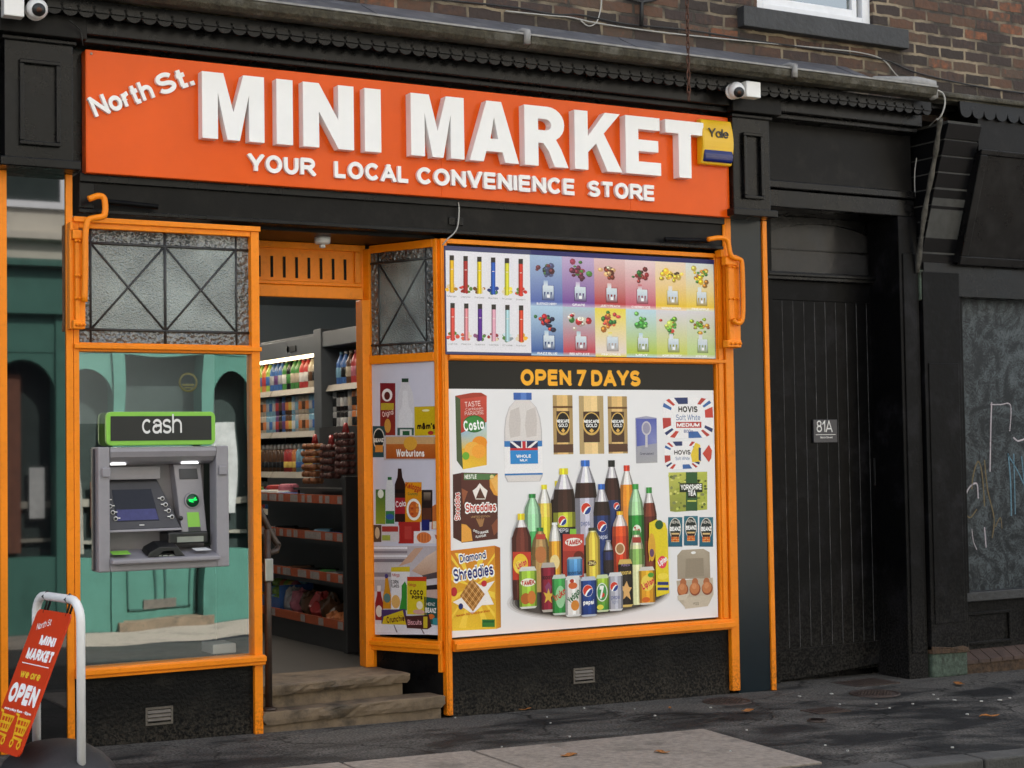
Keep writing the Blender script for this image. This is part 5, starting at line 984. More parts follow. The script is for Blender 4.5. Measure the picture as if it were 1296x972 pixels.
def sline(word, px0, px1):
    y_ = 205+(px0-315)*.0755; x0, x1 = at(px0, y_, Y=YS).x, at(px1, y_, Y=YS).x
    solid_text(word, Vector((x0, -.1225, 3.225)), uX, uZ, .105, .235, .024, M['letter'], sgn, width=x1-x0, track=.13)
for wd_, a, b in (('YOUR', 314.5, 399), ('LOCAL', 423.5, 517.5), ('CONVENIENCE', 528, 727.5), ('STORE', 744.5, 828.5)): sline(wd_, a, b)
p0, p1 = at(121.5, 149.5, Y=YS), at(247, 107.5, Y=YS); uN = (p1-p0); uN.y = 0; LN = uN.length; uN.normalize(); upN = Vector((-uN.z, 0, uN.x))
half = LN*.60
solid_text('North', Vector((p0.x, -.1225, p0.z)), uN, upN, .118, .205, .026, M['letter'], sgn, width=LN*.595, track=.1)
q = p0+uN*LN*.645; solid_text('St.', Vector((q.x, -.1225, q.z+.002)), uN, upN, .118, .205, .026, M['letter'], sgn, width=LN*.355, track=.08)
MB().lathe([(0, 0), (.008, 0), (.006, .004), (0, .004)], (2.475, -.122, 3.815), 10, axis='Y').build('screw', M['steel'], sgn)
# ================================================================ FIXTURES ON THE FRONT
main_poster(); vape_board(); splay_poster()
# alarm box
x0, x1, z0, z1 = R(890, 151, 929, 208, Y=-.2)
t = thing('alarm_box', 'yellow burglar alarm box with blue lens on the right end of the orange sign', 'alarm', ((x0+x1)/2, -.12, z0))
def curved_slab(x0, x1, z0, z1, yb, d, bow, n=10, taper=.0):
    mb = MB(); P = []
    for i in range(n+1):
        k = i/n; z = z0+(z1-z0)*k; P.append((z, yb-d-bow*math.sin(PI*k)))
    vs = [];
    for xx in (x0, x1):
        vs += [(xx, yb, z0)]+[(xx, y, z) for z, y in P]+[(xx, yb, z1)]
    m = n+3; fs = [tuple(range(m)), tuple(range(2*m-1, m-1, -1))]+[(i, m+i, m+(i+1) % m, (i+1) % m) for i in range(m)]
    return mb.add(vs, fs)
curved_slab(x0, x1, z0, z1, -.122, .05, .03).build('casing', M['yellow'], t, bevel=.01)
curved_slab(x0+.010, x1-.010, z0+.016, z0+.105, -.122, .070, .012).build('blue_lens', M['bluelens'], t, bevel=.008)
solid_text('Yale', Vector((x0+.045, -.199, z0+.178)), uX, uZ, .062, .15, .006, M['blackplastic'], t, width=(x1-x0)*.64, track=.08, merge=True, name='lettering')
# CCTV turrets
def camera_(xb, xe, z0, z1, ball_px, ball_py, label, look):
    c = at(ball_px, ball_py, Y=-.33)
    t = thing('security_camera', label, 'camera', (c.x, -.29, z0))
    MB().box(xb, xe, -.37, -.295, z0, z1).build('junction_box', M['white'], t, bevel=.006)
    mb = MB().lathe([(.001, 0), (.052, 0), (.054, .012), (.045, .02), (.001, .02)], (c.x, -.293, c.z), 20, axis='Y'); mb.build('base_ring', M['white'], t)
    rnd = MB(); r = .056
    rnd.lathe([(r*math.sin(a*PI/12)+.0005, -r*math.cos(a*PI/12)) for a in range(13)], (c.x, -.345, c.z), 20); rnd.build('ball_housing', M['white'], t)
    L = Vector(look).normalized(); a = L.cross(Vector((0, 0, 1))).normalized(); b = a.cross(L)
    cc = Vector((c.x, -.345, c.z)); mb = MB(); mb.tube([cc+L*.03, cc+L*.0575], [.036, .034], 18); mb.build('lens_shroud', M['blackplastic'], t)
    mb = MB(); mb.tube([cc+L*.0575, cc+L*.06], [.014, .014], 12); mb.tube([cc+L*.057, cc+L*.0585], [.0, .0], 4) if 0 else None; mb.build('lens', M['iron'], t)
a = at(5, 5, Y=-.37).x; b = at(31, 5, Y=-.37).x; camera_(a, b, at(18, 20, Y=-.37).z, at(18, -8, Y=-.37).z, 46, 12, 'white turret camera at the left end of the cornice above the black pilaster', (-.05, -1, -.35))
a = at(945, 112, Y=-.37).x; b = at(963, 112, Y=-.37).x; camera_(a, b, at(954, 123, Y=-.37).z, at(954, 103, Y=-.37).z, 930, 115, 'white turret camera beside the hanging rusty chain above the yellow alarm', (-.25, -1, -.5))
# chain of interlocking links
c = at(872, 128, Y=-.46); t = thing('hanging_chain', 'rusty chain hanging in front of the gutter near the yellow alarm', 'chain', (c.x, c.y, c.z))
link = None; z = c.z+.03; i = 0
while z < 4.95:
    mb = MB(); pts = []
    for k in range(14):
        a = 2*PI*k/14; u_, v_ = .013*math.cos(a), .021*math.sin(a)+(.010 if math.sin(a) > 0 else -.010); pts.append((c.x+u_*(1 if i % 2 else .25), c.y+u_*(.25 if i % 2 else 1), z+v_))
    mb.tube(pts, .0042, 6, closed=True); mb.build('chain_link', M['iron'], t); z += .047; i += 1
# old iron bracket on the wall the chain hung from
p = at(812, 10, Y=-.03); t = thing('iron_bracket', 'small black iron bracket on the brickwork under the top edge', 'bracket', tuple(p))
MB().tube([at(812, 33, Y=-.03), at(812, 3, Y=-.03), at(825, -6, Y=-.03)], .014, 8).tube([at(795, -2, Y=-.03), at(812, 3, Y=-.03), at(830, -1, Y=-.03)], .012, 8).build('bracket_arm', M['cable'], t)
# cables
def cable(pts, r, m, label, name='cable', Y=-.02):
    P = bezier([at(q[0], q[1], Y=(q[2] if len(q) > 2 else Y)) for q in pts], 6); o = MB().tube(P, r, 6).build(name, m); return tag(o, label, 'cable')
cable([(300, -8), (500, -4), (640, 8), (700, 18), (735, 19), (790, 30), (870, 38), (960, 52), (1060, 66), (1120, 76), (1160, 92), (1230, 108), (1296, 118), (1340, 124)], .006, M['cable'], 'black cable sagging along the bricks above the lead flashing')
cable([(640, 14), (700, 20), (722, 22), (760, 30), (830, 40), (905, 48), (985, 56), (1060, 63), (1095, 68), (1118, 76), (1132, 92), (1146, 106)], .0045, M['lightgrey'], 'pale grey cable clipped along the bricks above the lead flashing')
cable([(762, -6), (760, 12), (755, 28), (745, 33), (735, 26)], .004, M['lightgrey'], 'pale loose cable loop hanging on the bricks')
cable([(1182, 113, -.42), (1193, 118, -.42), (1196, 130, -.42), (1192, 145, -.40), (1186, 152, -.36)], .006, M['lightgrey'], 'thick pale cable dropping from the right end of the gutter')
cable([(1186, 150, -.30), (1172, 165, -.1), (1164, 185, -.03), (1158, 215, -.03), (1158, 250, -.03)], .004, M['lightgrey'], 'thin pale cable curving down the black panel by the bracket')
cable([(580, 256, -.08), (581, 268, -.08), (578, 290, -.08), (566, 303, -.08), (560, 310, -.06)], .0045, M['lightgrey'], 'grey flex running down to the corner of the display board')
cable([(88, 26, -.28), (100, 36, -.25), (103, 42, -.24), (104, 52, -.23), (105, 58, -.21)], .004, M['cable'], 'thin black cable under the left turret camera')
# awning arms
def awning(side, label):
    s = -1 if side == 'L' else 1
    if side == 'L':
        base = [(89, 285), (112, 292)]; X0, X1 = at(88, 350, Y=-.10).x, at(107, 350, Y=-.10).x; zt, zb = at(98, 288, Y=-.1).z, at(98, 417, Y=-.1).z
    else:
        X0, X1 = at(912, 350, Y=-.10).x, at(934, 350, Y=-.10).x; zt, zb = at(920, 322, Y=-.1).z, at(920, 440, Y=-.1).z
    xc = (X0+X1)/2; t = thing('folding_awning_bracket', label, 'awning bracket', (xc, -.05, zb), group='folding awning arms')
    mb = MB(); w = X1-X0
    for k, (a, b, y0, y1, zz0, zz1) in enumerate(((0, .32, -.10, -.035, 0, 1), (.30, .62, -.13, -.095, .02, .94), (.58, 1.0, -.12, -.085, .03, .93))):
        if side == 'R': a, b = (1-b, 1-a) if k == 0 else (a, b)
        mb.box(X0+w*a, X0+w*b, y0, y1, zb+(zt-zb)*zz0, zb+(zt-zb)*zz1)
    mb.box(X0+w*.1, X0+w*.9, -.145, -.085, zb, zb+.05).box(X0+w*.1, X0+w*.75, -.14, -.09, zb+(zt-zb)*.88, zb+(zt-zb)*.97)
    mb.box(X0+w*.02, X0+w*.25, -.11, -.035, zt-.02, zt+.03)
    mb.build('folded_plates', M['orange'], t, bevel=.006)
    mb = MB()
    for zz in (.04, .30, .52, .86):
        for a in (.3, .55, .8): mb.lathe([(.0005, .02), (.008, .016), (.009, 0)], (X0+w*a, -.143 if zz in (.04,) else -.128, zb+(zt-zb)*zz), 8, axis='Y')
    mb.build('bolts', M['orange'], t)
    if side == 'L': pts = [(112, 252), (124, 248), (131, 250), (133, 258), (133, 268), (130, 274), (114, 277), (110, 283), (108, 300), (108, 340), (107, 382)]
    else: pts = [(896, 303), (908, 301), (918, 302), (922, 309), (924, 320), (928, 326), (936, 328), (939, 334), (940, 360), (940, 402), (934, 409), (928, 405)]
    P = [at(*q, Y=-.155) for q in pts]; MB().tube(bezier(P, 4), .0175 if side == 'L' else .0165, 8).build('hooked_bar', M['orange'], t)
    if side == 'R':
        MB().tube([at(916, 270, Y=-.06), at(916, 330, Y=-.06)], .012, 8).build('drop_rod', M['orange'], t)
awning('L', 'orange folded awning arm with hooked bar at the leaded left window')
awning('R', 'orange folded awning arm with hooked bar beside the coloured display board')
for (a, b, lab) in (((133, 255), (200, 262), 'black awning rod end lying on the beam near the left window'), ((841, 303), (897, 305), 'black awning rod end lying on the beam above the display board')):
    o = MB().tube([at(*a, Y=-.10), at(*b, Y=-.10)], .016, 8).build('awning_rod', M['blackwood'], None, bevel=.002); tag(o, lab, 'rod', group='awning rod ends')
# PIR lamp under the soffit
p = at(408, 308, Y=.25); t = thing('ceiling_sensor', 'small white sensor under the doorway soffit', 'sensor', (p.x, p.y, 2.925))
MB().lathe([(.001, 0), (.05, 0), (.05, -.03), (.042, -.04), (.001, -.04)], (p.x, p.y, 2.924), 18).build('housing', M['white'], t)
MB().lathe([(.001, -.04), (.018, -.04), (.018, -.062), (.001, -.066)], (p.x, p.y, 2.924), 12).build('sensor_eye', M['white'], t)

# ---------------------------------------------------------------- cash machine
ZB, ZT = at(205, 722, Y=-.12).z, at(205, 565, Y=-.12).z; XL, XR = at(124, 640, Y=-.12).x, at(290.5, 640, Y=-.12).x
atm = thing('cash_machine', 'grey through-the-glass cash machine with lime framed cash sign on top', 'cash machine', ((XL+XR)/2, 0, ZB))
FY = -.12; IL, IR = at(139, 640, Y=FY).x, at(274.5, 640, Y=FY).x
zs = lambda py, px=205, Y=FY: at(px, py, Y=Y).z
fb = MB().box(XL, IL, FY, 0.002, ZB, ZT).box(IR, XR, FY, .002, ZB, ZT).box(IL, IR, FY+.0, .002, ZB, zs(706)).build('fascia', M['greyplastic'], atm, bevel=.008)
hz = zs(585); mb = MB(); P = [(0.002, hz-.0), (-.03, hz-.012), (-.085, hz+.004), (-.118, hz+.03), (-.128, hz+.06), (-.12, ZT-.004), (-.10, ZT-.002), (.002, ZT-.002)]
mb.prism([(IL+.001, y, z) for y, z in P], (IR-IL-.002, 0, 0)); mb.build('hood', M['greyplastic'], atm, bevel=.006)
MB().box(IL, IR, .10, .11, ZB, ZT).box(IL, IR, .002, .10, zs(706)-.01, zs(706)).build('recess_back', M['greyplastic'], atm)
MB().box(XL-.014, XL-.001, -.06, .0, ZB+.01, ZT-.01).build('side_casing', M['darkgrey'], atm, bevel=.003)
for xx in (XL+.018, IR+.012): MB().box(xx, xx+.047, FY-.016, FY-.0005, zs(603), zs(591)).build('latch_cover', M['greyplastic'], atm, bevel=.006)
# screen surround: a panel leaning back, wide at the bottom
def lean(u, v, d=0):   # u 0..1 across, v 0..1 up the slanted panel
    zz = zs(670)+(zs(607)-zs(670))*v; y = -.045+.10*v
    return Vector((IL+(IR-IL)*u, y-d, zz))
mb = MB(); mb.prism([lean(0.0, 0), lean(.695, 0), lean(.64, .35), lean(.52, 1), lean(0.0, 1)], (0, .02, 0)); sb = mb.build('screen_surround', M['darkgrey'], atm, bevel=.004)
mb = MB(); mb.prism([lean(0.0, -.05, .004), lean(.70, -.05, .004), lean(.70, .0, .004), lean(0, .0, .004)], (0, .02, 0)); mb.build('surround_lip', M['greyplastic'], atm, bevel=.003)
mb = MB(); mb.prism([lean(.10, .16, .002), lean(.50, .16, .002), lean(.455, .80, .002), lean(.09, .80, .002)], (0, .003, 0)); mb.build('screen', M['screen'], sb)
c = lean(.33, .08, .003); MB().obox(c, (.014, 0, 0), (0, .001, 0), (0, 0, .003)).build('maker_mark', M['white'], sb)
mb = MB(); mb.prism([lean(.11, .18, .003), lean(.495, .18, .003), lean(.475, .40, .003), lean(.11, .40, .003)], (0, .0015, 0)); mb.build('lit_menu_band', M['screenblue'], sb)
for i in range(4):
    for (u0, du, k) in ((.018+.022*i*.9, .0, 1), (.605-.028*(3-i)*.85, 0, -1)):
        v = .60-.125*i; c = lean(u0+.015, v, .004); mb = MB(); mb.tube([c, c+Vector((0, -.006, 0))], .0125, 12); b_ = mb.build('option_button', M['white'], sb)
        MB().tube([c+Vector((0, -.006, 0)), c+Vector((0, -.0085, 0))], .0078, 12).build('button_cap', M['blackplastic'], b_)
        MB().obox(c+Vector((.017*k, -.003, .002)), (.009, 0, 0), (0, .002, 0), (0, 0, .003)).build('button_pointer', M['white'], b_)
# upper inner blocks and camera strip
MB().box(IL+.001, IL+(IR-IL)*.54, .02, .099, zs(607), zs(590)).build('inner_ledge', M['greyplastic'], atm, bevel=.005)
for px0, px1 in ((140, 158), (230, 250)):
    x0, x1 = at(px0, 584, Y=-.06).x, at(px1, 584, Y=-.06).x; MB().box(x0, x1, -.075, -.05, hz-.012, hz-.004).build('hood_lamp', M['atmlight'], atm)
# right hand column
cx0, cx1 = IL+(IR-IL)*.68, IL+(IR-IL)*.95
def colp(u, v, d=0): return Vector((cx0+(cx1-cx0)*u, .01-.045*(1-v)-d, zs(678)+(zs(588)-zs(678))*v))
mb = MB(); mb.prism([colp(.12, 0), colp(1.02, 0), colp(.9, 1), colp(-.08, 1)], (0, .09, 0)); cp = mb.build('card_column', M['greyplastic'], atm, bevel=.006)
mb = MB(); mb.prism([colp(.12, .78, .006), colp(.78, .78, .006), colp(.74, .93, .006), colp(.10, .93, .006)], (0, .005, 0)); mb.build('receipt_slot', M['darkgrey'], cp, bevel=.006)
c = colp(.52, .47, .0); MB().lathe([(.001, .014), (.045, .014), (.047, 0), (.001, 0)], c, 24, axis='Y').build('reader_ring', M['greyplastic'], cp, bevel=.002)
c2 = c+Vector((0, -.0145, 0)); rg = MB().lathe([(.001, .003), (.037, .003), (.038, 0)], c2, 24, axis='Y').build('card_reader', mat('dark_green_lens', (.004, .06, .02), .15), cp)
MB().obox(c2+Vector((0, -.004, .004)), (.024, 0, 0), (0, .001, 0), (0, 0, .004)).obox(c2+Vector((.012, -.004, .012)), (.006, 0, .004), (0, .001, 0), (0, 0, .004)).obox(c2+Vector((-.008, -.004, -.006)), (.012, 0, -.003), (0, .001, 0), (0, 0, .003)).build('lit_mark', M['greenglow'], cp)
mb = MB(); mb.prism([colp(.34, .09, .003), colp(.78, .09, .003), colp(.74, .30, .003), colp(.32, .30, .003)], (0, .0025, 0)); mb.build('lime_sticker', M['lime'], cp)
mb = MB(); mb.prism([colp(.36, .02, .003), colp(.80, .02, .003), colp(.78, .085, .003), colp(.35, .085, .003)], (0, .0025, 0)); mb.build('small_plate', M['darkgrey'], cp)
c = colp(.10, .22); MB().lathe([(.001, .006), (.012, .006), (.013, 0)], c, 14, axis='Y').build('lamp_hole', M['blackplastic'], cp)
# cash slot, keypad, shelf
x0, x1 = at(212, 685, Y=-.06).x, at(263, 685, Y=-.06).x; MB().box(x0, x1, -.075, .09, zs(690, Y=-.06), zs(675, Y=-.06)).build('cash_slot', M['blackplastic'], atm, bevel=.01)
MB().box(x0+.05, x1-.03, -.0785, -.0752, zs(688, Y=-.06), zs(681, Y=-.06)).build('slot_shutter', M['steel'], atm)
sx0, sx1 = at(141, 708, Y=-.15).x, at(279, 708, Y=-.15).x
MB().prism([(sx0, -.165, zs(713, Y=-.15)), (sx0, -.165, zs(707, Y=-.15)), (sx0, .05, zs(707, Y=-.15)+.045), (sx0, .05, zs(713, Y=-.15))], (sx1-sx0, 0, 0)).build('shelf', M['greyplastic'], atm, bevel=.008)
kx0, kx1 = at(188, 695, Y=-.1).x, at(230, 695, Y=-.1).x; kz = zs(704, Y=-.1); mb = MB(); w = kx1-kx0
mb.prism([(kx0-.03, -.13, kz-.0), (kx0-.03, -.13, kz+.02), (kx0+.02, -.05, kz+.075), (kx0+w*.75, -.05, kz+.08), (kx0+w*.75, -.10, kz+.075), (kx0+.02, -.13, kz+.05)], (.012, 0, 0)) if 0 else None
mb.prism([(kx0-.02, -.15, kz-.003), (kx0-.01, -.15, kz+.022), (kx0+w*.25, -.15, kz+.05), (kx0+w*.8, -.15, kz+.048), (kx0+w*.95, -.15, kz+.01), (kx0+w*1.02, -.15, kz-.005), (kx0+w*.72, -.15, kz-.004), (kx0+w*.66, -.15, kz+.026), (kx0+w*.35, -.15, kz+.024), (kx0+w*.22, -.15, kz-.002)], (0, .12, .03)); mb.build('keypad_shield', M['blackplastic'], atm, bevel=.004)
mb = MB().box(kx0+.02, kx1-.01, -.14, -.02, kz-.012, kz-.002).build('keypad', M['darkgrey'], atm)
for r in range(3):
    for q_ in range(4): MB().box(kx0+.035+q_*.036, kx0+.062+q_*.036, -.135+r*.03, -.114+r*.03, kz-.002, kz+.004).build('key', M['steel'], mb)
x0 = at(140, 698, Y=-.1).x; MB().prism([(x0, -.14, zs(703, 150, -.14)+.0), (x0+.1, -.14, zs(703, 150, -.14)), (x0+.1, -.07, zs(703, 150, -.14)+.015), (x0, -.07, zs(703, 150, -.14)+.015)], (0, 0, .002)).build('lime_strip', M['lime'], atm)
x0 = at(246, 693, Y=-.1).x; MB().prism([(x0, -.13, zs(699, 255, -.13)+.006), (x0+.09, -.13, zs(699, 255, -.13)+.006), (x0+.08, -.08, zs(699, 255, -.13)+.018), (x0-.01, -.08, zs(699, 255, -.13)+.018)], (0, 0, .001)).build('paper_notice', M['white'], atm)
# cash sign
x0, x1, z0, z1 = R(134, 521, 273, 563.5, Y=-.13)
def rrect(x0, x1, z0, z1, r, n=6):
    P = []
    for cx, cz, a0 in ((x1-r, z1-r, 0), (x0+r, z1-r, 90), (x0+r, z0+r, 180), (x1-r, z0+r, 270)): P += [(cx+r*math.cos(math.radians(a0+90*i/n)), cz+r*math.sin(math.radians(a0+90*i/n))) for i in range(n+1)]
    return P
cs = MB().prism([(x, -.13, z) for x, z in rrect(x0, x1, z0, z1, .03)], (0, .03, 0)).build('cash_sign', M['lime'], atm, bevel=.004)
MB().box(x0+.024, x1-.024, -.133, -.1302, z0+.026, z1-.024).build('sign_face', M['blackplastic'], cs)
solid_text('cash', Vector((at(179.5, 545, Y=-.13).x, -.1332, z0+.064)), uX, uZ, .112, .125, .001, M['white'], cs, width=(at(230, 541, Y=-.13).x-at(179.5, 541, Y=-.13).x), track=.07, merge=True, name='lettering')
# round sticker on the window glass, with the bits of print seen through the pane
p = at(238, 484, Y=.004); o = MB().lathe([(.044, .0012), (.056, .0012), (.056, 0), (.044, 0), (.044, .0012)], p+Vector((0, -.001, 0)), 24, axis='Y', caps=False).box(p.x-.034, p.x+.034, p.y-.0022, p.y-.001, p.z-.02, p.z-.008).box(p.x-.026, p.x+.026, p.y-.0022, p.y-.001, p.z-.034, p.z-.026).build('round_sticker', mat('dull_gold_sticker', (.10, .10, .035), .5, noise=.2), None); tag(o, 'round dull gold sticker on the window glass above the cash sign', 'sticker')

atm.location = atm.location + Vector((.016, .05, .001))
# ---------------------------------------------------------------- handrail at the steps
t = thing('handrail', 'brown metal grab rail on the top step with a silver plate', 'handrail', (3.53, .06, .128))
MB().tube([(3.53, .03, .128), (3.53, .03, 1.17)], .021, 12).lathe([(.001, 0), (.05, 0), (.05, .012), (.024, .02)], (3.53, .03, .1285), 14).build('post', M['brownmetal'], t)
pp = [at(352, 690, Y=.10), at(343, 676, Y=.10), at(326, 640, Y=.10), at(312, 612, Y=.10)]; MB().tube(bezier(pp, 4), .02, 10).tube([at(352, 690, Y=.10), at(350, 697, Y=.08), (3.53, .03, 1.03)], .018, 8).build('grip_rail', M['brownmetal'], t)
x0, x1, z0, z1 = R(335.5, 707, 346, 736, Y=.0); MB().box(x0, x1, -.003, .03, z0, z1).build('silver_plate', M['steel'], t, bevel=.006)

# ---------------------------------------------------------------- swinging pavement sign
FA, FB = Vector((at(46, 850, Y=-.68).x, -.68, 0)), Vector((at(102.5, 870, Y=-1.19).x, -1.19, 0)); fd = (FB-FA).normalized(); fn = Vector((fd.y, -fd.x, 0))   # fn faces -X (towards the camera)
if fn.x > 0: fn = -fn
t = thing('pavement_sign', 'white hooped pavement sign with tilted orange-red panel on a black rubber base', 'sign stand', tuple((FA+FB)/2))
ft = .925; r = .10; pts = [FA+Vector((0, 0, .07)), FA+Vector((0, 0, ft-r))]
for i in range(1, 6): a = PI/2*i/6; pts.append(FA+fd*(r-r*math.cos(a))+Vector((0, 0, ft-r+r*math.sin(a))))
pts += [FA+fd*r+Vector((0, 0, ft)), FB-fd*r+Vector((0, 0, ft))]
for i in range(1, 6): a = PI/2*i/6; pts.append(FB-fd*(r-r*math.sin(a))+Vector((0, 0, ft-r+r*math.cos(a))))
pts += [FB+Vector((0, 0, ft-r)), FB+Vector((0, 0, .06))]
MB().tube(pts, .021, 14).build('frame', M['white'], t)
bc = (FA+FB)/2; mb = MB(); rings = []
N = 28
for (k, zz) in ((1.0, -.01), (1.0, .06), (.93, .095), (.75, .145), (.5, .185), (.25, .20)):
    rings.append([bc+fd*(.33*k*math.copysign(abs(math.cos(2*PI*i/N))**.7, math.cos(2*PI*i/N)))+fn*(.235*k*math.copysign(abs(math.sin(2*PI*i/N))**.7, math.sin(2*PI*i/N)))+Vector((0, 0, zz+gz(2.1))) for i in range(N)])
mb.add([v for q in rings for v in q], [(j*N+i, j*N+(i+1) % N, (j+1)*N+(i+1) % N, (j+1)*N+i) for j in range(5) for i in range(N)]+[tuple(range(5*N, 6*N)), tuple(range(N))[::-1]], smooth=True); mb.build('base', M['rubber'], t)
tilt = math.radians(21); dn = (Vector((0, 0, -1))*math.cos(tilt)+Vector((-1, 0, 0))*math.sin(tilt)).normalized()
pw, ph = .385, .70; ptop = FA+fd*.065+Vector((0, 0, ft-.05))+dn*.02
pn = fd.cross(-dn).normalized()
if pn.x > 0: pn = -pn
def pp_(a, b, d=0): return ptop+fd*a+dn*b+pn*d     # a across, b down
def rr2(w, h, r=.03): return [(x, z) for x, z in rrect(0, w, 0, h, r, 4)]
MB().prism([pp_(a, ph-b) for a, b in rr2(pw, ph)], pn*.01).build('panel', mat('red_orange_sign_plastic', (.64, .05, .012), .3, noise=.05), t)
for a in (.07, pw-.055):
    MB().tube([pp_(a, .015, .005), FA+fd*(.065+a)+Vector((0, 0, ft-.025)), FA+fd*(.065+a)+Vector((-.024, 0, ft)), FA+fd*(.065+a)+Vector((0, 0, ft+.025)), FA+fd*(.065+a)+Vector((.024, 0, ft)), pp_(a, .03, -.01)], .006, 8).build('spring_clip', M['blackplastic'], t)
class P2(Plane):
    def __init__(s): s.u = fd; s.w = -dn; s.n = pn; s.O = pp_(0, ph, .0105)
PP = P2(); A = Art(PP); A.L = 1
def stext(tx, b0, b1, a0, a1, col, **k): A.ltext(tx, (a0+a1)/2*pw, ph*(1-(b0+b1)/2), ph*(b1-b0), col, width=(a1-a0)*pw, **k)
stext('North St', .075, .125, .16, .54, 'ffffff', w=.14, rot=14)
stext('MINI', .175, .245, .40, .86, 'ffffff', w=.30); stext('MARKET', .275, .355, .16, .95, 'ffffff', w=.30); A.lrect(.12*pw, ph*.612, .93*pw, ph*.618, 'ffffff')
stext('we are', .425, .485, .20, .80, 'f0c83a', w=.2); stext('OPEN', .525, .665, .08, .93, 'ffffff', w=.28); stext('everyday 8am - 10pm', .70, .72, .10, .92, 'ffffff', w=.26)
for cx in (.06, .55):
    def c(a, b): return ((cx+a*.42)*pw, ph*(1-(.735+b*.22)))
    def ln(a, b, c_, d, w=.006):
        p, q = Vector(c(a, b)), Vector(c(c_, d)); A.L += .3; L_, R_ = ribbon([p, q], w); A.raw([tuple(L_[0]), tuple(L_[1]), tuple(R_[1]), tuple(R_[0])], 'f0b82a')
    ln(-.05, -.02, .12, .0); ln(.12, 0, .28, .68); ln(.12, .1, .98, .1); ln(.98, .1, .86, .55); ln(.24, .55, .86, .55); ln(.18, .32, .92, .32); ln(.40, .1, .46, .55); ln(.62, .1, .64, .55); ln(.82, .1, .78, .55); ln(.28, .68, .9, .70)
    for a in (.3, .82):
        q = c(a, .86); L_, R_ = ribbon([(q[0]+.016*math.cos(k*PI/8), q[1]+.016*math.sin(k*PI/8)) for k in range(16)], .0055, True)
        for k in range(16): A.raw([tuple(L_[k]), tuple(L_[(k+1) % 16]), tuple(R_[(k+1) % 16]), tuple(R_[k])], 'f0b82a', A.L+1)
pnl = A.build('printed_lettering', t)
# ================================================================ BLACK SIDE DOORWAY (to the right of the shop)
sd = thing('side_doorway', 'black side doorway with planked door and arched fanlight numbered 81A', 'doorway', (7.9, .3, -.06))
MB().box(7.19, 8.55, -.02, .3, 3.46, 3.90).build('fascia_panel', M['brownblack'], sd)
MB().box(7.15, 8.56, -.05, .3, 3.40, 3.455).box(7.15, 8.56, -.03, .3, 3.27, 3.395).box(7.19, 8.55, -.035, -.02, 3.87, 3.9).build('lintel', M['black'], sd, bevel=.008)
MB().box(8.40, 8.585, -.03, .3, -.1, 3.27).box(8.43, 8.55, -.04, -.03, .1, 3.0).build('door_pillar', M['blackwood'], sd, bevel=.006)
MB().box(8.585, 8.60, -.01, .2, -.1, 2.9).build('rusty_joint', M['rot'], sd)
MB().box(7.15, 8.40, .36, .40, -.1, 3.27).build('back_board', M['black'], sd)
MB().box(7.19, 7.46, .26, .36, -.1, 3.27).box(8.52, 8.585, .30, .36, -.1, 3.27).build('door_frame', M['blackwood'], sd)
MB().box(7.40, 8.585, .24, .36, 2.80, 2.86).box(7.40, 8.585, .22, .24, 2.825, 2.85).build('transom', M['black'], sd, bevel=.006)
# fanlight pane and arched head
MB().box(7.42, 8.55, .345, .352, 2.86, 3.25).build('fanlight', mat('milky_fanlight_film', (.035, .034, .036), .2, spec=.2, noise=.3, nscale=3, bump=1.0, bscale=4), sd)
MB().box(7.42, 8.55, .335, .344, 3.03, 3.04).build('fanlight_bar', M['black'], sd)
mb = MB(); P = [(7.42, 3.27)]+[(7.42+1.13*i/16, 3.03+.20*math.sqrt(max(0, 1-((i-8)/8.0)**2*.85))) for i in range(17)]+[(8.55, 3.27)]
mb.prism([(x, .31, z) for x, z in P], (0, .03, 0)); mb.build('arched_head', M['black'], sd)
# door: planks with grooves
dr = MB(); dx0, dx1 = 7.47, 8.56; n = 11; pw_ = (dx1-dx0)/n
for i in range(n): dr.box(dx0+i*pw_+.0018, dx0+(i+1)*pw_-.0018, .29, .33, .16, 2.66)
dr.box(dx0, dx1, .284, .33, 2.66, 2.80).box(dx0, dx1, .31, .335, -.03, 2.66).prism([(dx0, .28, -.055), (dx1, .28, .01), (dx1, .28, .17), (dx0, .28, .16)], (0, .05, 0))
door = dr.build('door', M['blackwood'], sd, bevel=.002)
mb = MB()
for i in range(n): x = dx0+i*pw_; mb.box(x-.0014, x+.0014, .2880, .2898, .17, 2.655)
mb.build('plank_edges', mat('worn_plank_edge', (.075, .075, .08), .6, noise=.9, nscale=9), door)
x0, x1, z0, z1 = R(1030, 531, 1060, 560, Y=.27)
npl = MB().box(x0, x1, .272, .288, z0, z1).build('number_plate', M['darkgrey'], door, bevel=.002)
solid_text('81A', Vector((x0+.028, .2718, z0+.075)), uX, uZ, .085, .11, .001, M['white'], npl, width=(x1-x0)*.66, merge=True, name='numerals')
MB().box(x0+.02, x1-.02, .2700, .2718, z0+.055, z0+.059).build('rule_line', M['white'], npl)
solid_text('North Street', Vector((x0+.06, .2718, z0+.03)), uX, uZ, .014, .14, .0008, M['white'], npl, width=(x1-x0)*.52, merge=True, name='street_name')
c = at(1110, 550, Y=.285); MB().lathe([(.001, .014), (.014, .012), (.017, 0)], c, 14, axis='Y').build('lock', mat('tarnished_brass', (.12, .10, .07), .4, metal=.8), door)
c = at(1110, 597, Y=.285); MB().box(c.x-.03, c.x+.03, .274, .2895, c.z-.10, c.z+.10).tube([(c.x+.02, .272, c.z-.06), (c.x+.02, .235, c.z-.05), (c.x+.02, .235, c.z+.05), (c.x+.02, .272, c.z+.06)], .008, 8).build('handle', M['blackplastic'], door, bevel=.003)
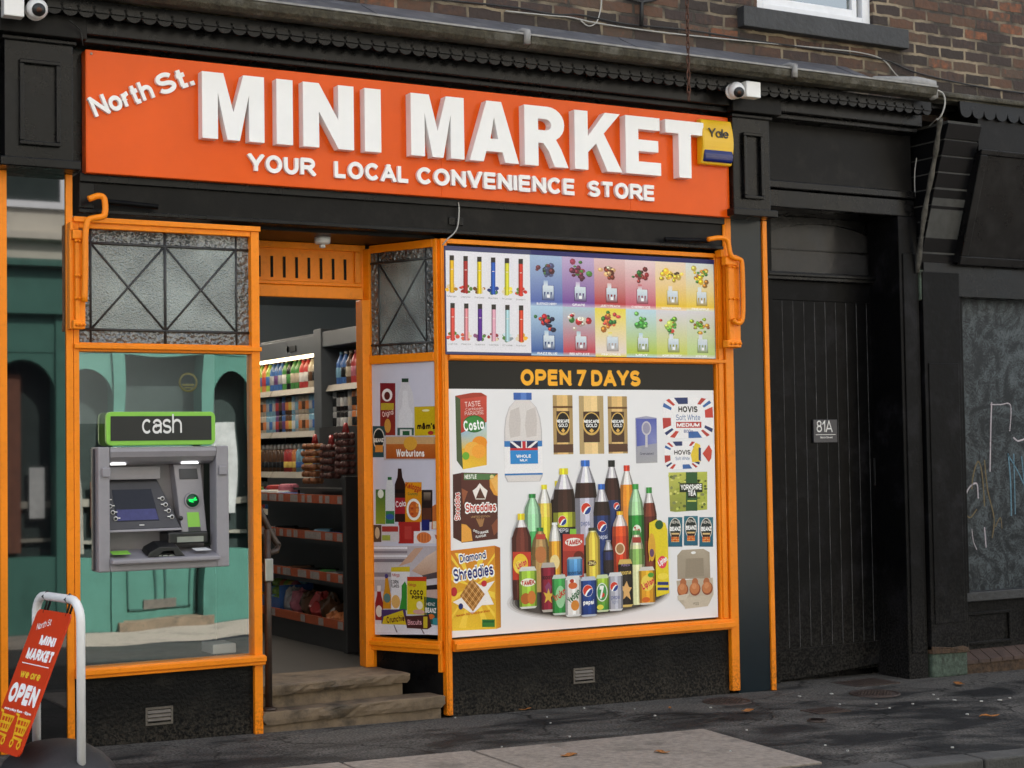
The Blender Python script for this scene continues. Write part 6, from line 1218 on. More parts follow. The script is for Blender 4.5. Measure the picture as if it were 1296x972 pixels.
c = at(1113, 638, Y=.285); MB().lathe([(.001, .01), (.02, .008), (.024, 0)], c, 14, axis='Y').build('keyhole_cover', M['blackplastic'], door)

# ================================================================ NEIGHBOURING SHOPFRONT
nb = thing('neighbouring_shopfront', 'derelict black shopfront with whitewashed window at the right edge', 'shopfront', (9.3, 0, 0))
MB().box(8.60, 8.965, -.055, .25, .11, 2.87).box(8.635, 8.93, -.063, -.055, .3, 2.2).build('pilaster', M['blackwood'], nb, bevel=.006)
MB().box(8.61, 8.955, -.05, .25, -.09, .09).build('pilaster_foot', M['flaked'], nb, bevel=.012, label='foot of the pilaster with flaking green paint')
MB().prism([(8.60, -.06, .085), (8.97, -.06, .075), (8.97, -.05, .135), (8.8, -.062, .12), (8.60, -.06, .14)], (0, .2, 0)).build('rotten_band', M['rot'], nb, bevel=.004)
# tiled console bracket leaning out to the cornice
mb = MB(); N = 9
for i in range(N):
    z0_, z1_ = 2.90+i*(1.02/N), 2.90+(i+1)*(1.02/N)-.008; y0_, y1_ = -.03-.33*(i/N)**1.1, -.03-.33*((i+1)/N)**1.1
    mb.prism([(8.60, y0_, z0_), (8.60, y1_, z1_), (8.60, .2, z1_), (8.60, .2, z0_)], (.33, 0, 0))
mb.build('tiled_bracket', M['tile'], nb, bevel=.004)
MB().prism([(8.605, -.02, 2.89), (8.605, -.35, 3.93), (8.605, .1, 3.93), (8.605, .1, 2.89)], (.32, 0, 0)).build('bracket_core', mat('grey_grout', (.05, .05, .048), .8, noise=.3), nb)
P = bezier([at(1190, 150, Y=-.36), at(1183, 200, Y=-.25), at(1170, 270, Y=-.13), at(1161, 345, Y=-.05)], 6); MB().tube(P, [.018+.004*math.sin(i*1.7) for i in range(len(P))], 8).build('crumbling_mortar_edge', mat('pale_crumbling_mortar', (.07, .065, .055), .9, noise=.6, nscale=15, bump=1, bscale=30, dirt='121212', dscale=8, damt=.9), nb)
MB().box(8.585, 8.66, -.045, .0, 2.66, 2.885).build('flaking_block', M['flaked'], nb, bevel=.008, label='pale green flaking block under the tiled bracket')
# inclined fascia board with a frame
def inc(x, k, d=0): return Vector((x, -.10-.24*k-d, 2.95+.78*k))
mb = MB(); mb.prism([inc(8.92, 0), inc(14, 0), inc(14, 1), inc(8.92, 1)], (0, .12, 0)); fb_ = mb.build('fascia_board', M['black'], nb)
mb = MB()
for q in (((8.92, -.03), (14, -.03), (14, .05), (8.92, .05)), ((8.92, .97), (14, .97), (14, 1.02), (8.92, 1.02)), ((8.92, .05), (8.99, .05), (8.99, .97), (8.92, .97))): mb.prism([inc(x, k, .02) for x, k in q], (0, .03, 0))
mb.build('fascia_moulding', M['black'], fb_, bevel=.006)
MB().box(8.95, 14, -.30, 0, 3.745, 4.05).build('upper_board', M['brownblack'], nb)
MB().box(8.62, 14, -.05, .3, 2.70, 2.94).box(8.5, 14, -.2, .0, 4.05, 4.084).build('window_head', M['black'], nb)
scallop_board('valance', 8.75, 14, -.325, 4.09, 3.975, .12, nb, M['black'])
# whitewashed glass with finger drawings
def washmat():
    m = bpy.data.materials.new('whitewashed_glass'); m.use_nodes = True; n = m.node_tree.nodes; l = m.node_tree.links; b = n['Principled BSDF']; b.inputs['Roughness'].default_value = .3; b.inputs['Specular IOR Level'].default_value = .2
    tc = n.new('ShaderNodeTexCoord'); ns = n.new('ShaderNodeTexNoise'); ns.inputs['Scale'].default_value = 3; ns.inputs['Detail'].default_value = 4; ns.inputs['Distortion'].default_value = 4.0; l.new(tc.outputs['Object'], ns.inputs[0])
    wv = n.new('ShaderNodeTexNoise'); wv.inputs['Scale'].default_value = 9; wv.inputs['Detail'].default_value = 5; wv.inputs['Distortion'].default_value = 9.0; l.new(tc.outputs['Object'], wv.inputs[0])
    mu = n.new('ShaderNodeMath'); mu.operation = 'MULTIPLY'; l.new(ns.outputs[0], mu.inputs[0]); l.new(wv.outputs[0], mu.inputs[1])
    cr = n.new('ShaderNodeValToRGB'); e = cr.color_ramp.elements; e[0].color = (.012, .015, .018, 1); e[0].position = .19; e[1].color = (.075, .09, .10, 1); e[1].position = .36; l.new(mu.outputs[0], cr.inputs[0]); l.new(cr.outputs[0], b.inputs['Base Color'])
    return m
M['wash'] = washmat()
pn_ = MB().box(9.04, 14, .10, .11, .50, 2.70).build('window_pane', M['wash'], nb)
def scribble(pts, r, col, nm):
    P = bezier([at(x, y, Y=.098) for x, y in pts], 5); mb = MB()
    L = [Vector((p.x, p.z)) for p in P]; L_, R_ = ribbon(L, r)
    for i in range(len(L)-1): mb.add([(L_[i].x, .0975, L_[i].y), (L_[i+1].x, .0975, L_[i+1].y), (R_[i+1].x, .0975, R_[i+1].y), (R_[i].x, .0975, R_[i].y)], [(0, 1, 2, 3)])
    return mb.build(nm, col, pn_)
cw, cy, cb = mat('chalk_white', (.42, .38, .42), .8, noise=.4, nscale=80), mat('chalk_ochre', (.13, .10, .05), .8, noise=.4, nscale=80), mat('chalk_blue', (.10, .20, .27), .8, noise=.4, nscale=80)
for pts, r_, c_ in (([(1255, 510), (1254, 540), (1253, 596)], .006, cw), ([(1254, 512), (1266, 512), (1279, 513), (1278, 545)], .004, cw), ([(1283, 554), (1289, 558), (1300, 554)], .006, cw),
                    ([(1213, 580), (1222, 590), (1218, 606), (1212, 612)], .006, cy), ([(1230, 618), (1232, 600), (1238, 584), (1243, 600), (1246, 640)], .006, cy), ([(1246, 583), (1250, 620), (1258, 655), (1256, 680)], .006, cy),
                    ([(1276, 575), (1279, 610), (1280, 652)], .006, cb), ([(1283, 575), (1284, 610), (1285, 650)], .005, cb), ([(1276, 576), (1290, 600), (1300, 625)], .005, cb), ([(1293, 578), (1296, 610), (1298, 640)], .005, cb),
                    ([(1220, 635), (1226, 618), (1236, 612), (1238, 630)], .006, cw), ([(1230, 670), (1232, 685), (1236, 695)], .003, cw), ([(1246, 668), (1247, 680), (1248, 692)], .005, cw), ([(1260, 666), (1266, 655), (1268, 668)], .004, cy), ([(1222, 650), (1228, 655), (1236, 645)], .005, cy)):
    scribble(pts, r_, c_, 'finger_drawing')
MB().box(8.97, 14, .02, .25, .43, .50).build('window_sill', M['sill'], nb, bevel=.006)
MB().box(8.97, 14, .09, .25, -.1, .43).build('stall_riser', M['blackwood'], nb)
for k in range(4):
    a = 9.08+k*.62; b = a+.46; mb = MB()
    for q in ((a, b, .32, .345), (a, b, .10, .125), (a, a+.025, .125, .32), (b-.025, b, .125, .32)): mb.box(q[0], q[1], .07, .089, q[2], q[3])
    mb.build('panel_moulding', M['blackwood'], nb, bevel=.005)
MB().box(8.965, 9.04, .0, .25, .5, 2.70).build('window_jamb', M['blackwood'], nb)
mb = MB()
for i in range(9): mb.box(8.99, 14, -.42+i*.056-.0, -.42+i*.056+.05, .0, .022) if 0 else None
for i in range(40): x = 8.98+i*.12; mb.prism([(x, -.02, -.02), (x+.112, -.02, -.02), (x+.112, .12, .06), (x, .12, .06)], (0, 0, .025))
mb.build('decking_ledge', M['deck'], nb)
MB().box(8.97, 14, -.01, .12, -.12, -.022).build('rotten_skirting', M['rot'], nb)

# ================================================================ INSIDE THE SHOP
FZ = .26
o = MB().box(2.1, 8.3, DY+.02, 9.1, FZ-.05, FZ).build('shop_floor', M['shopfloor']); o['kind'] = 'structure'
o = MB().box(2.1, 8.3, .9, 9.1, 3.35, 3.4).build('shop_ceiling', M['ceil']); o['kind'] = 'structure'
o = MB().box(2.0, 2.1, .6, 9.1, FZ, 3.4).box(8.3, 8.4, .6, 9.1, FZ, 3.4).box(2.0, 8.4, 9.1, 9.2, FZ, 3.4).build('shop_wall', M['bluewall']); o['kind'] = 'structure'
o = MB().box(6.3, 8.3, .55, .6, FZ, 3.35).box(4.43, 6.3, DY+.061, DY+.1, FZ, 3.35).box(3.42, 4.43, DY+.061, DY+.1, 2.93, 3.35).build('shop_front_wall', M['shelfdark']); o['kind'] = 'structure'
o = MB().box(2.1, 3.4, .72, .76, FZ, 1.80).build('booth_wall', M['bluewall']); o['kind'] = 'structure'
for i, y in enumerate((2.2, 4.6, 7.0)):
    o = MB().box(3.6, 5.0, y-.04, y+.04, 3.30, 3.345).build('tube_light', M['tube']); tag(o, ['nearest', 'middle', 'farthest'][i]+' fluorescent tube on the shop ceiling', 'light', group='ceiling tubes')
# chilled cabinet along the right-hand wall
FX = 5.5; fr = thing('drinks_fridge', 'tall grey open drinks fridge with lit top along the shop wall', 'fridge', (FX+.3, 4.4, FZ))
MB().box(FX+.62, FX+.68, 2.6, 6.2, FZ, 2.62).box(FX+.05, FX+.62, 2.6, 6.2, FZ, .55).build('cabinet', M['shelfdark'], fr)
MB().box(FX, FX+.68, 2.6, 6.2, 2.50, 2.63).box(FX-.01, FX+.02, 3.85, 6.2, 2.46, 2.61).build('top_canopy', M['shelfgrey'], fr, bevel=.006)
for q in ((FX-.012, FX+.62, 3.81, 3.97, FZ, 2.66), (FX, FX+.62, 2.55, 2.6, FZ, 2.62), (FX, FX+.62, 6.2, 6.25, FZ, 2.62)): MB().box(*q).build('upright', M['shelfgrey'], fr, bevel=.005)
MB().box(FX+.0, FX+.03, 3.98, 6.19, 2.435, 2.458).build('strip_light', M['lightstrip'], fr)
SHZ = (2.15, 1.775, 1.42, 1.08)
for z in SHZ:
    s_ = MB().box(FX+.06, FX+.615, 3.975, 6.19, z, z+.018).box(FX+.06, FX+.615, 2.605, 3.805, z, z+.018).build('shelf', M['shelfgrey'], fr)
    MB().prism([(FX+.02, 3.98, z-.02), (FX+.058, 3.98, z-.005), (FX+.058, 3.98, z+.032), (FX+.045, 3.98, z+.032)], (0, 1.08, 0)).prism([(FX+.02, 5.08, z-.02), (FX+.058, 5.08, z-.005), (FX+.058, 5.08, z+.032), (FX+.045, 5.08, z+.032)], (0, 1.1, 0)).prism([(FX+.02, 2.62, z-.02), (FX+.058, 2.62, z-.005), (FX+.058, 2.62, z+.032), (FX+.045, 2.62, z+.032)], (0, 1.17, 0)).build('price_rail', M['shelfwhite'], s_)
MB().lathe([(.001, .01), (.03, .01), (.03, 0)], (FX-.01, 4.55, 2.53), 14, axis='X').box(FX-.02, FX-.011, 4.35, 4.5, 2.50, 2.55).build('thermostat', M['blackplastic'], fr)
ordw = ['first', 'second', 'third', 'fourth', 'fifth', 'sixth', 'seventh', 'eighth', 'ninth', 'tenth', 'eleventh', 'twelfth', 'thirteenth', 'fourteenth', 'fifteenth', 'sixteenth', 'seventeenth', 'eighteenth', 'nineteenth', 'twentieth']
cmat = {}
def cm(nm, c, rough=.25):
    if nm not in cmat: cmat[nm] = mat('pack_'+nm, c, rough, noise=.15, nscale=25)
    return cmat[nm]
CC0 = {'red': (.45, .02, .02), 'green': (.05, .25, .05), 'lime': (.30, .50, .04), 'blue': (.02, .12, .40), 'pale blue': (.15, .38, .55), 'cream': (.45, .38, .28), 'black': (.012, .012, .014), 'brown': (.10, .045, .02), 'orange': (.65, .18, .02), 'yellow': (.70, .48, .04), 'purple': (.12, .04, .18), 'silver': (.35, .36, .38), 'pink': (.50, .12, .18), 'white': (.6, .6, .6)}
CC = {k_: tuple(.78*v_+.22*(sum(c_)/3)*.8 for v_ in c_) for k_, c_ in CC0.items()}
protos = {}
def make_bottle(kind, col, lab):
    key = (kind, col, lab)
    if key in protos: return copy_tree(protos[key])
    t = bpy.data.objects.new({'b': 'drinks_bottle', 'c': 'drinks_can', 's': 'sports_bottle', 'k': 'carton'}[kind], None); COL.objects.link(t)
    if kind == 'b':
        MB().lathe([(.001, 0), (.042, .004), (.044, .02), (.044, .17), (.040, .20), (.018, .25), (.014, .255), (.014, .265)], n=12).build('bottle_body', cm(col, CC[col]), t); MB().lathe([(.0445, .07), (.0455, .072), (.0455, .15), (.0445, .152)], n=12).build('bottle_label', cm(lab, CC[lab]), t); MB().lathe([(.016, .262), (.016, .285), (.001, .285)], n=10).build('bottle_cap', cm('white' if lab == 'black' else lab, CC['white' if lab == 'black' else lab]), t)
    elif kind == 'c':
        MB().lathe([(.024, 0), (.031, .008), (.031, .15), (.027, .162)], n=12).build('can_body', cm(col, CC[col]), t); MB().lathe([(.027, .1625), (.026, .165), (.001, .163)], n=12).build('can_lid', cm('silver', CC['silver']), t); MB().lathe([(.0312, .04), (.0318, .042), (.0318, .11), (.0312, .112)], n=12).build('can_artwork', cm(lab, CC[lab]), t)
    elif kind == 's':
        MB().lathe([(.001, 0), (.036, .004), (.037, .15), (.034, .19), (.020, .215)], n=12).build('bottle_body', cm(col, CC[col]), t); MB().lathe([(.020, .213), (.021, .25), (.012, .262), (.001, .264)], n=10).build('sports_cap', cm('white', CC['white']), t); MB().lathe([(.0372, .05), (.038, .052), (.038, .10), (.0372, .102)], n=12).build('bottle_label', cm(lab, CC[lab]), t)
    protos[key] = t; return t
def stock(z, ya, yb, pitch, seq, rowname, shelf, grp, levels=1, lh=.166):
    y = ya; i = 0
    while y < yb:
        kind, col, lab = seq[i % len(seq)]
        for lv in range(levels):
            o = make_bottle(kind, col, lab); o.location = (FX+.105, y, z+.0185+lv*lh); o.rotation_euler = (0, 0, .3*i)
            nm = {'b': 'bottle', 'c': 'can', 's': 'sports bottle'}[kind]
            tag(o, f"{col} {nm} with {lab} band, {ordw[min(i, 19)]} along {rowname}"+((', upper tier' if lv else ', lower tier') if levels > 1 else ''), nm, group=grp)
        y += pitch; i += 1
B = 'b'
stock(2.15, 4.06, 5.6, .10, [(B, 'cream', 'brown'), (B, 'cream', 'black'), (B, 'cream', 'brown'), (B, 'red', 'white'), (B, 'red', 'white'), (B, 'green', 'cream'), (B, 'green', 'cream'), (B, 'black', 'green'), (B, 'green', 'white'), (B, 'blue', 'silver'), (B, 'blue', 'purple'), (B, 'blue', 'silver'), (B, 'lime', 'blue'), (B, 'orange', 'red'), (B, 'lime', 'blue'), (B, 'brown', 'orange')], 'top fridge shelf, far bay', 'top', 'drinks on the top fridge shelf')
stock(2.15, 2.75, 3.75, .10, [(B, 'blue', 'black'), (B, 'blue', 'pale blue'), (B, 'blue', 'black'), (B, 'green', 'lime'), (B, 'green', 'brown'), (B, 'red', 'brown'), (B, 'red', 'pink'), (B, 'brown', 'cream')], 'top fridge shelf, near bay', 'top', 'drinks on the top fridge shelf')
stock(1.775, 4.05, 5.6, .078, [('c', 'purple', 'red'), ('c', 'pale blue', 'silver'), ('c', 'pale blue', 'blue'), ('c', 'pale blue', 'silver'), ('c', 'cream', 'orange'), ('c', 'cream', 'brown'), ('c', 'cream', 'orange'), ('c', 'silver', 'pale blue'), ('c', 'pale blue', 'white'), ('c', 'brown', 'yellow'), ('c', 'brown', 'orange'), ('c', 'blue', 'purple'), ('c', 'black', 'brown')], 'second fridge shelf, far bay', 'second', 'cans on the second fridge shelf', levels=2)
stock(1.775, 2.75, 3.78, .078, [('c', 'black', 'silver'), ('c', 'black', 'white'), ('c', 'black', 'silver'), ('c', 'silver', 'black'), ('c', 'black', 'silver'), ('c', 'black', 'silver'), ('c', 'cream', 'black'), ('c', 'cream', 'black'), ('c', 'orange', 'black'), ('c', 'silver', 'cream')], 'second fridge shelf, near bay', 'second', 'cans on the second fridge shelf', levels=2)
stock(1.42, 4.1, 5.6, .095, [('s', 'yellow', 'blue'), ('s', 'yellow', 'blue'), ('s', 'orange', 'yellow'), ('s', 'orange', 'yellow'), ('s', 'pale blue', 'blue'), ('s', 'pale blue', 'blue'), ('s', 'orange', 'yellow'), ('s', 'red', 'yellow'), ('s', 'red', 'yellow'), ('s', 'brown', 'black'), ('s', 'brown', 'black'), ('s', 'brown', 'black'), ('s', 'brown', 'black'), ('s', 'brown', 'black'), ('s', 'brown', 'black')], 'third fridge shelf', 'third', 'sports bottles on the third fridge shelf')
stock(1.08, 4.1, 5.6, .095, [('s', 'lime', 'green'), ('s', 'blue', 'silver'), ('s', 'red', 'black')], 'fourth fridge shelf', 'fourth', 'sports bottles on the fourth fridge shelf')
# low shelving unit with orange price strips
GX = 4.56; gd = thing('shelving_unit', 'dark low shelving unit with orange and white price strips inside the doorway', 'shelving', (GX+.2, 2.4, FZ))
MB().box(GX+.36, GX+.40, 1.27, 3.6, FZ, 1.42).box(GX+.02, GX+.36, 1.27, 3.6, FZ, .38).build('back_panel', M['shelfdark'], gd)
MB().box(GX-.01, GX+.40, 1.215, 1.27, FZ, 1.45).build('end_panel', M['shelfdark'], gd, bevel=.004)
tag1, tag2 = mat('orange_price_strip', (.42, .075, .015), .5, noise=.2, nscale=30), mat('price_ticket', (.33, .29, .28), .6, noise=.2, nscale=60)
rnd = random.Random(11)
GS = (1.29, 1.035, .755, .44)
for z in GS:
    s_ = MB().box(GX+.012, GX+.36, 1.27, 3.6, z-.06, z-.028).build('shelf', M['shelfdark'], gd)
    MB().box(GX, GX+.011, 1.27, 3.6, z-.03, z+.03).build('price_strip', tag1, s_)
    y = 1.3
    while y < 3.5:
        w = rnd.uniform(.05, .09); MB().box(GX-.003, GX-.0005, y, y+w, z-.026, z+.024).build('price_ticket', tag2, s_); y += w+rnd.choice([.004, .05, .08, .14] if z > .5 else [.25, .5])
# goods on the low unit
def pack(nm, label, cat, x, y, z, sx, sy, sz, col, rot=0, grp=None, m=None):
    mb = MB(); c = Vector((x, y, z+sz/2)); ca, sa = math.cos(rot), math.sin(rot)
    mb.obox(c, (sx/2*ca, sx/2*sa, 0), (-sy/2*sa, sy/2*ca, 0), (0, 0, sz/2)); o = mb.build(nm, m or cm(col, CC[col]), None, bevel=min(sx, sy, sz)*.2, loc=(x, y, z)); tag(o, label, cat, grp); return o
zt = GS[0]-.027
for i, (col, y, h_) in enumerate((('blue', 2.38, .055), ('blue', 2.52, .06), ('white', 2.68, .07), ('white', 2.86, .075), ('silver', 3.04, .06), ('green', 3.22, .09), ('pink', 2.75, .12), ('red', 3.0, .11), ('yellow', 1.95, .03), ('orange', 2.1, .03))):
    pack('biscuit_packet', f"{col} packet, {ordw[i]} on the top ledge of the low shelves", 'packet', GX+.10+(.1 if h_ > .1 else 0), y, zt, .12, .13, h_, col, .1*i, 'packets on the low shelves')
for r, (z, seq) in enumerate(((GS[1]-.027, [('pale blue', 1.75), ('blue', 1.6), ('pale blue', 1.9), ('black', 1.45), ('silver', 2.75), ('black', 2.6), ('black', 2.9), ('brown', 2.4)]), (GS[2]-.027, [('brown', 1.5), ('silver', 1.65), ('green', 1.8), ('silver', 1.95), ('black', 2.1), ('brown', 2.3), ('orange', 2.5)]))):
    for i, (col, y) in enumerate(seq): pack('sweet_packet', f"{col} floppy packet, {ordw[i]} listed on the {['second', 'third'][r]} low shelf" if 0 else f"{col} packet lying {ordw[i]} along the {['second', 'third'][r]} low shelf", 'packet', GX+.12, y, z, .16, .12, .045+.01*(i % 3), col, .5*i, 'packets on the low shelves')
def bagmesh(c, sx, sy, sz, seed):
    rnd = random.Random(seed); mb = MB(); N = 14; vs = []; R_ = 8
    for j in range(R_+1):
        ph_ = PI*j/R_
        for i in range(N):
            a = 2*PI*i/N; k = rnd.uniform(.85, 1.12); vs.append((c[0]+sx*math.sin(ph_)*math.cos(a)*k, c[1]+sy*math.sin(ph_)*math.sin(a)*k, c[2]+sz*(1-math.cos(ph_))/2*2*.5*k))
    return mb.add(vs, [(j*N+i, j*N+(i+1) % N, (j+1)*N+(i+1) % N, (j+1)*N+i) for j in range(R_) for i in range(N)])
zz = GS[3]-.027
for i, (col, y) in enumerate((('brown', 2.15), ('pink', 2.35), ('silver', 2.5), ('red', 1.98), ('brown', 1.8))): o = bagmesh((GX+.14, y, zz), .09, .1, .2, i).build('snack_bag', cm(col, CC[col]), None, loc=(GX+.14, y, zz)); tag(o, f"{col} shiny snack bag, {ordw[i]} of the pile on the bottom low shelf", 'snack bag', 'snack bags on the bottom shelf')
tub = thing('plastic_crate', 'blue plastic crate of bright balls at the far end of the bottom shelf', 'crate', (GX+.17, 2.8, zz))
MB().prism([(GX+.03, 2.55, zz), (GX+.03, 3.05, zz), (GX+.03, 3.08, zz+.13), (GX+.03, 2.52, zz+.13)], (.01, 0, 0)).box(GX+.30, GX+.31, 2.55, 3.05, zz, zz+.26).box(GX+.04, GX+.30, 2.55, 2.56, zz, zz+.22).box(GX+.04, GX+.30, 3.04, 3.05, zz, zz+.2).box(GX+.04, GX+.30, 2.56, 3.04, zz, zz+.01).build('crate_body', cm('blue', CC['blue']), tub)
rnd = random.Random(2)
for i in range(22):
    col = ['lime', 'lime', 'pale blue', 'purple', 'pink', 'yellow', 'lime', 'orange'][i % 8]; y = 2.62+(i % 6)*.075; x = GX+.08+(i//6)*.06
    z_ = zz+.10+.05*(i//6)
    if i == 0 or True:
        mb = MB().lathe([(.042*math.sin(a*PI/8)+.0005, -.042*math.cos(a*PI/8)) for a in range(9)], (x, y, z_), 12); o = mb.build('toy_ball', cm(col, CC[col]), None, loc=(x, y, z_)); tag(o, f"{col} ball, {ordw[i % 6]} in the {ordw[i//6]} row of the blue crate", 'ball', 'balls in the blue crate')
for i in range(3):
    o = bagmesh((GX+.1, 1.45+i*.12, zz), .05, .06, .09, 40+i).build('fruit_net', cm('orange', CC['orange']), None, loc=(GX+.1, 1.45+i*.12, zz)); tag(o, f"small orange net, {ordw[i]} from the near end of the bottom shelf", 'net', 'orange nets on the bottom shelf')
# net bags of onions on top of the unit
for i, (x, y, z_, n1, n2, lab) in enumerate(((4.74, 2.18, 1.38, 5, 6, 'hanging net of brown onions nearest the fridge upright'), (4.74, 1.88, 1.42, 4, 5, 'dark hanging net of onions in the middle of the rack'), (4.72, 1.58, 1.45, 4, 6, 'dark hanging net of onions nearest the door jamb'))):
    t = thing('onion_net', lab, 'net', (x, y, z_), group='onion nets on the rack')
    mb = MB(); rnd = random.Random(i)
    for a in range(n1):
        for b in range(n2):
            for c_ in range(2):
                mb.lathe([(.021*math.sin(q*PI/6)+.0005, -.023*math.cos(q*PI/6)) for q in range(7)], (x-.05+c_*.05+rnd.uniform(-.006, .006), y-.11+a*.05+rnd.uniform(-.008, .008), z_+.03+b*.05), 8)
    mb.build('onions', M['net'] if i == 0 else mat('dark_onion_skin', (.10, .035, .03), .5, noise=.4), t)
    MB().tube([(x, y, z_+n2*.05), (x, y, z_+n2*.05+.07)], [.03, .012], 8).build('net_neck', cm('red', CC['red']), t)
rk = thing('display_rack', 'white wire rack carrying the onion nets on the low shelving unit', 'rack', (4.75, 1.9, 1.30))
MB().box(4.63, 4.86, 1.42, 2.33, 1.345, 1.36).box(4.84, 4.86, 1.42, 2.33, 1.26, 1.80).tube([(4.66, 1.45, 1.25), (4.66, 1.45, 1.345)], .008).tube([(4.66, 2.3, 1.25), (4.66, 2.3, 1.345)], .008).build('rack_frame', M['shelfdark'], rk)
o = pack('water_bottle', 'bright blue jug on top of the fridge', 'jug', FX+.2, 2.98, 2.632, .12, .14, .16, 'blue')

# ================================================================ ACROSS THE STREET (seen in the glass)
OY = -10.6; GZ = -.44
ob = thing('opposite_building', 'cream building with a teal shopfront across the street, mirrored in the glass', 'building', (6, OY, GZ))
MB().box(-6, 18, OY-.4, OY-.02, 3.85, 8.2).box(-6, 3.2, OY-.4, OY-.02, GZ, 3.85).box(9.6, 18, OY-.4, OY-.02, GZ, 3.85).build('rendered_wall', M['cream'], ob)
for x in (-3.5, -.5, 2.2, 4.62, 7.2, 9.9, 12.6):
    f = MB().box(x-.5, x+.5, OY-.02, OY+.03, 4.55, 4.63).box(x-.5, x+.5, OY-.02, OY+.03, 6.2, 6.28).box(x-.5, x-.42, OY-.02, OY+.03, 4.63, 6.2).box(x+.42, x+.5, OY-.02, OY+.03, 4.63, 6.2).box(x-.42, x+.42, OY-.02, OY+.02, 5.38, 5.44).build('window', M['whitepaint'], ob)
    MB().box(x-.42, x+.42, OY-.018, OY-.01, 4.63, 6.2).build('pane', M['darkroom'], f)
MB().box(-6, 18, OY-.02, OY+.10, 4.18, 4.26).build('string_course', M['cream'], ob)
MB().box(3.2, 9.6, OY-.3, OY+.10, 3.30, 3.85).box(3.1, 9.7, OY-.3, OY+.22, 3.85, 3.93).build('teal_fascia', M['teal'], ob)
solid_text('COFFEE', Vector((5.35, OY+.102, 3.45)), Vector((-1, 0, 0)), uZ, .28, .14, .01, M['cream'], ob, width=1.3, name='lettering', out=Vector((0, 1, 0)), merge=True) if 0 else None
mb = MB().box(3.2, 9.6, OY-.35, OY-.3, GZ, 3.3)
mb.build('dark_interior', M['darkroom'], ob)
mb = MB()
for x in (3.2, 4.15, 5.05, 5.75, 6.85, 7.55, 8.5, 9.45): mb.box(x-.07, x+.07, OY-.25, OY+.03, GZ, 3.3)
mb.box(3.2, 5.75, OY-.25, OY, GZ, .45).box(6.85, 9.5, OY-.25, OY, GZ, .45).box(3.2, 9.5, OY-.25, OY, 2.85, 3.3)
for xa, xb in ((3.27, 4.08), (4.22, 4.98), (5.12, 5.68), (6.92, 7.48), (7.62, 8.43), (8.57, 9.38)):
    xm, r = (xa+xb)/2, (xb-xa)/2
    pts = [(xa, OY-.05, 2.86)]+[(xm-r*math.cos(PI*k/12), OY-.05, 2.35+r*1.1*math.sin(PI*k/12)) for k in range(13)]+[(xb, OY-.05, 2.86)]
    for k in range(12):
        a, b = pts[1+k], pts[2+k]; mb.prism([a, b, (b[0], b[1], 2.86), (a[0], a[1], 2.86)], (0, .04, 0))
mb.build('teal_joinery', M['teal'], ob)
pm = [mat('shop_blind', (.20, .19, .16), .8, noise=.2), mat('rust_curtain', (.12, .045, .025), .8, noise=.3), mat('pale_notice', (.35, .36, .36), .7, noise=.2)]
for i, (a, b, c, d) in enumerate(((3.35, 3.75, 1.2, 2.2), (4.3, 4.62, .5, 2.6), (4.72, 4.9, .9, 1.5), (5.2, 5.35, .5, 2.7), (5.45, 5.62, .8, 1.3), (7.0, 7.3, .9, 2.0), (7.7, 8.1, .5, 1.4), (8.15, 8.4, 1.6, 2.4), (8.7, 9.2, 1.0, 1.8), (3.8, 4.05, .5, 1.0))): MB().box(a, b, OY-.22, OY-.2, c, d).build('window_dressing', pm[i % 3], ob)
for a, b in ((3.25, 5.7), (6.9, 9.4)): MB().box(a, b, OY-.28, OY-.24, 1.02, 1.10).box(a, b, OY-.29, OY-.24, .62, .66).build('display_shelf', pm[0], ob)
dd = MB().box(5.86, 6.74, OY-.22, OY-.16, GZ+.08, 1.75).build('teal_door', M['teal'], ob)
mb = MB()
for a, b, c, d in ((5.93, 6.26, GZ+.2, .55), (6.34, 6.67, GZ+.2, .55), (5.93, 6.26, .95, 1.65), (6.34, 6.67, .95, 1.65)): mb.box(a, b, OY-.158, OY-.145, c, c+.02).box(a, b, OY-.158, OY-.145, d-.02, d).box(a, a+.02, OY-.158, OY-.145, c, d).box(b-.02, b, OY-.158, OY-.145, c, d)
mb.build('door_panels', M['tealdark'], dd)
MB().box(6.12, 6.48, OY-.158, OY-.14, -.25+.02, -.12).build('letterbox', M['ventmetal'], dd)
MB().box(5.75, 6.9, OY-.3, OY+.10, GZ, GZ+.10).build('door_step', M['stone'], ob)
MB().box(-6, 18, OY-6, OY-.4, 8.0, 8.2).build('roof', M['shelfdark'], ob)

# ================================================================ BITS ON THE PAVEMENT
def cover(px, py, r, sq, label, name='manhole_cover', e=1):
    c = at(px, py, Z=gz(7)-.008); t = thing(name, label, 'cover', (c.x, c.y, gz(c.x)))
    mb = MB()
    if sq: mb.box(c.x-r, c.x+r, c.y-r*.7, c.y+r*.7, gz(c.x)-.02, gz(c.x)-.004+.006)
    else: mb.lathe([(.001, .004), (r*.8, .004), (r*.82, .001), (r*.9, .001), (r*.92, .005), (r, .005), (r, -.01)], (c.x, c.y, gz(c.x)), 24)
    mb.build('cover_plate', M['castiron'], t)
    m2 = MB()
    for i in range(-4, 5):
        for j in range(-4, 5):
            if (i*i+j*j) < 18 or sq: m2.box(c.x+i*r*.17-.008, c.x+i*r*.17+.008, c.y+j*r*.17*(.7 if sq else 1)-.008, c.y+j*r*.17*(.7 if sq else 1)+.008, gz(c.x)+(.002 if sq else .004), gz(c.x)+(.005 if sq else .007))
    m2.build('grip_studs', M['castiron'], t)
cover(1107, 877, .17, 0, 'round rusty manhole cover in front of the black side door')
cover(920, 891, .16, 0, 'worn round rusty cover near the foot of the orange strip')
cover(1045, 901, .13, 1, 'small square rusty cover near the middle of the pavement')
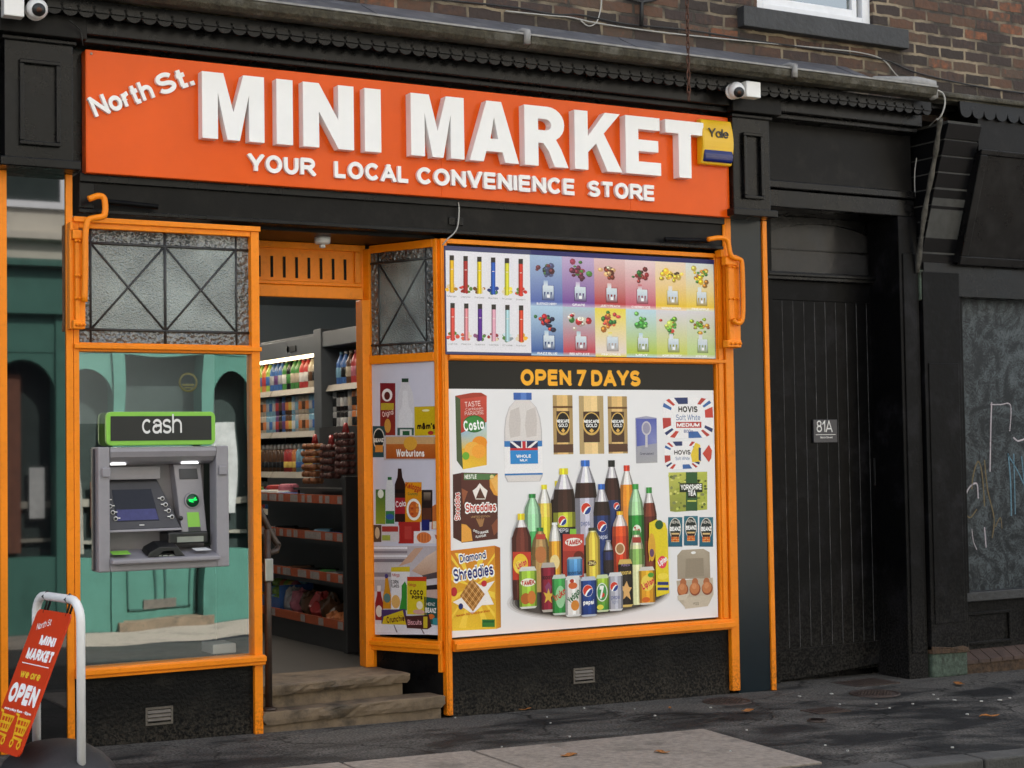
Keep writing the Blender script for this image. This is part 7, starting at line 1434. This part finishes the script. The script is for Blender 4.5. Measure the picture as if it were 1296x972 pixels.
cover(1034, 915, .06, 0, 'tiny rusty stop tap cover nearest the paving slabs')
cover(1095, 862, .20, 1, 'square dark cover close to the foot of the side door')
def leaf(px, py, s, label, rot):
    c = at(px, py, Z=gz(6)+.004); mb = MB(); N = 10; pts = []
    for k in range(N):
        a = 2*PI*k/N; rr_ = s*(1+.25*math.cos(2*a)); x, y = rr_*math.cos(a), .55*rr_*math.sin(a); pts.append((c.x+x*math.cos(rot)-y*math.sin(rot), c.y+x*math.sin(rot)+y*math.cos(rot), gz(c.x)+.004+.012*abs(math.sin(a*1.5))))
    mb.add(pts+[(p[0], p[1], p[2]+.002) for p in pts], [tuple(range(N)), tuple(range(N, 2*N))]+[(i, (i+1) % N, N+(i+1) % N, N+i) for i in range(N)]); o = mb.build('dead_leaf', M['leaf'], None, loc=(c.x, c.y, gz(c.x))); tag(o, label, 'leaf', 'dead leaves on the pavement')
leaf(946, 899, .05, 'brown curled leaf beside the worn round cover', .3); leaf(1252, 901, .05, 'yellow leaf lying out near the kerb at right', 2.6); leaf(1213, 858, .06, 'orange leaf heap piece at the flaking pilaster foot', 1.2); leaf(848, 897, .02, 'small brown leaf right of the paving slabs', 1); leaf(720, 963, .05, 'brown leaf lying on the middle paving slab', .2); leaf(838, 957, .04, 'brown leaf in the joint between two slabs', 2); leaf(606, 897, .03, 'small brown leaf by the black riser', .9); leaf(664, 901, .05, 'pale brown leaf below the right window riser', .1)
rnd = random.Random(8)
base = None
for k in range(30):
    if k < 12: px, py = [(1187, 879), (1208, 880), (1278, 876), (1265, 879), (1242, 881), (1155, 886), (1109, 887), (1063, 888), (1012, 878), (1052, 874), (1224, 899), (1181, 873)][k]
    else: px, py = rnd.uniform(360, 1290), rnd.uniform(885, 965)
    c = at(px, py, Z=gz(6)); 
    if c.y > -.05: continue
    s = rnd.uniform(.004, .009) if k >= 12 else rnd.uniform(.007, .015); N = 6; pts = [(c.x+s*rnd.uniform(.7, 1.2)*math.cos(2*PI*i/N), c.y+s*rnd.uniform(.7, 1.2)*math.sin(2*PI*i/N), gz(c.x)+.001) for i in range(N)]
    mb = MB(); mb.add(pts+[(p[0], p[1], p[2]+.006) for p in pts], [tuple(range(N))[::-1], tuple(range(N, 2*N))]+[(i, (i+1) % N, N+(i+1) % N, N+i) for i in range(N)]); o = mb.build('litter_scrap', M['scrap'], None, loc=(c.x, c.y, gz(c.x))); tag(o, 'tiny white scrap of litter on the dark pavement', 'litter', 'white scraps on the pavement')
